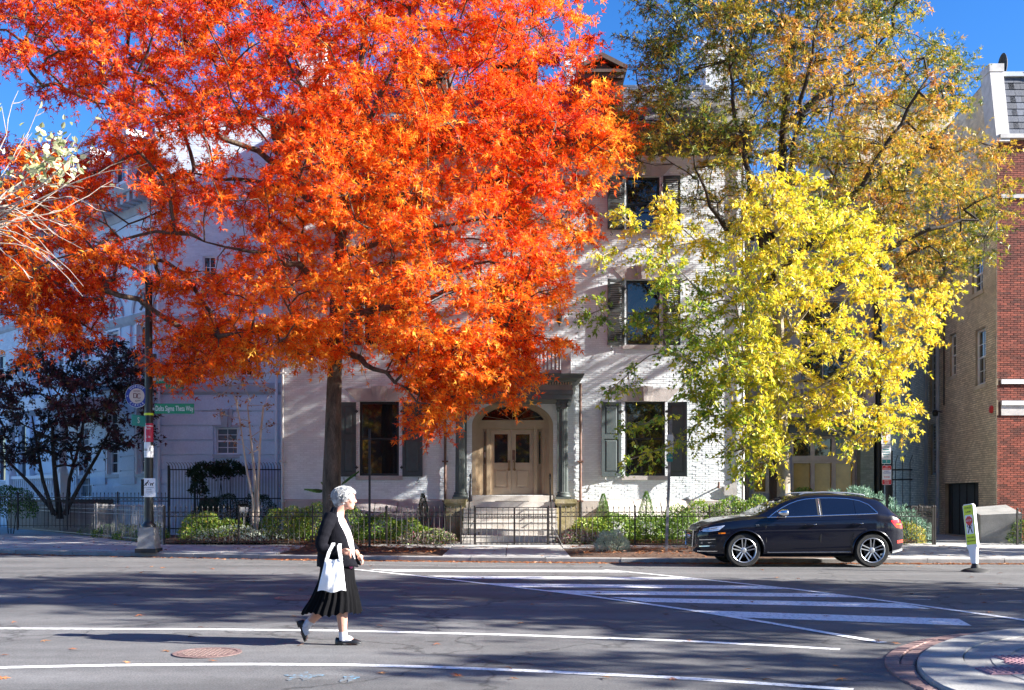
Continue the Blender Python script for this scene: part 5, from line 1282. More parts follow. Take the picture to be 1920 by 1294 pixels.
ring_text('DUPONT', rs_*.84, R(90), .075, False); ring_text('CIRCLE', rs_*.84, R(-90), .075, True)
for s in (-1, 1): text('*', .09, M['sign_white'], ds, (s*rs_*.84, -.029, -.02), UP)
text('D', .19, M['ink_maroon'], ds, (-.035, -.029, .0), UP); text('C', .19, M['ink_maroon'], ds, (.042, -.031, -.01), UP); text('HISTORIC', .042, M['ink_maroon'], ds, (0, -.029, .125), UP); text('dupont', .05, M['ink_black'], ds, (.02, -.029, -.125), (R(90), R(-8), 0))
mb = MB(); mb.box(rs_*.9, rs_*.9+.12, .0, .02, -.02, .02); mb.build('bracket', M['black_paint'], ds, local=True)
# street name signs
def street_sign(label, px0, px1, py0, py1, txt, size, sx=.72, mat='sign_green', y=-.02):
    x0, x1, z0, z1 = Lx(px0), Lx(px1), Lz(py1), Lz(py0)
    t = thing('street_sign', label, 'street sign', (pb_.x+x0, PL+y, pz+(z0+z1)/2), 'street name signs on the lamp post')
    plate(0, x1-x0, -(z1-z0)/2, (z1-z0)/2, 0, .012, M[mat], 'plate', t, .015)
    if txt: text(txt, size, M['sign_white'], t, ((x1-x0)/2, -.003, 0), UP, sx=sx)
    mb = MB(); mb.box(-.09, .06, .013, .04, -.03, .03); mb.build('bracket', M['white_metal'], t, local=True)
    return t
street_sign('green Delta Sigma Theta Way street sign right of the lamp post', 293, 367, 757, 776, 'Delta Sigma Theta Way', .20, .52)
street_sign('green New Hampshire Ave street sign half hidden by red leaves', 296, 376, 704, 719, 'New Hampshire Ave NW', .17, .58, y=-.03)
street_sign('small green 1700 block number plate under the New Hampshire sign', 314, 348, 719.3, 729, '1700', .15, .9, y=-.03)
t = thing('street_sign', 'narrow green S street sign seen nearly edge-on left of the lamp post', 'street sign', (pb_.x+Lx(279), PL-.14, pz+Lz(791)), 'street name signs on the lamp post', R(78))
plate(-.62, 0, -.14, .14, 0, .012, M['sign_teal'], 'plate', t, .015); text('S', .22, M['sign_white'], t, (-.33, -.004, 0), UP)
# dog sign on the post
dg = thing('dog_sign', 'white clean up after your dog notice strapped to the lamp post', 'sign', (pb_.x+.055, PL-.14, pz+Lz(932)))
dw, dh = 24/sp, 35/sp
plate(-dw/2, dw/2, 0, dh, 0, .006, M['sign_white'], 'plate', dg, .02)
fg = MB()   # stooping figure and dog pictogram
def flat(pts, mb): mb.extr([(x, -.002, z) for x, z in pts], (0, .0018, 0))
zb0 = dh*.60
def ell(cx_, cz_, a, b, mb, n=12): flat([(cx_+a*math.cos(2*math.pi*k/n), cz_+b*math.sin(2*math.pi*k/n)) for k in range(n)], mb)
ell(-.02, zb0+.125, .019, .02, fg); flat([(-.10, zb0+.06), (-.035, zb0+.115), (-.02, zb0+.09), (-.08, zb0+.03)], fg); flat([(-.10, zb0+.06), (-.08, zb0+.05), (-.10, zb0), (-.125, zb0)], fg); flat([(-.085, zb0+.05), (-.06, zb0+.04), (-.06, zb0), (-.08, zb0)], fg); flat([(-.04, zb0+.10), (-.025, zb0+.09), (-.005, zb0+.03), (-.02, zb0+.02)], fg)
flat([(.03, zb0+.035), (.10, zb0+.035), (.105, zb0+.065), (.03, zb0+.06)], fg); flat([(.09, zb0+.06), (.125, zb0+.09), (.14, zb0+.075), (.11, zb0+.05)], fg); flat([(.03, zb0+.055), (.04, zb0+.06), (.02, zb0+.10), (.012, zb0+.095)], fg)
for x in (.035, .05, .085, .098): flat([(x-.005, zb0), (x+.007, zb0), (x+.007, zb0+.04), (x-.005, zb0+.04)], fg)
fg.build('pictogram', M['ink_black'], dg, local=True)
for k, (s, sz) in enumerate((('CLEAN UP AFTER YOUR DOG', .020), ('IT IS THE LAW', .022), ('please curb your dog and', .018), ('dispose of waste properly', .018))): text(s, sz, M['ink_black'], dg, (0, -.003, zb0-.05-k*.045), UP, sx=.95)
mb = MB(); mb.box(-.21, -.13, .0, .09, .03, dh*.95); mb.build('control_box', M['black_paint'], dg, local=True)

# plain sign pole behind the woman, sign pole before the right window
sg = thing('sign_pole', 'thin dark sign pole in the planting strip behind the grey-haired woman', 'sign pole', (at(693, 1035, 26.8).x, 26.8, .02), 'sign poles in the planting strip')
mb = MB(); mb.box(-.028, .028, -.014, .014, -.1, 3.25); mb.build('post', M['iron'], sg, local=True)
mb = MB()
for k in range(18): mb.lathe([(.008, -.0165), (.008, -.0135)], (0, 0, .6+k*.14), 6, 'y')
o = mb.build('bolt_holes', M['black_paint'], sg, local=True); o['kind'] = 'stuff'
YS = 26.2; ss = F/YS
sg = thing('sign_pole', 'leaning metal sign pole with small green plate before the right ground floor window', 'sign pole', (at(1249, 1043, YS).x, YS, .03), 'sign poles in the planting strip')
mb = MB(); mb.hexa([(-.035, -.02, -.1), (.035, -.02, -.1), (.035, .02, -.1), (-.035, .02, -.1), (.09, -.02, 3.45), (.16, -.02, 3.45), (.16, .02, 3.45), (.09, .02, 3.45)]); mb.build('post', M['iron_pale'], sg, local=True)
plate(0, .165, 2.35, 2.56, -.03, .006, M['sign_teal'], 'plate', sg, .02); plate(.02, .185, 2.58, 3.05, -.03, .006, M['sign_white'], 'plate', sg, .02)
text('2HR', .07, M['sign_white'], sg, (.083, -.033, 2.455), UP); text('PARK', .055, M['ink_green'], sg, (.10, -.033, 2.8), UP)
# parking sign pole by the car's tail
YP = 28.4; sp2 = F/YP
pk = thing('parking_sign', 'pole with stacked white green and red parking signs behind the car tail', 'parking sign', (at(1665, 1000, YP).x, YP, .05))
mb = MB(); mb.hexa([(-.035, -.02, -.1), (.035, -.02, -.1), (.035, .02, -.1), (-.035, .02, -.1), (-.11, -.02, 3.6), (-.05, -.02, 3.6), (-.05, .02, 3.6), (-.11, .02, 3.6)]); mb.build('post', M['iron'], pk, local=True)
kz = lambda py: H+(HY-py)/sp2-.05
plate(-.20, .055, kz(833), kz(795), -.035, .006, M['sign_white'], 'plate', pk, .02); plate(-.185, .07, kz(870), kz(834), -.035, .006, M['sign_white'], 'plate', pk, .02); plate(-.175, .08, kz(909), kz(873), -.035, .006, M['sign_white'], 'plate', pk, .02)
disc(-.0725, kz(810), .075, .10, -.039, .003, M['sign_red'], 'no_parking_ring', pk, 28)
text('P', .15, M['ink_black'], pk, (-.0725, -.0375, kz(810)), UP)
mb = MB(); c0 = kz(810); mb.extr([(-.0725-.06, -.040, c0+.05), (-.0725-.05, -.040, c0+.06), (-.0725+.06, -.040, c0-.05), (-.0725+.05, -.040, c0-.06)], (0, .002, 0)); mb.build('slash', M['sign_red'], pk, local=True)
mb = MB(); mb.extr([(-.14, -.039, kz(828)), (-.02, -.039, kz(828)), (-.02, -.039, kz(829.5)), (-.14, -.039, kz(829.5))], (0, .002, 0)); mb.build('arrow', M['sign_red'], pk, local=True)
for k, s in enumerate(('2 HOUR', 'PARKING', '7AM-8:30PM', 'MON-FRI', 'ZONE 2')): text(s, .052, M['ink_teal'], pk, (-.0575, -.037, kz(838.5+k*4.6)), UP, sx=.8)
plate(-.175, .06, kz(869), kz(862), -.037, .003, M['sign_teal'], 'plate_band', pk, .01); text('2', .08, M['sign_white'], pk, (-.0575, -.039, kz(865.5)), UP)
plate(-.17, .075, kz(881), kz(873.5), -.037, .003, M['sign_red'], 'plate_band', pk, .01); plate(-.17, .075, kz(908.5), kz(899.5), -.037, .003, M['sign_red'], 'plate_band', pk, .01)
text('NO', .05, M['sign_white'], pk, (-.0475, -.039, kz(875.5)), UP); text('PARKING', .045, M['sign_white'], pk, (-.0475, -.039, kz(879)), UP); text('STREET', .045, M['ink_blue'], pk, (-.0475, -.037, kz(884)), UP); text('CLEANING', .045, M['ink_blue'], pk, (-.0475, -.037, kz(887)), UP); text('TOW', .07, M['sign_red'], pk, (-.0475, -.037, kz(895)), UP); text('AWAY', .05, M['sign_white'], pk, (-.0475, -.039, kz(902)), UP); text('ZONE', .05, M['sign_white'], pk, (-.0475, -.039, kz(906)), UP)
# crosswalk paddle sign standing in the road, turned away and leaning
cp = gnd(1829, 1072); scp = F/cp.y
ps_ = thing('crosswalk_sign', 'leaning lime yellow STOP for pedestrians paddle on black rubber base at right', 'sign', (cp.x, cp.y, cp.z), rotz=R(-58))
mb = MB(); mb.lathe([(.27, 0), (.26, .02), (.20, .05), (.09, .075), (.06, .16), (.05, .16)], (0, 0, 0), 20); mb.build('base', M['rubber'], ps_, local=True, smooth=40)
le = MB()
hh = 128/scp; zb1 = .16
def lean(x, y, z): return (x+(z-.12)*-.02, y+.0, z)
hw = .115; body = [(-.05, zb1), (.05, zb1), (hw-.03, zb1+.28), (hw, zb1+.34), (hw, hh-.03), (hw-.03, hh), (-hw+.03, hh), (-hw, hh-.03), (-hw, zb1+.34), (-hw+.03, zb1+.28)]
pivot = bpy.data.objects.new('paddle', None)
mb = MB(); mb.extr([(x, -.03, z) for x, z in body], (0, .075, 0)); pd = mb.build('paddle', M['sign_white'], ps_, local=True)
pd.rotation_euler = (R(-3), R(-8.5), 0)
def on_pd(u0, u1, z0, z1, m, name, r=.01, y=-.034): return plate(u0, u1, z0, z1, y, .003, M[m], name, pd, r)
zA, zB = zb1+.42, hh-.06
on_pd(-hw+.012, hw-.012, zA-.04, zB+.04, 'sign_lime', 'face'); on_pd(-.082, .082, zA+.17, zB-.16, 'sign_white', 'face_panel', .01, -.037)
zc = zB-.275; mb = MB(); mb.extr([(.078*math.cos(R(22.5+45*k)), -.040, zc+.095*math.sin(R(22.5+45*k))) for k in range(8)], (0, .0025, 0)); mb.build('stop_octagon', M['sign_red'], pd, local=True)
text('STOP', .052, M['sign_white'], pd, (0, -.042, zc), UP, sx=.9); text('STATE', .052, M['ink_black'], pd, (0, -.036, zB-.02), UP); text('LAW', .052, M['ink_black'], pd, (0, -.036, zB-.10), UP); text('FOR', .045, M['ink_black'], pd, (0, -.039, zc-.135), UP)
wm = MB(); z = zA+.19; s_ = 1.12
def fl(pts): wm.extr([(x*s_, -.0395, z+q*s_) for x, q in pts], (0, .002, 0))
fl([(.014*math.cos(2*math.pi*k/10), .205+.016*math.sin(2*math.pi*k/10)) for k in range(10)]); fl([(-.02, .185), (.016, .185), (.022, .10), (-.012, .10)]); fl([(-.012, .10), (.006, .10), (-.03, 0), (-.05, .0)]); fl([(.002, .10), (.022, .10), (.05, .0), (.03, 0)]); fl([(-.02, .18), (-.012, .165), (-.045, .11), (-.053, .12)]); fl([(.016, .18), (.01, .165), (.04, .115), (.05, .122)])
wm.build('walking_figure', M['ink_black'], pd, local=True)
text('WITHIN', .044, M['ink_black'], pd, (0, -.036, zA+.10), UP); text('CROSSWALK', .036, M['ink_black'], pd, (0, -.036, zA+.03), UP, sx=.85)
# little house number sign in the bed by the bare tree
ns2 = thing('garden_sign', 'small ornamental house number sign on a stake beside the thin bare tree', 'sign', (at(457, 960, 31).x, 31.0, .35))
mb = MB(); mb.tube([(0, 0, -.2), (0, 0, .75)], .018, 6); mb.build('stake', M['iron_pale'], ns2, local=True)
plate(-.14, .14, .62, .80, -.03, .012, M['stone_step'], 'plaque', ns2, .01)
mb = MB()
for k in range(-3, 4): mb.lathe([(.03, -.03), (.03, -.015)], (k*.04, 0, .86+.03*(k % 2)), 8, 'y')
mb.box(-.15, .15, -.03, -.015, .80, .90); mb.build('crest', M['iron'], ns2, local=True)
# ------------------------------------------------------------------ parked car
M['car_paint'] = pm('car_paint', (.0018, .0025, .009), rough=.3, spec=.15, coat=.75)
M['car_glass'] = pm('car_glass', (.004, .006, .014), rough=.02, spec=.8)
M['chrome'] = pm('chrome', (.72, .73, .75), rough=.16, metal=1.0)
M['alloy'] = pm('alloy', (.50, .51, .53), rough=.32, metal=.85)
M['alloy_dark'] = pm('alloy_dark', (.03, .03, .032), rough=.4, metal=.5)
M['tyre'] = pm('tyre', (.006, .006, .006), (.012, .012, .012), 12, .8, .3, 80)
M['car_black'] = pm('car_black', (.006, .006, .006), rough=.55)
M['lamp_clear'] = pm('lamp_clear', (.55, .57, .62), rough=.08, metal=.4, coat=1)
M['lamp_red'] = pm('lamp_red', (.55, .012, .010), rough=.12, coat=1)
M['lamp_amber'] = pm('lamp_amber', (.75, .18, .01), rough=.15, coat=1)
def I_(pts):
    xs_ = [p[0] for p in pts]; ys_ = [p[1] for p in pts]
    return lambda x: float(np.interp(x, xs_, ys_))
c_zb = I_([(0, .40), (.06, .30), (.25, .235), (4.15, .25), (4.45, .33), (4.56, .44)])
c_w = I_([(0, .55), (.03, .68), (.10, .78), (.25, .865), (.5, .915), (.9, .935), (1.6, .94), (3.4, .94), (3.9, .93), (4.2, .90), (4.4, .83), (4.5, .74), (4.56, .60)])
c_zs = I_([(0, .70), (.05, .79), (.12, .85), (.35, .93), (.6, .985), (1.0, 1.03), (1.4, 1.065), (2.0, 1.085), (2.7, 1.10), (3.4, 1.125), (3.9, 1.14), (4.2, 1.12), (4.4, 1.05), (4.5, .95), (4.56, .78)])
c_zt = I_([(0, .73), (.05, .83), (.12, .895), (.35, .985), (.61, 1.052), (.95, 1.10), (1.25, 1.128), (1.35, 1.165), (1.5, 1.25), (1.65, 1.333), (1.85, 1.43), (2.02, 1.502), (2.18, 1.552), (2.33, 1.580), (2.55, 1.598), (2.8, 1.604), (3.1, 1.600), (3.4, 1.585), (3.65, 1.560), (3.85, 1.525), (4.0, 1.475), (4.1, 1.40), (4.25, 1.24), (4.38, 1.13), (4.49, 1.02), (4.56, .80)])
c_wt = I_([(0, .45), (.12, .62), (.5, .74), (1.1, .78), (1.3, .77), (1.5, .72), (1.8, .665), (2.1, .645), (3.4, .64), (3.9, .62), (4.05, .64), (4.2, .69), (4.4, .68), (4.56, .45)])
def sect(x):
    zb, w, zs, zt, wt = c_zb(x), c_w(x), c_zs(x), c_zt(x), c_wt(x)
    h = zs-zb; dz = max(zt-zs, .012); ws = w-.045; wt = min(wt, ws-.05)
    P = [(0, zb), (w-.16, zb), (w-.05, zb+.06*min(1, h/.5)), (w-.012, zb+h*.22), (w-.02, zb+h*.42), (w, zb+h*.60), (w-.004, zb+h*.80), (w-.018, zb+h*.90), (ws, zs), (ws-.035, zs+dz*.12),
         (ws+(wt-ws)*.55, zs+dz*.55), (wt+.015, zs+dz*.86), (wt-.05, zs+dz*.955), (wt*.62, zs+dz*.99), (0, zs+dz*1.0)]
    return P
def side_y(x, z):
    P = sect(x)[2:13]; return float(np.interp(z, [p[1] for p in P], [p[0] for p in P]))
CY = 22.82; car_x = (1309-CX)*21.9/F
car = thing('parked_car', 'black five-door SUV parked at the kerb in front of the hedge, facing left', 'car', (car_x, CY, road_z(car_x+2, 21.9)-.005))
xs_ = sorted(set([round(v, 3) for v in np.linspace(0, 4.56, 77)]+[.03, .05, .10, .12, 4.5, 4.53]))
rings_ = []
for x in xs_:
    P = sect(x); ring = [(x, -y, z) for y, z in P]+[(x, y, z) for y, z in reversed(P[1:-1])]
    rings_.append(ring)
mb = MB(); mb.rings(rings_); bme = mb.mesh('body')
tmp = bpy.data.objects.new('tmp_body', bme); COL.objects.link(tmp)
cut = MB(); WF, WB, WR = .995, 3.775, .372
for wx_ in (WF, WB): cut.lathe([(.425, -1.2), (.425, 1.2)], (wx_, 0, WR), 40, 'y')
cme = cut.mesh('cutter'); cto = bpy.data.objects.new('tmp_cut', cme); COL.objects.link(cto)
md = tmp.modifiers.new('b', 'BOOLEAN'); md.object = cto; md.operation = 'DIFFERENCE'; md.solver = 'EXACT'
bpy.context.view_layer.update(); dg = bpy.context.evaluated_depsgraph_get()
bme2 = bpy.data.meshes.new_from_object(tmp.evaluated_get(dg)); bpy.data.objects.remove(tmp); bpy.data.objects.remove(cto)
bme2.polygons.foreach_set('use_smooth', [True]*len(bme2.polygons)); bme2.set_sharp_from_angle(angle=R(35)); bme2.materials.clear(); bme2.materials.append(M['car_paint'])
link(bpy.data.objects.new('body', bme2), car)
mb = MB(); mb.box(.35, 4.2, -.62, .62, .22, .9)
for wx_ in (WF, WB): 
    mb.lathe([(.424, -.93), (.424, -.60)], (wx_, 0, WR), 32, 'y')
    mb.lathe([(.424, .60), (.424, .93)], (wx_, 0, WR), 32, 'y')
# inner wells: remove outer caps by building open barrels
mb = MB(); mb.box(.50, 4.15, -.62, .62, .215, .86)
for wx_ in (WF, WB):
    for s in (-1, 1):
        n = 28; ra, rb_ = [], []
        for k in range(n+1):
            a = R(-10)+R(200)*k/n; ra.append((wx_+.423*math.cos(a), s*.925, WR+.423*math.sin(a))); rb_.append((wx_+.423*math.cos(a), s*.60, WR+.423*math.sin(a)))
        for k in range(n): mb.poly([ra[k], ra[k+1], rb_[k+1], rb_[k]])
mb.build('underbody', M['car_black'], car, local=True)
def sgrid(topl, botl, off, m, name, n=24, k=5, parent=None, both=True):
    tf_, bf_ = I_(topl), I_(botl); x0 = max(topl[0][0], botl[0][0]); x1 = min(topl[-1][0], botl[-1][0])
    o = None
    for s in ((-1, 1) if both else (-1,)):
        mb = MB(); g_ = []
        for i in range(n+1):
            x = x0+(x1-x0)*i/n; zt_2, zb_2 = tf_(x), bf_(x)
            g_.append([(x, s*(side_y(x, z)+off), z) for z in [zb_2+(zt_2-zb_2)*j/k for j in range(k+1)]])
        for i in range(n):
            for j in range(k): mb.poly([g_[i][j], g_[i+1][j], g_[i+1][j+1], g_[i][j+1]])
        o = mb.build(name, M[m], parent or car, local=True, smooth=30)
    return o
DT = [(1.56, 1.10), (1.70, 1.20), (1.84, 1.285), (2.02, 1.375), (2.2, 1.44), (2.4, 1.48), (2.7, 1.503), (3.0, 1.503), (3.3, 1.488), (3.55, 1.445), (3.74, 1.36), (3.90, 1.185)]
DB = [(1.56, 1.092), (2.2, 1.108), (2.9, 1.135), (3.5, 1.155), (3.90, 1.172)]
def sub(pl, a, b):
    f_ = I_(pl); return [(a, f_(a))]+[p for p in pl if a < p[0] < b]+[(b, f_(b))]
for a, b in ((1.58, 2.60), (2.70, 3.41), (3.425, 3.88)):
    sgrid(sub(DT, a, b), sub(DB, a, b), .004, 'car_glass', 'side_window')
sgrid(sub(DT, 2.60, 2.70), sub(DB, 2.60, 2.70), .006, 'car_black', 'door_pillar', 4)
for s in (-1, 1):
    mb = MB(); P = [(x, s*(side_y(x, z)+.006), z) for x, z in DT]; mb.tube(P, .011, 6); P = [(x, s*(side_y(x, z-.004)+.008), z-.004) for x, z in [(1.50, 1.088)]+DB]; mb.tube(P, .012, 6)
    mb.build('window_trim', M['chrome'], car, local=True, smooth=50)
mb = MB(); mb.tube([(2.655, -(side_y(2.655, z)+.008), z) for z in (1.13, 1.25, 1.37, 1.49)], .005, 4); mb.build('pillar_trim', M['chrome'], car, local=True)
# windscreen and rear glass
for name, xa, xb in (('windscreen', 1.36, 2.12), ('rear_window', 4.02, 4.24)):
    mb = MB(); n = 8
    for i in range(n):
        x0_, x1_ = xa+(xb-xa)*i/n, xa+(xb-xa)*(i+1)/n
        L = []
        for x in (x0_, x1_):
            P = sect(x); pts = [(-P[k][0]*.98, P[k][1]) for k in (11, 12, 13)]+[(0, P[14][1])]+[(P[k][0]*.98, P[k][1]) for k in (13, 12, 11)]
            L.append([(x-.004, y, z+.006) for y, z in pts])
        for j in range(6): mb.poly([L[0][j], L[0][j+1], L[1][j+1], L[1][j]])
    mb.build(name, M['car_glass'], car, local=True, smooth=40)
# door gaps, character lines, sill
def sline(pts, r, m, name, off=.0):
    for s in (-1, 1): MB().tube([(x, s*(side_y(x, z)+off), z) for x, z in pts], r, 4).build(name, M[m], car, local=True)
sline([(1.50, 1.06), (1.46, .9), (1.47, .6), (1.52, .34)], .0045, 'car_black', 'door_gap', .001)
sline([(2.655, 1.10), (2.65, .7), (2.645, .34)], .0045, 'car_black', 'door_gap', .001)
sline([(3.62, 1.14), (3.52, .93), (3.36, .75), (3.32, .5), (3.28, .34)], .0045, 'car_black', 'door_gap', .001)
sline([(1.5, .33), (3.3, .34)], .012, 'chrome', 'sill_trim', -.006)
sline([(.62, .96), (1.4, .995), (2.6, 1.02), (3.6, 1.045), (4.2, 1.03)], .006, 'car_paint', 'shoulder_crease', .001)
for hx_, hz_ in ((2.42, .925), (3.43, .945)):
    for s in (-1, 1):
        mb = MB(); y = side_y(hx_, hz_); mb.tube([(hx_-.10, s*(y-.005), hz_-.004), (hx_-.08, s*(y+.03), hz_), (hx_+.10, s*(y+.03), hz_+.006), (hx_+.125, s*(y-.005), hz_+.006)], .015, 8)
        mb.build('door_handle', M['car_paint'], car, local=True, smooth=50)
    mb = MB(); mb.tube([(hx_+.06, -(side_y(hx_, hz_)+.046), hz_+.006), (hx_+.10, -(side_y(hx_, hz_)+.044), hz_+.010)], .005, 5); mb.build('handle_trim', M['chrome'], car, local=True)
# arch lips
for wx_ in (WF, WB):
    for s in (-1, 1):
        P = []; mb = MB()
        for k in range(25):
            a = R(-4)+R(188)*k/24; x, z = wx_+.437*math.cos(a), WR+.437*math.sin(a); P.append((x, s*(side_y(min(max(x, .1), 4.5), z)+.004), z))
        mb.tube(P, .017, 6)
        mb.build('arch_lip', M['car_paint'], car, local=True, smooth=60)
# lamps, grille, bumper details
for s in (-1, 1):
    def patch(pl_t, pl_b, m, name, off=.006, n=8, k=3, par=None):
        tf_, bf_ = I_(pl_t), I_(pl_b); x0, x1 = pl_t[0][0], pl_t[-1][0]; mb = MB(); g_ = []
        for i in range(n+1):
            x = x0+(x1-x0)*i/n; g_.append([(x, s*(side_y(x, bf_(x)+(tf_(x)-bf_(x))*j/k)+off), bf_(x)+(tf_(x)-bf_(x))*j/k) for j in range(k+1)])
        for i in range(n):
            for j in range(k): mb.poly([g_[i][j], g_[i+1][j], g_[i+1][j+1], g_[i][j+1]])
        return mb.build(name, M[m], par or car, local=True, smooth=40)
    hl = patch([(.07, .815), (.25, .865), (.58, .915)], [(.07, .775), (.25, .775), (.45, .80), (.58, .905)], 'lamp_clear', 'headlight')
    patch([(.20, .825), (.42, .868)], [(.20, .80), (.42, .835)], 'car_black', 'headlight_inner', .009, par=hl); patch([(.10, .802), (.5, .862)], [(.10, .79), (.5, .85)], 'sign_white', 'light_strip', .010, par=hl)
    patch([(.44, .755), (.59, .758)], [(.44, .722), (.59, .735)], 'lamp_amber', 'side_marker')
    for k in range(3): patch([(.06, .60-.07*k), (.38, .62-.07*k)], [(.06, .585-.07*k), (.38, .605-.07*k)], 'chrome', 'intake_slat', .005)
    patch([(.04, .645), (.40, .665)], [(.04, .40), (.40, .43)], 'car_black', 'air_intake', .003)
    patch([(.03, .355), (.42, .36)], [(.03, .335), (.42, .345)], 'chrome', 'splitter', .012)
    tl_ = patch([(4.18, 1.02), (4.40, 1.035), (4.51, .98)], [(4.18, .995), (4.30, .86), (4.51, .835)], 'lamp_red', 'tail_light')
    patch([(4.30, .955), (4.44, .95)], [(4.30, .925), (4.44, .915)], 'lamp_amber', 'lamp_strip', .010, par=tl_)
    patch([(4.33, .585), (4.55, .61)], [(4.33, .52), (4.55, .545)], 'lamp_red', 'reflector', .008)
    patch([(3.95, .30), (4.50, .42)], [(3.95, .26), (4.50, .36)], 'alloy', 'bumper_trim', .004)
mb = MB(); mb.hexa([(-.03, -.42, .43), (-.03, .42, .43), (.06, .46, .43), (.06, -.46, .43), (-.02, -.50, .78), (-.02, .50, .78), (.06, .52, .78), (.06, -.52, .78)]); gr = mb.build('grille', M['car_black'], car, local=True)
mb = MB()
for k in range(6): z = .47+k*.055; mb.tube([(-.036, -.43-.01*k, z), (-.036, .43+.01*k, z)], .008, 5)
mb.tube([(-.035, -.42, .43), (-.025, -.50, .78), (-.025, .50, .78), (-.035, .42, .43), (-.035, -.42, .43)], .018, 6); mb.build('grille_bars', M['chrome'], gr, local=True)
mb = MB()
for k in range(4): mb.tube([(-.045, -.135+.09*k+.05*math.cos(2*math.pi*j/14), .66+.05*math.sin(2*math.pi*j/14)) for j in range(15)], .007, 5, False)
mb.build('badge', M['chrome'], gr, local=True)
text('TFSI', .045, M['chrome'], car, (1.28, -(side_y(1.28, .92)+.004), .915), UP, name='badge_lettering')
mb = MB(); mb.box(4.53, 4.585, -.26, .26, .62, .74); mb.build('number_plate', M['sign_white'], car, local=True)
for s in (-1, 1):
    mb = MB(); mb.tube([(2.28, s*.585, 1.578), (2.4, s*.585, 1.612), (2.8, s*.58, 1.632), (3.3, s*.58, 1.618), (3.68, s*.57, 1.572), (3.72, s*.57, 1.548)], .017, 8); mb.build('roof_rail', M['alloy'], car, local=True, smooth=60)
    y0 = s*(side_y(1.78, 1.12)); mb = MB()
    rg = []
    for u, (sy, sz) in ((0, (.35, .4)), (.06, (.85, .9)), (.13, (1, 1)), (.19, (.96, .97)), (.205, (.8, .85))):
        rg.append([(1.72+u+.0*sz, y0+s*(.125+.085*sy*math.cos(a)), 1.185+.075*sz*math.sin(a)) for a in [2*math.pi*k/14 for k in range(14)]])
    mb.rings(rg); mi = mb.build('wing_mirror', M['chrome'], car, local=True, smooth=50)
    mb = MB(); mb.tube([(1.80, y0-s*.02, 1.10), (1.82, y0+s*.08, 1.13)], .022, 6); mb.build('mirror_stalk', M['car_black'], mi, local=True)
mb = MB(); mb.hexa([(3.93, -.58, 1.49), (4.12, -.56, 1.44), (4.12, .56, 1.44), (3.93, .58, 1.49), (3.93, -.58, 1.512), (4.13, -.56, 1.458), (4.13, .56, 1.458), (3.93, .58, 1.512)]); mb.build('spoiler', M['car_paint'], car, local=True)
# wheels
def wheel():
    w = bpy.data.objects.new('wheel', None)
    return w
def make_wheel(x, s):
    mb = MB(); r = .372
    y0, y1 = -.125, .125
    mb.lathe([(.25, y1), (.34, y1), (.362, .10), (r, .06), (r, -.06), (.362, -.10), (.34, y0), (.268, y0+.004), (.262, y0+.02), (.255, y1)], (0, 0, 0), 56, 'y')
    ty = mb.build('wheel', M['tyre'], car, local=True, smooth=45)
    mb = MB(); mb.lathe([(.262, -.128), (.268, -.124), (.262, -.118), (.25, -.11), (.246, .0), (.248, .11)], (0, 0, 0), 56, 'y'); mb.f = [f for f in mb.f if len(f) == 4]; mb.build('rim', M['alloy'], ty, local=True, smooth=45)
    mb = MB(); mb.lathe([(.246, .0), (.0005, .0)], (0, 0, 0), 40, 'y'); mb.lathe([(.16, -.02), (.16, -.01)], (0, 0, 0), 30, 'y'); mb.build('brake_disc', M['alloy_dark'], ty, local=True)
    mb = MB()
    for k in range(5):
        a = 2*math.pi*k/5+math.pi/2
        for d in (-1, 1):
            def pt(rr, off, y): return (rr*math.cos(a)-off*math.sin(a), y, rr*math.sin(a)+off*math.cos(a))
            i0, i1, o0, o1 = d*.012, d*.034, d*.030, d*.056
            if d < 0: i0, i1, o0, o1 = i1, i0, o1, o0
            mb.hexa([pt(.045, i0, -.05), pt(.045, i1, -.05), pt(.045, i1, -.085), pt(.045, i0, -.085), pt(.256, o0, -.09), pt(.256, o1, -.09), pt(.256, o1, -.118), pt(.256, o0, -.118)])
    mb.build('spokes', M['alloy'], ty, local=True)
    mb = MB(); mb.lathe([(.062, -.05), (.062, -.085), (.05, -.092)], (0, 0, 0), 20, 'y'); mb.lathe([(.032, -.09), (.03, -.097)], (0, 0, 0), 16, 'y'); mb.build('hub_cap', M['alloy'], ty, local=True, smooth=40)
    ty.location = (x, s*.795, WR)
    if s > 0: ty.rotation_euler = (0, 0, math.pi)
    return ty
for x in (WF, WB):
    for s in (-1, 1): make_wheel(x, s)

# ------------------------------------------------------------------ walking person
M['skin'] = pm('skin', (.44, .22, .16), (.52, .29, .22), 14, .5)
M['skin'].node_tree.nodes['Principled BSDF'].inputs['Subsurface Weight'].default_value = .12
M['skin'].node_tree.nodes['Principled BSDF'].inputs['Subsurface Radius'].default_value = (.012, .005, .003)
M['knit_black'] = pm('knit_black', (.005, .005, .008), (.009, .009, .013), 30, .9, .3, 140, spec=.1)
M['skirt_black'] = pm('skirt_black', (.004, .004, .005), (.007, .007, .008), 20, .9, .3, 90, stretch=(1, 1, .2), spec=.05)
M['blouse'] = pm('blouse', (.72, .66, .66), (.78, .74, .74), 10, .7, .3, 60)
M['pink'] = pm('pink', (.45, .06, .22), rough=.7)
M['cloth_white'] = pm('cloth_white', (.76, .76, .78), (.82, .82, .83), 6, .75, .3, 14)
M['sock'] = pm('sock', (.42, .43, .50), (.55, .56, .62), 40, .9)
M['shoe'] = pm('shoe', (.012, .012, .013), rough=.32)
M['hair'] = pm('hair', (.17, .17, .175), (.52, .52, .53), 22, .6, .2, 60)
M['eye'] = pm('eye', (.02, .018, .015), rough=.15)
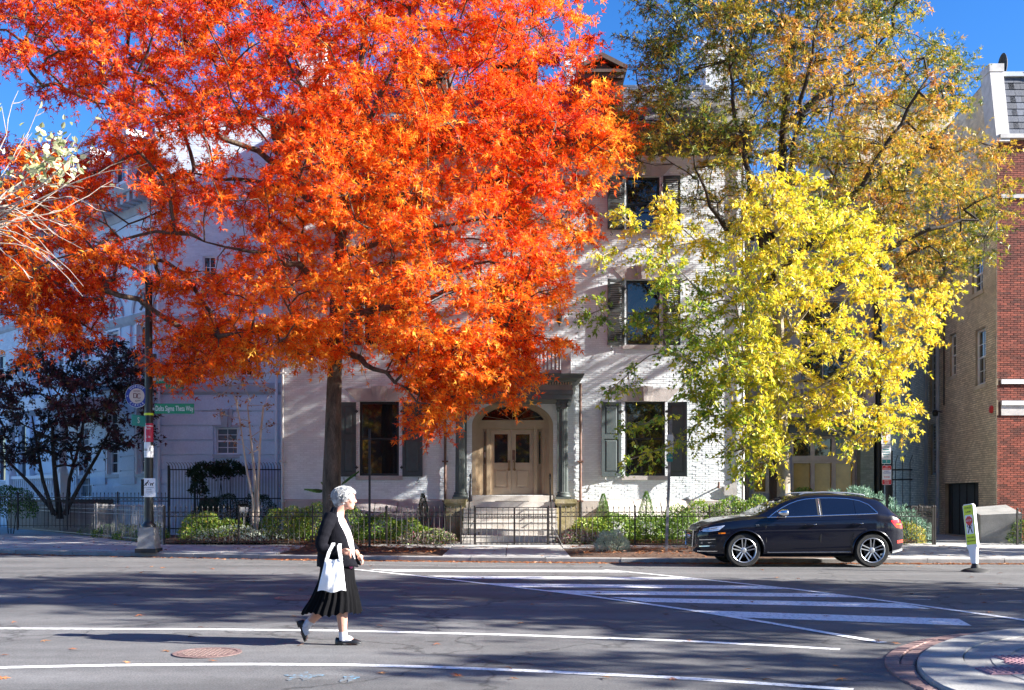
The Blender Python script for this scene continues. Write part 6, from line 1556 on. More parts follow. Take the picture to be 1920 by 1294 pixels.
def remeshed(mb, name, m, parent, vox, smooth_it=4, dec=0):
    me = mb.mesh(name); o = bpy.data.objects.new('tmp', me); COL.objects.link(o)
    r = o.modifiers.new('r', 'REMESH'); r.mode = 'VOXEL'; r.voxel_size = vox
    sm = o.modifiers.new('s', 'SMOOTH'); sm.iterations = smooth_it; sm.factor = .5
    if dec: dm_c = o.modifiers.new('d', 'DECIMATE'); dm_c.ratio = dec
    bpy.context.view_layer.update(); e = o.evaluated_get(bpy.context.evaluated_depsgraph_get())
    me2 = bpy.data.meshes.new_from_object(e); me2.name = name; bpy.data.objects.remove(o)
    me2.polygons.foreach_set('use_smooth', [True]*len(me2.polygons)); me2.materials.clear(); me2.materials.append(m)
    return link(bpy.data.objects.new(name, me2), parent)
def ellipsoid(mb, c, rx, ry, rz, n=20, k=12):
    rg = []
    for i in range(1, k):
        t = math.pi*i/k; rg.append([(c[0]+rx*math.sin(t)*math.cos(a), c[1]+ry*math.sin(t)*math.sin(a), c[2]-rz*math.cos(t)) for a in [2*math.pi*j/n for j in range(n)]])
    mb.rings(rg)
pp = gnd(640, 1207)
person = thing('person', 'person with grey hair in black cardigan and pleated skirt walking across the road', 'person', (pp.x, pp.y, 0))
b = MB()
ellipsoid(b, (.040, 0, 1.500), .096, .073, .100); ellipsoid(b, (.068, 0, 1.452), .068, .058, .085)      # skull, face
ellipsoid(b, (.098, 0, 1.388), .030, .032, .024); ellipsoid(b, (.075, 0, 1.405), .055, .048, .035)       # chin, jaw
b.tube([(.126, 0, 1.487), (.142, 0, 1.458), (.152, 0, 1.444)], [.009, .012, .013], 10); ellipsoid(b, (.138, 0, 1.440), .016, .018, .009)   # nose
ellipsoid(b, (.122, 0, 1.495), .018, .045, .011); ellipsoid(b, (.126, 0, 1.419), .012, .022, .008); ellipsoid(b, (.122, 0, 1.407), .012, .020, .008)    # brow, lips
for s in (-1, 1):
    ellipsoid(b, (.100, s*.040, 1.452), .022, .018, .022); ellipsoid(b, (.020, s*.074, 1.462), .020, .010, .032)       # cheek, ear
    ellipsoid(b, (.118, s*.030, 1.476), .012, .016, .010)
b.tube([(-.045, 0, 1.30), (-.02, 0, 1.36), (.015, 0, 1.42), (.03, 0, 1.46)], [.075, .058, .052, .055], 16)    # neck
b.tube([(-.04, 0, .78), (-.045, 0, .95), (-.05, 0, 1.12), (-.06, 0, 1.25), (-.05, 0, 1.32)], [.13, .13, .125, .11, .06], 16)
ARM = [(-.085, -.14, 1.285), (-.13, -.21, 1.16), (-.165, -.225, 1.02), (-.07, -.225, .965), (.035, -.205, .955)]
b.tube(ARM, [.040, .040, .036, .036, .027], 12)
LARM = [(-.03, .14, 1.285), (.01, .21, 1.16), (.02, .225, 1.03), (.09, .18, .96), (.15, .12, .90)]
b.tube(LARM, [.040, .040, .036, .036, .026], 12)
# right hand closing over the bag straps
ellipsoid(b, (.074, -.203, .947), .040, .016, .036)
for k, (dz, ln) in enumerate(((.029, .066), (.010, .074), (-.009, .068), (-.028, .054))):
    x0, z0 = .108, .947+dz; b.tube([(x0-.02, -.203, z0), (x0+.012, -.210, z0-.008), (x0+.020+.1*(ln-.05), -.200, z0-.032), (x0+.004, -.186, z0-.044)], [.0080, .0075, .0072, .0062], 8)
b.tube([(.060, -.205, .972), (.085, -.222, .975), (.108, -.218, .962)], [.012, .0105, .009], 8)
# left hand
ellipsoid(b, (.178, .098, .872), .030, .020, .036)
for k in range(4): y = .070+.019*k; b.tube([(.188, y, .858), (.205, y, .835), (.200, y-.004, .808), (.186, y-.006, .798)], [.0080, .0075, .0072, .0062], 8)
b.tube([(.166, .088, .885), (.188, .070, .872), (.198, .064, .852)], [.012, .010, .008], 8)
b.tube([(-.02, -.09, .82), (.02, -.09, .62), (.045, -.09, .46), (.022, -.09, .30), (.032, -.09, .10), (.036, -.09, .06)], [.09, .07, .056, .058, .037, .036], 14)
b.tube([(-.05, .09, .82), (-.09, .09, .62), (-.12, .09, .45), (-.24, .09, .315), (-.365, .09, .185), (-.385, .09, .155)], [.09, .07, .056, .058, .038, .036], 14)
b.tube([(.02, -.09, .055), (.10, -.09, .04), (.18, -.09, .030)], [.036, .036, .024], 12); b.tube([(-.385, .09, .16), (-.405, .09, .10), (-.375, .09, .03)], [.036, .034, .024], 12)
body_ = remeshed(b, 'body', M['skin'], person, .0054, 2, .45)
for s in (-1, 1): mb = MB(); ellipsoid(mb, (.124, s*.031, 1.474), .0065, .0095, .0055, 12, 8); mb.build('eye', M['eye'], person, local=True, smooth=True)
# torso clothes
TZ = [(.80, -.225, .165, .205), (.88, -.222, .150, .20), (.96, -.218, .145, .195), (1.06, -.212, .132, .195), (1.15, -.195, .105, .19), (1.24, -.16, .06, .18), (1.30, -.125, .03, .145), (1.345, -.093, .022, .085), (1.372, -.080, .028, .066), (1.39, -.07, .03, .060)]
def torso_ring(z, infl=0.0, a0=0, a1=360, n=40):
    xb = float(np.interp(z, [t[0] for t in TZ], [t[1] for t in TZ])); xf = float(np.interp(z, [t[0] for t in TZ], [t[2] for t in TZ])); ry = float(np.interp(z, [t[0] for t in TZ], [t[3] for t in TZ]))
    cx_, rx = (xb+xf)/2, (xf-xb)/2
    return [(cx_+(rx+infl)*math.cos(a), (ry*.82+infl)*math.sin(a), z) for a in [R(a0)+(R(a1)-R(a0))*k/n for k in range(n+1)]]
mb = MB(); mb.rings([torso_ring(z, -.014, 0, 351, 39) for z in np.linspace(.86, 1.36, 18)]); mb.build('blouse', M['blouse'], person, local=True, smooth=True)
mb = MB(); ellipsoid(mb, (.105, -.085, .815), .035, .03, .05); ellipsoid(mb, (.09, -.10, .845), .03, .03, .03); mb.build('pink_hem', M['pink'], person, local=True, smooth=True)
cm = MB(); rg = []
zz = np.linspace(.79, 1.385, 26)
for z in zz:
    th = float(np.interp(z, [.79, .95, 1.1, 1.25, 1.385], [26, 40, 52, 66, 92])); fl_ = max(0, (.93-z))*.25
    r_ = torso_ring(z, .006, th, 360-th, 40)
    r_ = [(x+(fl_*.9 if (k < 5 or k > 35) and x > .02 else 0)+.004*math.sin(9*k/40*6.28+z*30), y, zc+.006*math.sin(k*.9)*(z < .82)) for k, (x, y, zc) in enumerate(r_)]
    rg.append(r_)
cm.rings(rg, closed=False)
cme = cm.mesh('cardigan', smooth=True); co_ = bpy.data.objects.new('tmpc', cme); COL.objects.link(co_); so_m = co_.modifiers.new('s', 'SOLIDIFY'); so_m.thickness = .014; so_m.offset = 1
bpy.context.view_layer.update(); cme2 = bpy.data.meshes.new_from_object(co_.evaluated_get(bpy.context.evaluated_depsgraph_get())); bpy.data.objects.remove(co_)
cme2.materials.clear(); cme2.materials.append(M['knit_black']); card = link(bpy.data.objects.new('cardigan', cme2), person)
sl = MB()
def bumpy(P, rr, n=26):
    out, ro = [], []
    for k in range(n+1):
        t = k/n*(len(P)-1); i = min(int(t), len(P)-2); f_ = t-i; out.append(Vector(P[i]).lerp(Vector(P[i+1]), f_)); ro.append((rr[i]*(1-f_)+rr[i+1]*f_)*(1+.025*math.sin(k*2.1)+.02*math.sin(k*3.7)))
    return out, ro
SA = [(-.075, -.11, 1.30), (-.12, -.19, 1.19), (-.165, -.225, 1.03), (-.155, -.23, .985), (-.06, -.225, .955), (.03, -.208, .955)]
p_, r_ = bumpy(SA, [.080, .068, .060, .058, .052, .044]); sl.tube(p_, r_, 14)
p_, r_ = bumpy(LARM, [.07, .062, .056, .052, .044]); sl.tube(p_[:-3], r_[:-3], 14)
remeshed(sl, 'sleeve', M['knit_black'], person, .009, 3)
# pleated skirt
rg = []; n = 156
for z in np.linspace(.325, .88, 22):
    xb = float(np.interp(z, [.30, .36, .45, .52, .65, .8, .88], [-.40, -.372, -.31, -.275, -.225, -.21, -.20])); xf = float(np.interp(z, [.30, .36, .45, .52, .65, .8, .88], [.20, .19, .175, .16, .135, .13, .12])); ry = float(np.interp(z, [.3, .5, .8], [.27, .23, .19]))
    am = float(np.interp(z, [.3, .55, .75], [.013, .008, .0])); cx_, rx = (xb+xf)/2, (xf-xb)/2
    rr = []
    for k in range(n):
        a = 2*math.pi*k/n; w_ = math.sin(26*a+1.3*math.sin(3*a))*am+am*.8*math.sin(7*a+2); rr.append((cx_+(rx+w_)*math.cos(a), (ry+w_)*math.sin(a), z+(.016*math.sin(5*a)+.010*math.sin(26*a) if z < .34 else 0)))
    rg.append(rr)
mb = MB(); mb.rings(rg, cap=False); sk = mb.build('skirt', M['skirt_black'], person, local=True, smooth=True)
# socks and flat shoes
mb = MB(); mb.tube([(.030, -.09, .135), (.033, -.09, .09), (.036, -.09, .05)], [.042, .043, .045], 14); mb.tube([(.03, -.09, .062), (.085, -.09, .058), (.12, -.09, .045)], [.042, .040, .034], 12); mb.build('sock', M['sock'], person, local=True, smooth=True)
mb = MB(); mb.tube([(-.325, .09, .225), (-.36, .09, .19), (-.385, .09, .155)], [.043, .043, .044], 14); mb.tube([(-.385, .09, .16), (-.39, .09, .115), (-.375, .09, .075)], [.043, .041, .036], 12); mb.build('sock', M['sock'], person, local=True, smooth=True)
def shoe(tr):
    rg = []; prof = [(-.045, .024, .052, .0), (-.035, .034, .062, .0), (.0, .038, .058, .0), (.05, .037, .046, .004), (.10, .041, .046, .004), (.15, .043, .046, .002), (.19, .036, .034, .0), (.215, .020, .022, .0)]
    for x, hw_, ht, zb in prof:
        rg.append([tr(x, hw_*math.cos(a)*(1 if math.sin(a) > -.2 else .92), zb+.004+(ht*(max(math.sin(a), 0)**.8))) for a in [2*math.pi*k/20 for k in range(20)]])
    mb = MB(); mb.rings(rg); o = mb.build('shoe', M['shoe'], person, local=True, smooth=50)
    mb = MB(); mb.hexa([tr(-.045, -.03, -.012), tr(.03, -.032, -.012), tr(.03, .032, -.012), tr(-.045, .03, -.012), tr(-.045, -.032, .006), tr(.03, -.034, .006), tr(.03, .034, .006), tr(-.045, .032, .006)]); mb.build('heel', M['shoe'], o, local=True)
shoe(lambda x, y, z: (x, -.09+y, z+.012))
ca, sa = math.cos(R(74)), math.sin(R(74))
shoe(lambda x, y, z: (-.455+(x+.02)*ca*.9+(z)*sa, .09+y, .185-(x)*sa*.86+(z)*ca))
# curly grey hair: cap and locks
hb = MB(); ellipsoid(hb, (.025, 0, 1.512), .106, .086, .085); ellipsoid(hb, (-.012, 0, 1.462), .080, .084, .076); ellipsoid(hb, (.078, 0, 1.550), .052, .060, .034); ellipsoid(hb, (-.02, 0, 1.425), .06, .07, .04)
rr_ = random.Random(5)
for k in range(90):
    a = rr_.uniform(0, 2*math.pi); t = rr_.uniform(-.3, 1); d = Vector((math.cos(a)*math.sqrt(1-t*t), math.sin(a)*math.sqrt(1-t*t), t)); c = Vector((.022, 0, 1.505))+Vector((d.x*.108, d.y*.086, d.z*.084))
    if c.x > .105 and c.z < 1.535: continue
    q = rr_.uniform(.010, .020); ellipsoid(hb, c, q*rr_.uniform(.9, 1.4), q, q*rr_.uniform(.7, 1.1), 8, 6)
hair = remeshed(hb, 'hair', M['hair'], person, .0062, 2)
lk = MB()
for k in range(980):
    a = rr_.uniform(0, 2*math.pi); t = rr_.uniform(-.8, 1); d = Vector((math.cos(a)*math.sqrt(1-t*t), math.sin(a)*math.sqrt(1-t*t), t))
    c = Vector((.022, 0, 1.505))
    if d.x*.116+c.x > .085 and d.z*.09+c.z < 1.52: continue
    if d.x*.116+c.x > .02 and d.z*.09+c.z < 1.455: continue
    tv = (Vector((rr_.uniform(-.9, .3), rr_.uniform(-.6, .6), rr_.uniform(-.9, .2)))); tv = (tv-d*tv.dot(d)).normalized(); cu_ = rr_.uniform(-.5, .5); sv = d.cross(tv); P = []
    L_h = rr_.uniform(.045, .085); fb = .10*max(0, d.x)*max(0, d.z+.2)
    for q in range(6):
        s_ = q/5; dd = (d+tv*(s_-.3)*L_h/.1+sv*cu_*L_h/.1*s_*s_).normalized(); r_h = 1+.06+fb+.10*math.sin(math.pi*s_)*rr_.uniform(.5, 1.2)-(.04 if q == 5 else 0)
        P.append(c+Vector((dd.x*.112, dd.y*.091, dd.z*.088))*r_h)
    if min(p.z for p in P if p.x > .09) < 1.515 if any(p.x > .09 for p in P) else False: continue
    lk.tube(P, [.0014, .0026, .0029, .0026, .002, .0008], 3)
for k in range(60):
    a = rr_.uniform(0, 2*math.pi); t = rr_.uniform(-.4, 1); d = Vector((math.cos(a)*math.sqrt(1-t*t), math.sin(a)*math.sqrt(1-t*t), t)); c = Vector((.022, 0, 1.505))
    if d.x > .5 and d.z < .45: continue
    p0_ = c+Vector((d.x*.112, d.y*.092, d.z*.088)); w_ = Vector((rr_.uniform(-1, 1), rr_.uniform(-1, 1), rr_.uniform(-.6, 1)))*.018; lk.tube([p0_, p0_+d*.018+w_*.3, p0_+d*.026+w_], [.0018, .0014, .0007], 3)
o = lk.build('hair_locks', M['hair'], hair, local=True, smooth=True); o['kind'] = 'stuff'
# white tote bag hanging from the forearm
bag = thing('tote_bag', 'white cloth tote bag hanging from the forearm of the walking person', 'bag', (pp.x-.05, pp.y-.285, .55))
bx0, bz0_ = .05, -.55
def bagp(u, v, s):   # u 0..1 across, v 0..1 up
    xl = -.188+(.078)*v; xr = .094-(.040)*v; z = .560+.33*v+(.012*math.sin(u*9))*(1-v)-.03*v*math.sin(math.pi*u)*.6
    bulge = .035*math.sin(math.pi*u)**.6*math.sin(math.pi*min(v*1.0+.08, 1))**.6
    wr_ = .006*math.sin(11*u+4*v)*v+.003*math.sin(19*u-7*v)
    return (xl+(xr-xl)*u+bx0, s*(bulge+.004)+wr_, z+bz0_)
mb = MB(); mb.sm = True
for s in (-1, 1):
    for i in range(20):
        for j in range(14): mb.poly([bagp(i/20, j/14, s), bagp((i+1)/20, j/14, s), bagp((i+1)/20, (j+1)/14, s), bagp(i/20, (j+1)/14, s)])
for j in range(14):
    for u in (0, 1): mb.poly([bagp(u, j/14, -1), bagp(u, (j+1)/14, -1), bagp(u, (j+1)/14, 1), bagp(u, j/14, 1)])
for i in range(20): mb.poly([bagp(i/20, 0, -1), bagp((i+1)/20, 0, -1), bagp((i+1)/20, 0, 1), bagp(i/20, 0, 1)])
mb.build('bag_body', M['cloth_white'], bag, local=True, smooth=True)
for s in (-1, 1):
    for (xa, za, xm, zm) in ((-.100, .875, -.045, 1.028), (.045, .885, .020, 1.020)):
        y = .012 if s < 0 else .02
        P = [(xa, s*.010), (xa+(xm-xa)*.5, s*.012), (xm, .045+s*.03), (xm+.005, .06)]
        Z = [za-.02, za+(zm-za)*.5, zm-.02, zm+.01]
        mb = MB(); rg = []
        for (x, y_), z in zip(P, Z): rg.append([(x-.016+bx0, y_-.003, z+bz0_), (x+.016+bx0, y_-.003, z+bz0_), (x+.016+bx0, y_+.003, z+bz0_), (x-.016+bx0, y_+.003, z+bz0_)])
        mb.rings(rg); mb.build('strap', M['cloth_white'], bag, local=True, smooth=40)
# ------------------------------------------------------------------ vegetation kit
def leaf_geom(P, D, N, S, shape):
    """P,D,N (n,3), S (n,). Returns verts, [faces]"""
    N = N-(N*D).sum(1, keepdims=True)*D; N /= np.linalg.norm(N, axis=1, keepdims=True)+1e-9
    B = np.cross(N, D)
    pts, faces = shape
    pts = np.array(pts); k = len(pts)
    V = P[:, None, :]+S[:, None, None]*(pts[None, :, 0:1]*D[:, None, :]+pts[None, :, 1:2]*B[:, None, :]+pts[None, :, 2:3]*N[:, None, :])
    base = (np.arange(len(P))*k)[:, None, None]; out = []
    for f in faces:
        f = np.array(f); out.append((base+f[None]).reshape(-1, f.shape[1]))
    return V.reshape(-1, 3), out, k
OAK = ([(0, 0, 0), (.45, .07, .03), (1, 0, -.06), (.45, -.07, .03), (.18, .05, .02), (.55, .46, -.02), (.34, .06, .03), (.18, -.05, .02), (.55, -.46, -.02), (.34, -.06, .03), (.05, .03, 0), (.12, .42, -.03), (.20, .05, .02), (.05, -.03, 0), (.12, -.42, -.03), (.20, -.05, .02)],
       [[(0, 1, 2, 3)], [(4, 6, 5), (7, 8, 9), (10, 12, 11), (13, 14, 15)]])
OAK3 = ([(0, 0, 0), (.45, .08, .03), (1, 0, -.06), (.45, -.08, .03), (.10, .05, .02), (.42, .50, -.02), (.32, .06, .03), (.10, -.05, .02), (.42, -.50, -.02), (.32, -.06, .03)], [[(0, 1, 2, 3)], [(4, 6, 5), (7, 8, 9)]])
MAPLE = ([(0, 0, 0), (.35, .22, .05), (1, 0, -.10), (.35, -.22, .05), (.10, .08, .0), (.62, .52, -.06), (.30, .10, .04), (.10, -.08, 0), (.62, -.52, -.06), (.30, -.10, .04)], [[(0, 1, 2, 3)], [(4, 6, 5), (7, 8, 9)]])
SIMPLE = ([(0, 0, 0), (.45, .24, .05), (1, 0, -.06), (.45, -.24, .05)], [[(0, 1, 2, 3)]])
NEEDLE = ([(0, 0, 0), (.4, .10, .03), (1, 0, 0), (.4, -.10, .03)], [[(0, 1, 2, 3)]])
def unit(a): return a/(np.linalg.norm(a, axis=-1, keepdims=True)+1e-9)
def leaves_obj(name, P, D, N, S, shape, m, tone, parent, kind=None):
    V, Fa, k = leaf_geom(P, unit(D), N, S, shape)
    o = npmesh(name, V, Fa, m, parent, tone=np.repeat(np.clip(tone, 0, 1), k))
    if kind: o['kind'] = kind
    return o
def tubes_np(P0, P1, r0, r1, n):
    D = unit(P1-P0); A = np.where(np.abs(D[:, 2:3]) < .9, np.array([[0, 0, 1.0]]), np.array([[1.0, 0, 0]])); X = unit(np.cross(D, A)); Y = np.cross(D, X)
    a = 2*np.pi*np.arange(n)/n; c = np.cos(a)[None, :, None]; s = np.sin(a)[None, :, None]
    ring = X[:, None, :]*c+Y[:, None, :]*s
    V = np.concatenate([P0[:, None, :]+ring*r0[:, None, None], P1[:, None, :]+D[:, None, :]*(r1*.3)[:, None, None]+ring*r1[:, None, None]], 1)
    base = (np.arange(len(P0))*2*n)[:, None, None]; j = np.arange(n); jn = (j+1) % n
    q = np.stack([j, jn, jn+n, j+n], 1)[None]
    return V.reshape(-1, 3), (base+q).reshape(-1, 4)
def inpoly(x, y, poly):
    c = False; n = len(poly); j = n-1
    for i in range(n):
        xi, yi = poly[i]; xj, yj = poly[j]
        if (yi > y) != (yj > y) and x < (xj-xi)*(y-yi)/(yj-yi)+xi: c = not c
        j = i
    return c
def edge_d(x, y, poly):
    p = np.array(poly, float); a = p; b_ = np.roll(p, -1, 0); ab = b_-a; t = np.clip((((np.array([x, y])-a)*ab).sum(1))/((ab*ab).sum(1)+1e-9), 0, 1)
    return float(np.sqrt((((a+ab*t[:, None])-np.array([x, y]))**2).sum(1)).min())
def sample_crown(poly, Yc, tmax, Rpx, n, holes=(), seed=1, minsep=.5, keep=None):
    """cluster centres filling a rounded crown volume around depth Yc"""
    r = random.Random(seed); xs_ = [p[0] for p in poly]; ys_ = [p[1] for p in poly]; out = []; tries = 0; cells = {}
    while len(out) < n and tries < n*60:
        tries += 1; x, y = r.uniform(min(xs_), max(xs_)), r.uniform(min(ys_), max(ys_))
        if not inpoly(x, y, poly): continue
        if any(inpoly(x, y, h) and r.random() < q for h, q in holes): continue
        d = min(edge_d(x, y, poly)/Rpx, 1); t = tmax*math.sqrt(max(1-(1-d)**2, .02)); Y = Yc+r.uniform(-1, 1)*t
        p = at(x, y, Y)
        if p.z < .8: continue
        if keep and not keep(p): continue
        ck = (int(p.x/minsep), int(p.y/minsep), int(p.z/minsep)); bad = False
        for a in (-1, 0, 1):
            for b_ in (-1, 0, 1):
                for c in (-1, 0, 1):
                    for q in cells.get((ck[0]+a, ck[1]+b_, ck[2]+c), ()):
                        if (q-p).length < minsep: bad = True
        if bad: continue
        cells.setdefault(ck, []).append(p); out.append(p)
    return np.array([tuple(p) for p in out])
def ell_crown(c, rx, ry, rz, n, seed, minr=.3):
    r = np.random.default_rng(seed); d = unit(r.normal(size=(n, 3))); q = r.uniform(minr**3, 1, n)**(1/3)
    return np.array(c)+d*q[:, None]*np.array([rx, ry, rz])
def skeleton(trunk, targets, step=.45, droop=0.0, tipr=.012, expo=2.35, trunk_r=(.25, .1), seed=3, up=.25, limbs=(), limb_r=(.10, .025)):
    """attach every target to the nearest part of the growing tree; returns segment arrays"""
    r = np.random.default_rng(seed)
    pos = [np.array(p, float) for p in trunk]; par = [-1]+list(range(len(trunk)-1)); nt_ = len(trunk); plen = list(np.cumsum([0]+[np.linalg.norm(pos[i]-pos[i-1]) for i in range(1, nt_)]))
    fixed = {}
    for lm in limbs:
        lm = [np.array(p, float) for p in lm]; d_ = []
        for a, b_ in zip(lm[:-1], lm[1:]):
            m = max(1, int(np.linalg.norm(b_-a)/.4)); d_ += [a+(b_-a)*k/m for k in range(m)]
        d_.append(lm[-1]); j = int(np.argmin([np.linalg.norm(p-d_[0]) for p in pos[:nt_]]))
        for k, q in enumerate(d_):
            q = q+r.normal(0, .05, 3); s_ = k/(len(d_)-1); pos.append(q); par.append(j); plen.append(plen[j]+.4); j = len(pos)-1; fixed[j] = limb_r[0]*(1-s_)+limb_r[1]*s_
    n = len(pos); PA = np.zeros((n+len(targets)*60, 3)); PL_ = np.zeros(len(PA)); PA[:n] = pos; PL_[:n] = plen
    td = np.array([np.min(np.linalg.norm(PA[:n]-t, axis=1)) for t in targets]); order = np.argsort(td); tipn = []
    for ti in order:
        t = targets[ti]; d = PA[:n]-t; dist = np.linalg.norm(d, axis=1)
        cost = dist*1.0+PL_[:n]*.12+np.maximum(d[:, 2], 0)*up+np.where(np.arange(n) < nt_*.35, 50, 0)
        j = int(np.argmin(cost)); p0 = PA[j].copy(); L = dist[j]; m = max(1, int(round(L/step)))
        if par[j] >= 0: pd = PA[j]-PA[par[j]]; pd = pd/(np.linalg.norm(pd)+1e-9)
        else: pd = np.array([0, 0, 1.0])
        dirn = (t-p0)/(L+1e-9); c1 = p0+(pd*.45+dirn*.55)*L*.4+np.array([0, 0, .10*L]); c2 = t-dirn*L*.3+np.array([0, 0, droop*L])
        prev = j
        for k in range(1, m+1):
            s = k/m; q = (1-s)**3*p0+3*(1-s)**2*s*c1+3*(1-s)*s*s*c2+s**3*t
            if k < m: q = q+r.normal(0, .035*step/.45, 3)
            PA[n] = q; PL_[n] = PL_[prev]+np.linalg.norm(q-PA[prev]); par.append(prev); prev = n; n += 1
        tipn.append(prev)
    par = np.array(par); PA = PA[:n]; rad = np.zeros(n); acc = np.zeros(n)
    for i in range(n-1, 0, -1):
        rad[i] = max(acc[i], tipr**expo)**(1/expo) if acc[i] > 0 else tipr
        acc[par[i]] += rad[i]**expo
    rad[0] = max(acc[0], tipr**expo)**(1/expo)
    f = trunk_r[0]/rad[1] if nt_ > 1 else 1
    big = rad > .03; rad = np.where(big, .03+(rad-.03)*max((trunk_r[0]-.03)/max(rad[1]-.03, .01), .0), rad)
    tt_ = np.linspace(0, 1, nt_); rad[:nt_] = np.maximum(rad[:nt_]*.0+trunk_r[0]*(1-tt_)+trunk_r[1]*tt_, 0)
    for k, v in fixed.items(): rad[k] = max(v, .012)
    return PA, par, rad, np.array(tipn), order
def tree(name, label, trunk, targets, trunk_r, leafm, bark, group=None, twigs=9, twl=.75, leaves=10, size=.15, shape=OAK, tone=None, droop=0.0, seed=1, flat=.55, tipr=.012, hang=0.0, cat='tree', lightdir=(.35, -.25, .7), bare=None, trunk_sides=14, flare=1.7, twig_part=True, sz_var=.5, limbs=(), limb_r=(.10, .025)):
    base = Vector(trunk[0]); root = thing(name, label, cat, base, group)
    # resample trunk
    tp = [np.array(p, float) for p in trunk]; dense = []
    for a, b_ in zip(tp[:-1], tp[1:]):
        m = max(1, int(np.linalg.norm(b_-a)/.4)); dense += [a+(b_-a)*k/m for k in range(m)]
    dense.append(tp[-1])
    PA, par, rad, tips, order = skeleton(dense, targets, droop=droop, trunk_r=trunk_r, seed=seed, tipr=tipr, limbs=limbs, limb_r=limb_r)
    nt_ = len(dense)
    mb = MB(); rr = [rad[i]*(flare if i == 0 else (1+(flare-1)*.35 if i == 1 else 1)) for i in range(nt_)]
    pts = [Vector(dense[0])-Vector((0, 0, .15))]+[Vector(p) for p in dense]; rr = [rr[0]*1.15]+rr
    mb.tube(pts, rr, trunk_sides); 
    for k, v in enumerate(mb.v):   # lumpy bark outline
        i = k//trunk_sides; a = k % trunk_sides; c = pts[min(i, len(pts)-1)]; w_ = 1+.05*math.sin(a*2.6+i*.7)+.04*math.sin(a*5.1-i*1.3)+(.16*math.sin(a*3+1) if i <= 1 else 0)
        mb.v[k] = (c.x+(v[0]-c.x)*w_, c.y+(v[1]-c.y)*w_, v[2])
    tr = mb.build('trunk', bark, root, smooth=True)
    ii = np.arange(nt_, len(PA)); P1 = PA[ii]; P0 = PA[par[ii]]; r1 = rad[ii]; r0 = np.minimum(rad[par[ii]], r1*1.25+.004)
    VV, QQ, off = [], [], 0
    for lo, hi, n in ((.05, 9, 9), (.018, .05, 6), (0, .018, 4)):
        m_ = (r1 >= lo) & (r1 < hi)
        if m_.any(): v, q = tubes_np(P0[m_], P1[m_], r0[m_], r1[m_], n); VV.append(v); QQ.append(q+off); off += len(v)
    r = np.random.default_rng(seed+100); T = np.repeat(targets, twigs, 0); nT = len(T)
    pd = unit(PA[tips]-PA[par[tips]]); PD = np.zeros_like(targets); PD[order] = pd; PD = np.repeat(PD, twigs, 0)
    d = r.normal(size=(nT, 3)); d[:, 2] *= flat; d = unit(unit(d)+PD*.55); L = twl*r.uniform(.55, 1.15, nT)
    E = T+d*L[:, None]+np.array([0, 0, -hang])*L[:, None]; Mid = T+d*L[:, None]*.5+np.array([0, 0, .05])
    for a, b_, ra, rb2 in ((T, Mid, .0075, .005), (Mid, E, .005, .0025)):
        v, q = tubes_np(a, b_, np.full(nT, ra), np.full(nT, rb2), 3); VV.append(v); QQ.append(q+off); off += len(v)
    npmesh('branches', np.concatenate(VV), [np.concatenate(QQ)], bark, root, smooth=True)
    if leaves:
        lt = np.repeat(np.arange(nT), leaves); n = len(lt); s = r.uniform(.12, 1.08, n)[:, None]
        P = (1-s)**2*T[lt]+2*s*(1-s)*Mid[lt]+s*s*E[lt]+r.normal(0, .035, (n, 3))
        D = unit(d[lt]*.6+r.normal(size=(n, 3))*.75+np.array([0, 0, -.35])); N = unit(r.normal(size=(n, 3))*.75+np.array(lightdir))
        ct = tone(targets) if tone else np.full(len(targets), .5)
        tn = np.repeat(ct, twigs)[lt]+r.normal(0, .09, nT)[lt]+r.normal(0, .17, n)
        if bare is not None:
            kp = np.repeat(bare(targets), twigs)[lt] > r.random(n); P, D, N, tn = P[kp], D[kp], N[kp], tn[kp]; n = len(P)
        leaves_obj('crown', P, D, N, size*r.uniform(1-sz_var, 1+sz_var, n), shape, leafm, tn, root)
    return root
def vnoise(P, sc, seed):   # cheap smooth pseudo-noise in 0..1
    r = np.random.default_rng(seed); o = np.zeros(len(P))
    for k in range(6): w_ = r.normal(size=3)*sc; o += np.sin(P@w_+r.uniform(0, 6.28))
    return .5+o/6*.9

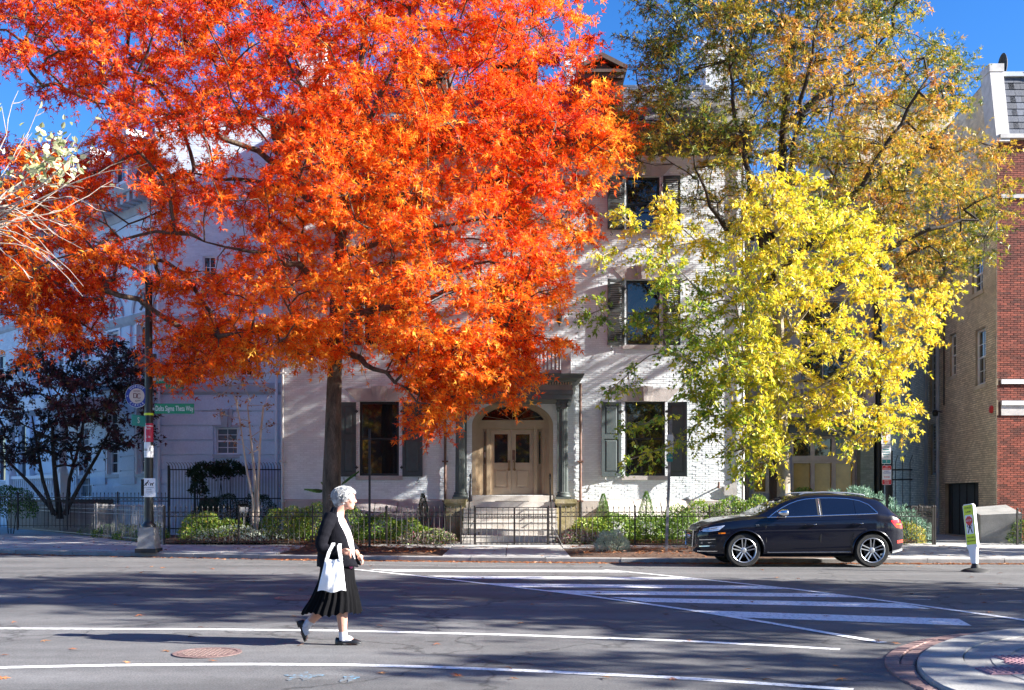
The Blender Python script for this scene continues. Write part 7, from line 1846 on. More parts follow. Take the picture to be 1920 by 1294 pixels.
# ------------------------------------------------------------------ big red oak
poly = [(-230, -190), (1075, -190), (1098, 40), (1100, 105), (1060, 150), (1130, 150), (1165, 185), (1188, 250), (1158, 300), (1125, 325), (1128, 375), (1105, 430), (1115, 492), (1070, 470), (1045, 510), (1055, 560), (1045, 600), (1075, 640), (1005, 670), (995, 735), (940, 765), (860, 775), (795, 812), (760, 800), (795, 755), (730, 690), (640, 665), (560, 685), (510, 660), (440, 690), (335, 712), (300, 690), (345, 640), (285, 640), (215, 590), (150, 655), (110, 640), (60, 690), (-230, 680)]
sky_hole = [(-230, 60), (38, 118), (70, 172), (190, 185), (180, 250), (120, 285), (-230, 300)]
top_hole = [(-230, -190), (20, -190), (24, 60), (-230, 60)]
holes = [(sky_hole, 1), (top_hole, .6), ([(190, 335), (275, 335), (285, 405), (200, 410)], .92), ([(330, 375), (450, 385), (440, 505), (350, 500)], .93), ([(330, 250), (520, 230), (520, 350), (360, 370)], .6), ([(200, 520), (300, 500), (290, 625), (205, 625)], .8), ([(-230, 560), (20, 590), (70, 655), (150, 640), (60, 690), (-230, 700)], .6), ([(240, 380), (300, 380), (300, 520), (245, 510)], .7), ([(380, 640), (560, 620), (560, 690), (380, 690)], .35), ([(850, 400), (900, 400), (900, 450), (850, 450)], .9), ([(540, 440), (590, 430), (600, 500), (545, 500)], .7), ([(-230, 300), (18, 300), (18, 560), (-230, 560)], .3), ([(60, 420), (330, 420), (330, 690), (60, 690)], .45), ([(30, 60), (330, 60), (330, 330), (30, 330)], .28), ([(330, 520), (480, 520), (480, 700), (330, 700)], .3)]
YT = 27.5
tg = sample_crown(poly, YT, 5.0, 240, 1400, holes, 21, .42, keep=lambda p: p.y < 32.6 and (p.y < 27.6 or HY-(p.z-H)*F/p.y < 600))
low = sample_crown([(735, 620), (1000, 630), (985, 715), (930, 740), (850, 755), (795, 785), (765, 780), (790, 740), (740, 680)], 25.9, 1.2, 60, 72, (), 77, .34)
low2 = sample_crown([(300, 610), (600, 610), (600, 670), (510, 660), (440, 690), (335, 712), (300, 690), (345, 640)], 26.2, 1.2, 50, 50, (), 78, .36)
low3 = sample_crown([(20, 480), (230, 480), (200, 590), (150, 640), (80, 640), (20, 600)], 27, 1.4, 60, 40, (), 79, .40)
tg = np.concatenate([tg, low, low2, low3])
def red_tone(P):
    px = CX+P[:, 0]*F/P[:, 1]; py = HY-(P[:, 2]-H)*F/P[:, 1]
    g_ = np.clip((px-100)/1000, 0, 1)*.16+np.clip((py-60)/650, 0, 1)*.20
    return .26+g_+(vnoise(P, .8, 5)-.5)*.42
trunk = [at(621, 1028, YT), at(622, 930, YT), at(624, 800, YT), at(628, 690, YT), at(632, 560, YT+.2), at(640, 430, YT+.1), at(655, 300, YT-.2), at(672, 160, YT), at(690, 20, YT), at(700, -110, YT)]
RL = [[(634, 540, .1), (560, 500, -.8), (470, 470, -1.5), (380, 455, -2)], [(640, 430, 0), (550, 350, .5), (440, 335, .8), (330, 325, 1)], [(640, 480, 0), (740, 440, -1.2), (850, 420, -2.2), (940, 405, -2.6)], [(632, 600, 0), (740, 570, -1), (860, 545, -1.8), (960, 560, -2)], [(658, 300, 0), (710, 190, -1), (770, 60, -1.6)], [(655, 320, 0), (580, 200, -1), (520, 80, -1.5)], [(630, 640, 0), (700, 690, -1.4), (780, 750, -2.2)], [(650, 380, 0), (800, 300, 1), (950, 250, 1.6)], [(628, 650, 0), (540, 620, -1.2), (440, 625, -2)], [(645, 400, 0), (480, 280, -1), (330, 220, -1.8), (180, 190, -2)]]
tree('red_oak', 'huge oak tree with blazing red and orange autumn leaves in the planting strip', trunk, tg, (.26, .04), M['leaf_red'], M['bark'], 'street trees along the planting strip', twigs=11, twl=.7, leaves=14, size=.150, shape=OAK3, tone=red_tone, droop=.06, seed=4, hang=.12, limb_r=(.11, .02), limbs=[[at(x, y, YT+dy) for x, y, dy in q] for q in RL])
# ------------------------------------------------------------------ mixed oak behind
poly = [(1195, -160), (1755, -160), (1760, 60), (1735, 80), (1790, 85), (1835, 95), (1830, 150), (1790, 200), (1765, 250), (1830, 275), (1885, 268), (1880, 300), (1860, 330), (1903, 380), (1895, 415), (1860, 420), (1862, 470), (1800, 500), (1760, 545), (1690, 540), (1640, 520), (1560, 470), (1440, 450), (1340, 420), (1290, 400), (1240, 330), (1180, 300), (1150, 240), (1175, 190), (1195, 110)]
holes = [([(1090, 90), (1190, 90), (1190, 170), (1090, 170)], 1), ([(1365, 165), (1410, 165), (1405, 245), (1330, 235)], .8), ([(1740, -160), (1840, -160), (1840, 85), (1745, 60)], 1), ([(1590, 170), (1660, 150), (1660, 230), (1600, 230)], .35), ([(1560, 430), (1660, 440), (1640, 520), (1560, 480)], .4), ([(1170, 225), (1390, 250), (1390, 430), (1180, 420)], .62), ([(1640, 60), (1740, 0), (1740, 80), (1650, 120)], .7), ([(1400, 230), (1560, 330), (1500, 380), (1400, 330)], .5), ([(1690, 420), (1760, 400), (1780, 470), (1700, 490)], .5)]
YO = 28.9
tg = sample_crown(poly, YO, 3.3, 200, 620, holes, 33, .5, keep=lambda p: p.y < 33.0 or p.x > 9)
def oak_tone(P):
    px = CX+P[:, 0]*F/P[:, 1]; py = HY-(P[:, 2]-H)*F/P[:, 1]
    return .37+(vnoise(P, .7, 9)-.5)*.65+np.clip((px-1350)/500, -.3, 1)*.2
trunk = [at(1457, 1000, YO), at(1456, 860, YO), at(1452, 720, YO), at(1448, 600, YO), at(1455, 470, YO), at(1463, 360, YO), at(1470, 240, YO), at(1480, 120, YO), at(1500, 0, YO), at(1510, -90, YO)]
OL = [[(1450, 590, 0), (1430, 470, -.6), (1402, 330, -1), (1378, 190, -1.2), (1365, 60, -1.4)], [(1452, 480, 0), (1480, 340, -1), (1503, 190, -1.6), (1535, 40, -2)], [(1450, 520, 0), (1530, 440, -.8), (1620, 350, -1.4), (1670, 250, -1.6), (1740, 150, -1.8)], [(1450, 560, 0), (1560, 535, -1.4), (1650, 480, -2), (1740, 430, -2.2), (1830, 410, -2.2)], [(1456, 450, 0), (1370, 435, -1), (1330, 385, -1.6), (1310, 320, -2)], [(1470, 250, 0), (1580, 150, 0), (1680, 60, .2)]]
tree('turning_oak', 'tall oak with mixed green, gold and rusty leaves behind the yellow tree', trunk, tg, (.24, .06), M['leaf_oak'], M['bark_dark'], 'street trees along the planting strip', twigs=10, twl=.72, leaves=11, size=.142, shape=OAK3, tone=oak_tone, droop=.04, seed=8, limb_r=(.13, .03), limbs=[[at(x, y, YO+dy) for x, y, dy in q] for q in OL])
# ------------------------------------------------------------------ yellow tree
poly = [(1425, 330), (1445, 312), (1475, 350), (1520, 360), (1570, 372), (1610, 415), (1650, 450), (1640, 500), (1690, 545), (1770, 545), (1740, 610), (1725, 690), (1680, 700), (1712, 785), (1665, 800), (1610, 820), (1570, 795), (1500, 820), (1470, 845), (1410, 860), (1395, 800), (1340, 790), (1290, 740), (1250, 735), (1200, 690), (1150, 705), (1230, 640), (1140, 585), (1220, 560), (1160, 480), (1200, 460), (1165, 410), (1230, 420), (1250, 380), (1300, 430), (1370, 440), (1390, 370)]
holes = [([(1150, 640), (1240, 640), (1240, 700), (1150, 690)], .5), ([(1240, 640), (1330, 640), (1320, 720), (1240, 720)], .25), ([(1130, 380), (1300, 380), (1310, 600), (1130, 600)], .62), ([(1560, 740), (1620, 720), (1640, 780), (1570, 790)], .5), ([(1290, 440), (1420, 440), (1410, 520), (1290, 520)], .55), ([(1330, 560), (1400, 560), (1400, 620), (1330, 620)], .7), ([(1500, 640), (1600, 650), (1590, 720), (1500, 710)], .6), ([(1620, 560), (1680, 580), (1660, 640), (1610, 620)], .7), ([(1500, 430), (1560, 430), (1560, 480), (1500, 480)], .5), ([(1640, 700), (1690, 700), (1690, 760), (1640, 760)], .6), ([(1400, 640), (1450, 640), (1450, 700), (1400, 700)], .6)]
YY = 25.1
tg = sample_crown(poly, YY, 2.1, 170, 280, holes+[([(1130, 640), (1310, 640), (1310, 900), (1130, 900)], .6)], 45, .36)
extra = [at(x, y, YY-.5+.3*(i % 3)) for i, (x, y) in enumerate([(1180, 862), (1215, 850), (1250, 838), (1290, 828), (1175, 800), (1210, 795), (1250, 790), (1300, 800), (1340, 820), (1390, 870), (1370, 850), (1145, 730), (1180, 725), (1105, 590), (1140, 600), (1130, 480), (1330, 760), (1788, 540), (1765, 560), (1745, 600), (1740, 640), (1445, 303), (1450, 330), (1505, 340), (1540, 352), (1238, 378), (1255, 395), (1166, 405), (1185, 420), (1160, 470), (1120, 565), (1700, 800), (1712, 770), (1655, 435), (1625, 405), (1690, 700), (1600, 830), (1440, 868), (1400, 885), (1380, 830)])]
tg = np.concatenate([tg, np.array([tuple(p) for p in extra]), sample_crown([(1280, 640), (1460, 620), (1475, 850), (1405, 875), (1380, 810), (1320, 780)], YY-.3, 1.3, 60, 45, (), 46, .34)])
def yel_tone(P):
    px = CX+P[:, 0]*F/P[:, 1]; py = HY-(P[:, 2]-H)*F/P[:, 1]
    lower_left = np.clip((1500-px)/180, 0, 1)*np.clip((py-440)/160, 0, 1)
    return .70-.50*lower_left+(vnoise(P, .9, 15)-.5)*.25
trunk = [at(1470, 1020, YY), at(1469, 900, YY), at(1467, 800, YY), at(1464, 680, YY), at(1462, 580, YY), at(1460, 480, YY), at(1452, 390, YY), at(1446, 335, YY)]
tree('yellow_tree', 'smaller tree with bright yellow leaves standing behind the parked car', trunk, tg, (.19, .03), M['leaf_yellow'], M['bark_light'], 'street trees along the planting strip', twigs=9, twl=.47, leaves=9, size=.118, shape=MAPLE, tone=yel_tone, droop=.05, seed=14, hang=.35, lightdir=(.4, -.35, .45))
# ------------------------------------------------------------------ dark japanese maple at left
poly = [(-80, 690), (20, 690), (60, 645), (110, 655), (135, 612), (185, 635), (250, 655), (240, 690), (275, 700), (300, 745), (280, 790), (305, 815), (255, 835), (200, 855), (150, 880), (100, 860), (20, 870), (-80, 860)]
YM = 36.2
tg = sample_crown(poly, YM, 2.3, 130, 200, [([(60, 800), (240, 790), (240, 870), (60, 870)], .35)], 51, .36)
b0 = at(112, 965, YM)
r0_ = tree('purple_maple', 'dark purple-leaved spreading maple on several stems before the pale house', [b0, at(108, 935, YM), at(104, 900, YM), at(100, 850, YM), at(98, 800, YM)], tg, (.10, .05), M['leaf_purple'], M['bark_dark'], None, twigs=9, twl=.5, leaves=10, size=.13, shape=MAPLE, tone=lambda P: .35+(vnoise(P, 1.2, 3)-.5)*.8, seed=17, flare=1.2)
for q in ([(120, 965), (150, 910), (185, 850), (210, 800)], [(105, 965), (60, 910), (30, 880), (-20, 830)], [(125, 965), (130, 900), (150, 830), (160, 760)], [(100, 965), (80, 900), (70, 840), (60, 780)]): MB().tube([at(x, y, YM-.2+.1*i) for i, (x, y) in enumerate(q)], [.085, .065, .05, .03], 8).build('stem', M['bark_dark'], r0_, smooth=True)
# ------------------------------------------------------------------ thin bare tree in the left bed
YC = 31.3; tgl = []
rr_ = random.Random(3)
for (x, y) in [(420, 700), (440, 690), (462, 680), (480, 690), (500, 700), (515, 690), (415, 740), (430, 725), (455, 720), (490, 725), (508, 735), (425, 780), (445, 760), (470, 750), (495, 760), (440, 830), (500, 800), (430, 720), (475, 705), (410, 715), (488, 840), (450, 800)]: tgl.append(at(x, y, YC+rr_.uniform(-.8, .8)))
tg = np.array([tuple(p) for p in tgl])
rt = tree('bare_tree', 'slender pale bare tree with a few rusty leaves in the left garden bed', [at(480, 985, YC), at(480, 940, YC), at(476, 880, YC), at(470, 820, YC), at(464, 760, YC)], tg, (.062, .018), M['leaf_litter'], M['bark_pale'], None, twigs=7, twl=.42, leaves=3, size=.10, shape=SIMPLE, tone=lambda P: .55+(vnoise(P, 2, 3)-.5)*.5, seed=19, flare=1.1, tipr=.007)
for q in ([(474, 985), (474, 935), (464, 890), (458, 850), (450, 790), (440, 740)], [(484, 985), (484, 900), (488, 820), (494, 760)]): MB().tube([at(x, y, YC-.15) for x, y in q], [.042, .038, .034, .028, .022, .015][:len(q)], 8).build('stem', M['bark_pale'], rt, smooth=True)
# ------------------------------------------------------------------ pale near branches reaching in from the left
YN = 10.5
pb = thing('pale_branch_tree', 'pale twiggy tree reaching in from the left edge with a few whitish green leaves', 'tree', at(-230, 1209, YN))
mb = MB(); mb.tube([at(-230, 1230, YN), at(-232, 1000, YN), at(-225, 800, YN), at(-200, 640, YN), at(-150, 520, YN), at(-90, 440, YN)], [.12, .09, .08, .07, .05, .03], 10); mb.build('trunk', M['twig_pale'], pb, smooth=True)
rr_ = random.Random(9); rb_s = np.random.default_rng(9); tips = []
WH = [(-90, 440, 150, 470, -60), (-90, 440, 190, 385, -40), (-100, 450, 165, 430, -30), (-90, 440, 275, 305, -10), (-150, 520, 155, 535, -110), (-150, 520, 120, 500, -60), (-90, 440, 140, 330, 30), (-90, 440, 130, 250, 20), (-100, 450, 190, 212, 50), (-90, 440, 75, 190, 40), (-90, 440, 40, 170, 20), (-90, 440, 110, 300, -10), (-100, 460, 60, 380, -60), (-100, 460, 95, 445, -70), (-110, 480, 100, 480, -70), (-120, 490, 60, 520, -60), (-90, 440, 150, 360, -50), (-90, 440, 215, 340, 20), (-90, 440, 60, 250, 10), (-130, 500, 130, 440, -90), (-150, 520, 150, 560, -120)]
mb = MB()
for (x0, y0, x1, y1, bow) in WH:
    d0, d1 = rr_.uniform(-.3, .3), rr_.uniform(-.9, .6); P = []; n = 12
    for k in range(n+1):
        t = k/n; P.append(at(x0+(x1-x0)*t+4*math.sin(t*9+x1)+rr_.gauss(0, 1.6), y0+(y1-y0)*t+bow*math.sin(math.pi*t)*.9+3*math.sin(t*11+y1)+rr_.gauss(0, 2.2), YN+d0+(d1-d0)*t))
    mb.tube(P, [.009*(1-k/n)+.0024 for k in range(n+1)], 5)
    for k in range(3, n, 2):
        if rr_.random() < .75:
            d = (P[k+1]-P[k]).normalized(); s_ = Vector((rr_.uniform(-.2, 1), rr_.uniform(-1, 1), rr_.uniform(-1, 1))).normalized(); q = P[k]+(d*.6+s_*.5)*rr_.uniform(.10, .30); m_ = (P[k]+q)/2+Vector((0, 0, rr_.uniform(-.03, .03)))
            mb.tube([P[k], m_, q], [.005, .004, .002], 4); tips.append(q)
    tips.append(P[-1])
mb.build('branches', M['twig_pale'], pb, smooth=True)
lp = []
for k in range(240):
    if k < 170: p = at(rr_.gauss(95, 30), rr_.gauss(295, 28), YN+rr_.uniform(-.3, .3))
    else: p = rr_.choice(tips)+Vector((rr_.gauss(0, .03), rr_.gauss(0, .03), rr_.gauss(0, .03)))
    q_ = HY-(p.z-H)*F/p.y
    if q_ < 350: lp.append(tuple(p))
lp = np.array(lp); n = len(lp)
leaves_obj('foliage', lp, unit(rb_s.normal(size=(n, 3))+np.array([0, 0, -.5])), unit(rb_s.normal(size=(n, 3))+np.array([.4, -.3, .5])), .075*rb_s.uniform(.7, 1.4, n), ([(0, 0, 0), (.3, .30, .05), (.7, .24, .04), (1, 0, -.08), (.7, -.24, .04), (.3, -.30, .05)], [[(0, 1, 2, 3)], [(0, 3, 4), (0, 4, 5)]]), M['leaf_pale'], rb_s.uniform(.1, 1, n), pb)
# ------------------------------------------------------------------ street trees outside the frame (they shade the road and mirror in the glass)
def off_tree(x, y, h, rx, ry, seed, n, label, m='leaf_oak', zlo=3.0, leaves=9, dens=1.0):
    tg = ell_crown((x, y, (h+zlo)/2), rx, ry, (h-zlo)/2, n, seed)
    return tree('street_tree', label, [(x, y, 0), (x+.1, y, h*.3), (x, y+.1, h*.6), (x, y, h*.85)], tg, (.24, .06), M[m], M['bark_dark'], 'street trees across the road', twigs=7, twl=.8, leaves=leaves, size=.24, shape=SIMPLE, tone=lambda P: .45+(vnoise(P, .7, seed)-.5)*.5, seed=seed)
off_tree(16.5, 11.6, 13.5, 4.4, 3.6, 61, 290, 'street tree on the corner right of the view')
off_tree(25.5, 10.0, 15.0, 4.6, 3.9, 62, 200, 'street tree further right along the near pavement')
off_tree(17.3, 6.3, 9.0, 2.8, 2.1, 63, 42, 'small street tree right behind the corner ramp', zlo=2.6)
off_tree(19.2, 25.3, 8.2, 3.3, 2.4, 67, 150, 'street tree on the far pavement just right of the view', zlo=2.0)
off_tree(-9, -9, 13, 5, 4, 64, 90, 'tree across the street behind the camera to the left', leaves=6)
off_tree(3, -12, 14, 5.5, 4, 65, 90, 'tree across the street straight behind the camera', leaves=6)
off_tree(14, -10, 12, 5, 4, 66, 80, 'tree across the street behind the camera to the right', leaves=6)
for x0, x1, h, lab in ((-36, -14, 10, 'lower brick house across the street behind the camera on the left'), (-13.9, 6, 13, 'taller brick house across the street straight behind the camera'), (6.1, 30, 9, 'brick house across the street behind the camera on the right')):
    hs_ = thing('opposite_house', lab, 'house', ((x0+x1)/2, -30, 0), 'houses across the street'); hf = Fr((0, -30, 0), (-1, 0, 0), (0, 1, 0)); ops_ = [(-x1+1+i*2.6, -x1+2.1+i*2.6, 1.2+k*3.1, 3.1+k*3.1) for i in range(int((x1-x0-1)/2.6)) for k in range(int((h-1)/3.1))]
    mb = wall(hf, -x1, -x0, 0, h, ops_, .2)
    for o in ops_: mb.poly([hf(o[0], o[2], -.2), hf(o[1], o[2], -.2), hf(o[1], o[3], -.2), hf(o[0], o[3], -.2)])
    mb.poly([hf(-x1, h), hf(-x0, h), hf(-x0, h, -8), hf(-x1, h, -8)]); mb.build('wall', M['red_mortar'], hs_)
    for o in ops_: window(hf, *o, hs_, frame='pale_trim', rec=.1)

# ------------------------------------------------------------------ shrubs, beds, flowers, litter
def bush(name, label, cat, ells, n, size, m, shape=SIMPLE, tone=(.5, .2), seed=1, kind=None, group=None, fuzz=.12, upd=.4, mat_n=None):
    """leaves in the shells of ellipsoids (cx,cy,cz,rx,ry,rz) plus a few stems"""
    r = np.random.default_rng(seed); e = np.array(ells, float); vol = (e[:, 3]*e[:, 5]+e[:, 3]*e[:, 4]); pi = r.choice(len(e), n, p=vol/vol.sum())
    d = unit(r.normal(size=(n, 3))); d[:, 2] = np.abs(d[:, 2])*1.0-.25*(r.random(n) < .3); q = 1-np.abs(r.normal(0, fuzz, n)); d = unit(d)
    lump = 1+.10*np.sin(d[:, 0]*7+e[pi, 0])*np.sin(d[:, 2]*6+pi)
    P = e[pi, :3]+d*e[pi, 3:6]*(q*lump)[:, None]; P[:, 2] = np.maximum(P[:, 2], .08)
    D = unit(d*upd+r.normal(size=(n, 3))*.7+np.array([0, 0, .25])); N = unit(d*.8+r.normal(size=(n, 3))*.6+np.array([0, 0, .3]))
    tn = tone[0]+r.normal(0, tone[1], n)+(vnoise(P, 1.6, seed)-.5)*.4
    base = Vector((float(e[:, 0].mean()), float(e[:, 1].mean()), .1))
    if kind == 'stuff':
        o = leaves_obj(name, P, D, N, size*r.uniform(.7, 1.3, n), shape, M[m], tn, None); return props(o, label, cat, group, 'stuff')
    root = thing(name, label, cat, base, group)
    leaves_obj('foliage', P, D, N, size*r.uniform(.7, 1.3, n), shape, M[m], tn, root)
    for k in range(min(3*len(e), 9)):
        q_ = e[k % len(e)]; a = r.uniform(0, 6.28); MB().tube([(q_[0]+.2*q_[3]*math.cos(a), q_[1]+.2*q_[4]*math.sin(a), .03), (q_[0]+.6*q_[3]*math.cos(a), q_[1]+.6*q_[4]*math.sin(a), q_[2]+.5*q_[5])], [.02, .008], 5).build('stem', M['bark_dark'], root)
    return root
def cone(name, label, x, y, h, rad, m, n, seed, group):
    r = np.random.default_rng(seed); t = r.random(n)**.7; a = r.uniform(0, 6.28, n); rr = rad*(1-t)**.75*(1-np.abs(r.normal(0, .10, n)))*(1+.08*np.sin(a*5+t*9)); rr = np.maximum(rr, .01)
    P = np.stack([x+rr*np.cos(a), y+rr*np.sin(a), .12+(h-.12)*t], 1); D = unit(np.stack([np.cos(a), np.sin(a), .8+0*a], 1)+r.normal(size=(n, 3))*.4); N = unit(r.normal(size=(n, 3))+np.array([.3, -.3, .5]))
    root = thing(name, label, 'shrub', (x, y, .1), group); leaves_obj('foliage', P, D, N, .055*r.uniform(.7, 1.3, n), NEEDLE, M[m], .5+r.normal(0, .25, n), root)
    mb = MB(); mb.tube([(x, y, 0), (x, y, h*.9)], [.04, .01], 6); mb.build('stem', M['bark_dark'], root)
# ground-cover bed behind the left fence
els = [(-9.4, 30.9, .25, .75, .7, .75), (-8.6, 31.2, .25, .7, .6, .55), (-6.9, 30.9, .3, .8, .7, .85), (-6.0, 30.9, .3, .8, .7, .95), (-5.0, 30.8, .3, .8, .7, .9), (-4.1, 30.7, .2, .8, .65, .75), (-3.2, 30.7, .15, .8, .6, .65), (-2.5, 30.6, .1, .6, .5, .42)]
bush('ivy_bed', 'bright green and yellow ground cover behind the left iron fence', 'ground cover', els, 18000, .078, 'leaf_green', tone=(.55, .22), seed=71, kind='stuff')
els = [(-8.4, 30.5, .1, 1.4, .55, .5), (-7.3, 30.5, .1, 1.0, .5, .42)]
bush('silver_ground_cover', 'whitish leafy ground cover in leaf litter under the thin bare tree', 'ground cover', els, 1900, .07, 'leaf_silver', tone=(.75, .2), seed=72, kind='stuff')
els = [(2.4, 30.7, .15, .7, .6, .70), (3.2, 30.7, .15, .8, .6, .82), (4.2, 30.7, .15, .8, .6, .80), (5.1, 30.7, .15, .8, .6, .85)]
bush('ivy_bed', 'dense green ground cover behind the right fence left of the car', 'ground cover', els, 12000, .075, 'leaf_green', tone=(.5, .2), seed=73, kind='stuff')
bush('hedge', 'clipped leafy hedge behind the car bonnet along the right fence', 'hedge', [(5.9, 31.4, .5, .9, .6, .85), (6.8, 31.4, .5, .9, .6, .95), (7.6, 31.4, .5, .9, .6, .95), (8.5, 31.6, .5, .8, .6, 1.05), (5.2, 31.6, .5, .6, .5, .7)], 9500, .08, 'leaf_green', tone=(.5, .2), seed=74)
bush('leafy_shrub', 'light green leafy shrub in front of the amber window bay', 'shrub', [(9.6, 33.6, .8, .8, .6, .95), (10.4, 34, .8, .6, .5, .75)], 3600, .09, 'leaf_green', tone=(.6, .2), seed=75)
els = [(9.9, 31.3, .7, .7, .7, .95), (10.7, 31.2, .75, .7, .8, 1.05), (11.4, 31.1, .55, .6, .7, .85), (12.0, 31.0, .3, .6, .6, .75), (12.4, 31.0, .2, .4, .5, .6)]
rc = bush('weeping_cedar', 'weeping blue-green cedar spilling over the fence right of the car', 'shrub', els, 9500, .12, 'leaf_cedar', NEEDLE, (.5, .25), 76)
r = np.random.default_rng(5); n = 9000; e = np.array(els); pi = r.integers(0, len(els), n); a = r.uniform(0, 6.28, n); k = np.floor(r.random(n)*34)/34*6.28
cx_, cy_ = e[pi, 0]+e[pi, 3]*.98*np.cos(k+pi), e[pi, 1]+e[pi, 4]*.98*np.sin(k+pi); zt2 = e[pi, 2]+e[pi, 5]*(.5+.4*np.sin(k*3+pi)); P = np.stack([cx_+r.normal(0, .04, n), cy_+r.normal(0, .04, n), np.maximum(zt2-r.random(n)*.7, .1)], 1)
leaves_obj('hanging_sprays', P, unit(np.stack([np.cos(a)*.5, np.sin(a)*.5, -.9+0*a], 1)), unit(r.normal(size=(n, 3))), .11*r.uniform(.7, 1.3, n), NEEDLE, M['leaf_cedar'], .55+r.normal(0, .25, n), rc)
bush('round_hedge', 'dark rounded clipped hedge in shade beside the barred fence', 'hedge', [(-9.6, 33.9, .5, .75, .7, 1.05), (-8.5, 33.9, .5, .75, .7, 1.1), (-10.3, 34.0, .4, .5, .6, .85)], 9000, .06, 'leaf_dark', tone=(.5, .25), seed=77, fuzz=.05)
bush('garden_shrub', 'dark green bushy shrub at the far left edge behind the fence', 'shrub', [(-18.4, 37.2, .9, .9, .8, .95)], 3500, .08, 'leaf_green', tone=(.2, .2), seed=78)
bush('low_shrub', 'low dark green planting along the foot of the grey left fence', 'shrub', [(-12.0, 32.8, .1, .9, .5, .45), (-13.4, 34.3, .1, .9, .5, .45), (-14.6, 36.0, .1, .8, .5, .4), (-11.2, 31.6, .1, .6, .4, .55)], 4500, .07, 'leaf_green', tone=(.25, .2), seed=79)
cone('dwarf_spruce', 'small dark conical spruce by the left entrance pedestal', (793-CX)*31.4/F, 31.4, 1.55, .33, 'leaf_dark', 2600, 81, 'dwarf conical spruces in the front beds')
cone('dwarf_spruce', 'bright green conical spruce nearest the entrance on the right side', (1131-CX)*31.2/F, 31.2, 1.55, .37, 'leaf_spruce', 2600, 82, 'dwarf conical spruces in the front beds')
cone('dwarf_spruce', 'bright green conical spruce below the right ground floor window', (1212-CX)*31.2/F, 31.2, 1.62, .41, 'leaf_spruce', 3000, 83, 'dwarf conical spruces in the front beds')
bush('flower_bed', 'white and magenta pansies and kale left of the gate', 'flowers', [(-2.25, 30.1, .05, .7, .3, .45), (-2.9, 30.1, .05, .5, .3, .35)], 2400, .075, 'flower', tone=(.5, .28), seed=84, kind='stuff')
bush('flower_bed', 'white and magenta pansies and kale right of the gate', 'flowers', [(1.85, 30.1, .05, .55, .3, .45), (2.6, 30.1, .05, .6, .3, .35)], 2200, .075, 'flower', tone=(.5, .28), seed=85, kind='stuff')
bush('silver_bush', 'feathery silver green bush in the planting strip left of the sign pole', 'shrub', [((1148-CX)*26.0/F, 26.0, .12, .42, .4, .48)], 3200, .07, 'leaf_silver', NEEDLE, (.5, .25), 86, upd=.9)
bush('kerb_shrub', 'low blue-green shrub behind the rear wheel of the car', 'shrub', [(8.75, 25.2, .05, .45, .35, .32)], 1500, .07, 'leaf_cedar', NEEDLE, (.4, .2), 87)
bush('border_shrub', 'dark reddish green shrub inside the right edge fence', 'shrub', [(15.6, 30.4, .2, .7, .5, .65), (16.5, 30.4, .2, .7, .5, .6)], 3000, .08, 'leaf_green', tone=(.25, .3), seed=88)
bush('vine', 'climbing vine over the top of the barred fence', 'vine', [(-10.9, 36.6, 2.2, .8, .3, .5), (-10.2, 36.6, 2.3, .6, .3, .45), (-11.3, 36.5, 1.6, .3, .2, .7)], 1800, .13, 'leaf_dark', MAPLE, (.6, .3), 89)
bush('bay_shrub', 'yellow green shrub with purple flower spikes under the bay window', 'shrub', [(11.2, 34.6, .9, .5, .4, .65)], 1500, .09, 'leaf_green', tone=(.75, .2), seed=90)
bush('cedar_understorey', 'yellow green grassy plant below the weeping cedar behind the fence', 'shrub', [(10.6, 30.4, .1, .9, .35, .55), (11.8, 30.4, .1, .6, .35, .6)], 2600, .11, 'leaf_green', NEEDLE, (.7, .2), 91, upd=1.0)
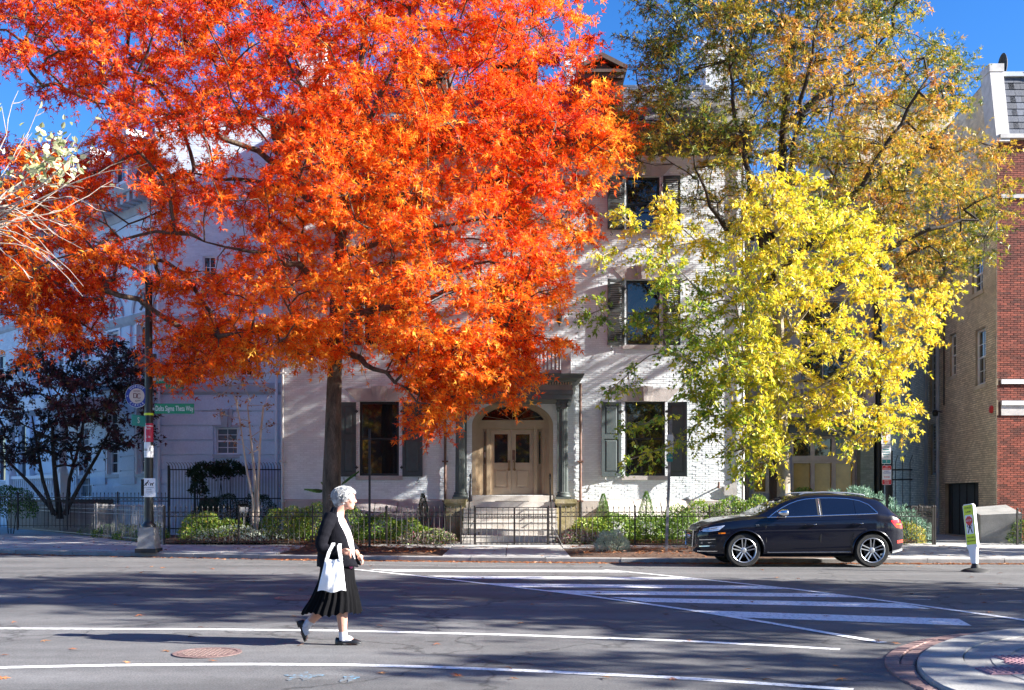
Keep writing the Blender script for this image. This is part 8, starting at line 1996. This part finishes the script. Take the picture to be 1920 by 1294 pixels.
# elephant ear plant beside the trunk
ee = thing('elephant_ear', 'broad-leaved elephant ear plant showing either side of the red oak trunk', 'plant', (at(625, 990, 31.6).x, 31.6, .3))
for (px, py, dx, dz, L) in ((604, 918, -1, .05, .55), (640, 912, 1, .75, .75), (622, 925, -.3, .4, .5)):
    c = at(px, py, 31.6); d = Vector((dx, -.25, dz)).normalized(); s = Vector((0, 1, .25)).normalized(); s = (s-d*s.dot(d)).normalized(); mb = MB(); n = 12; nrm = d.cross(s)
    for sg in (-1, 1):
        for k in range(n):
            t0, t1 = k/n, (k+1)/n; w0, w1 = [.30*L/.6*math.sin(math.pi*min(t+.12, 1)**.8)*(1-t*.35)+.015*math.sin(t*40) for t in (t0, t1)]
            mb.poly([c+d*L*t0, c+d*L*t1, c+d*L*t1+s*sg*w1+nrm*.05, c+d*L*t0+s*sg*w0+nrm*.05])
    mb.tube([(ee.location.x, 31.6, .25), (c.x*.5+ee.location.x*.5, 31.6, c.z*.6), c], .014, 6); mb.build('leaf', M['leaf_spruce'], ee)
# fallen leaves
def litter(name, label, fn, n, size, seed, m='leaf_litter', shape=OAK, lift=.012):
    r = random.Random(seed); P = []
    while len(P) < n:
        p = fn(r)
        if p: P.append(p)
    P = np.array(P); q = np.random.default_rng(seed); P[:, 2] += q.uniform(.004, lift, n); a = q.uniform(0, 6.28, n)
    D = np.stack([np.cos(a), np.sin(a), q.normal(0, .12, n)], 1); N = unit(np.stack([q.normal(0, .3, n), q.normal(0, .3, n), np.ones(n)], 1))
    o = leaves_obj(name, P, D, N, size*q.uniform(.7, 1.25, n), shape, M[m], q.uniform(0, 1, n), None); props(o, label, 'fallen leaves', None, 'stuff')
def gutter(r):
    x = r.uniform(-14, 13); d = abs(r.gauss(0, .22))+.01
    if x < -6.2 and r.random() < .75: return None
    y = kerb_y(x)-d; return (x, y, road_z(x, y))
litter('fallen_leaves', 'brown and orange leaves gathered in the gutter along the kerb', gutter, 3400, .11, 91)
def strip(r):
    a, b_ = MULCH[0] if r.random() < .5 else MULCH[1]; x = r.uniform(a+.1, b_-.1); y = r.uniform(kerb_y(x)+.3, 28.1); return (x, y, walk_z(y)+.06+.12*math.exp(-((x+4.9)**2+(y-27.4)**2)))
litter('fallen_leaves', 'brown leaves scattered over the mulched planting strips', strip, 2400, .10, 92, lift=.03)
def pave(r):
    x = r.uniform(-18, 13); y = r.uniform(kerb_y(x)+.2, fence_y(x)-.1); return (x, y, walk_z(y)+.004)
litter('fallen_leaves', 'scattered orange leaves on the pavement slabs', pave, 420, .11, 93)
def onroad(r):
    y = 8.3+15*r.random()**1.6; x = r.uniform(-.52, .52)*y; return (x, y, road_z(x, y)+.006)
litter('fallen_leaves', 'single fallen oak leaves lying about the asphalt road', onroad, 80, .12, 94)
def bed(r):
    x = r.uniform(-10, 12); y = r.uniform(29.8, 30.4)
    if -1.6 < x < 1.5: return None
    return (x, y, .12)
litter('fallen_leaves', 'rusty leaves drifted along the foot of the garden fence', bed, 2600, .09, 95, lift=.08)
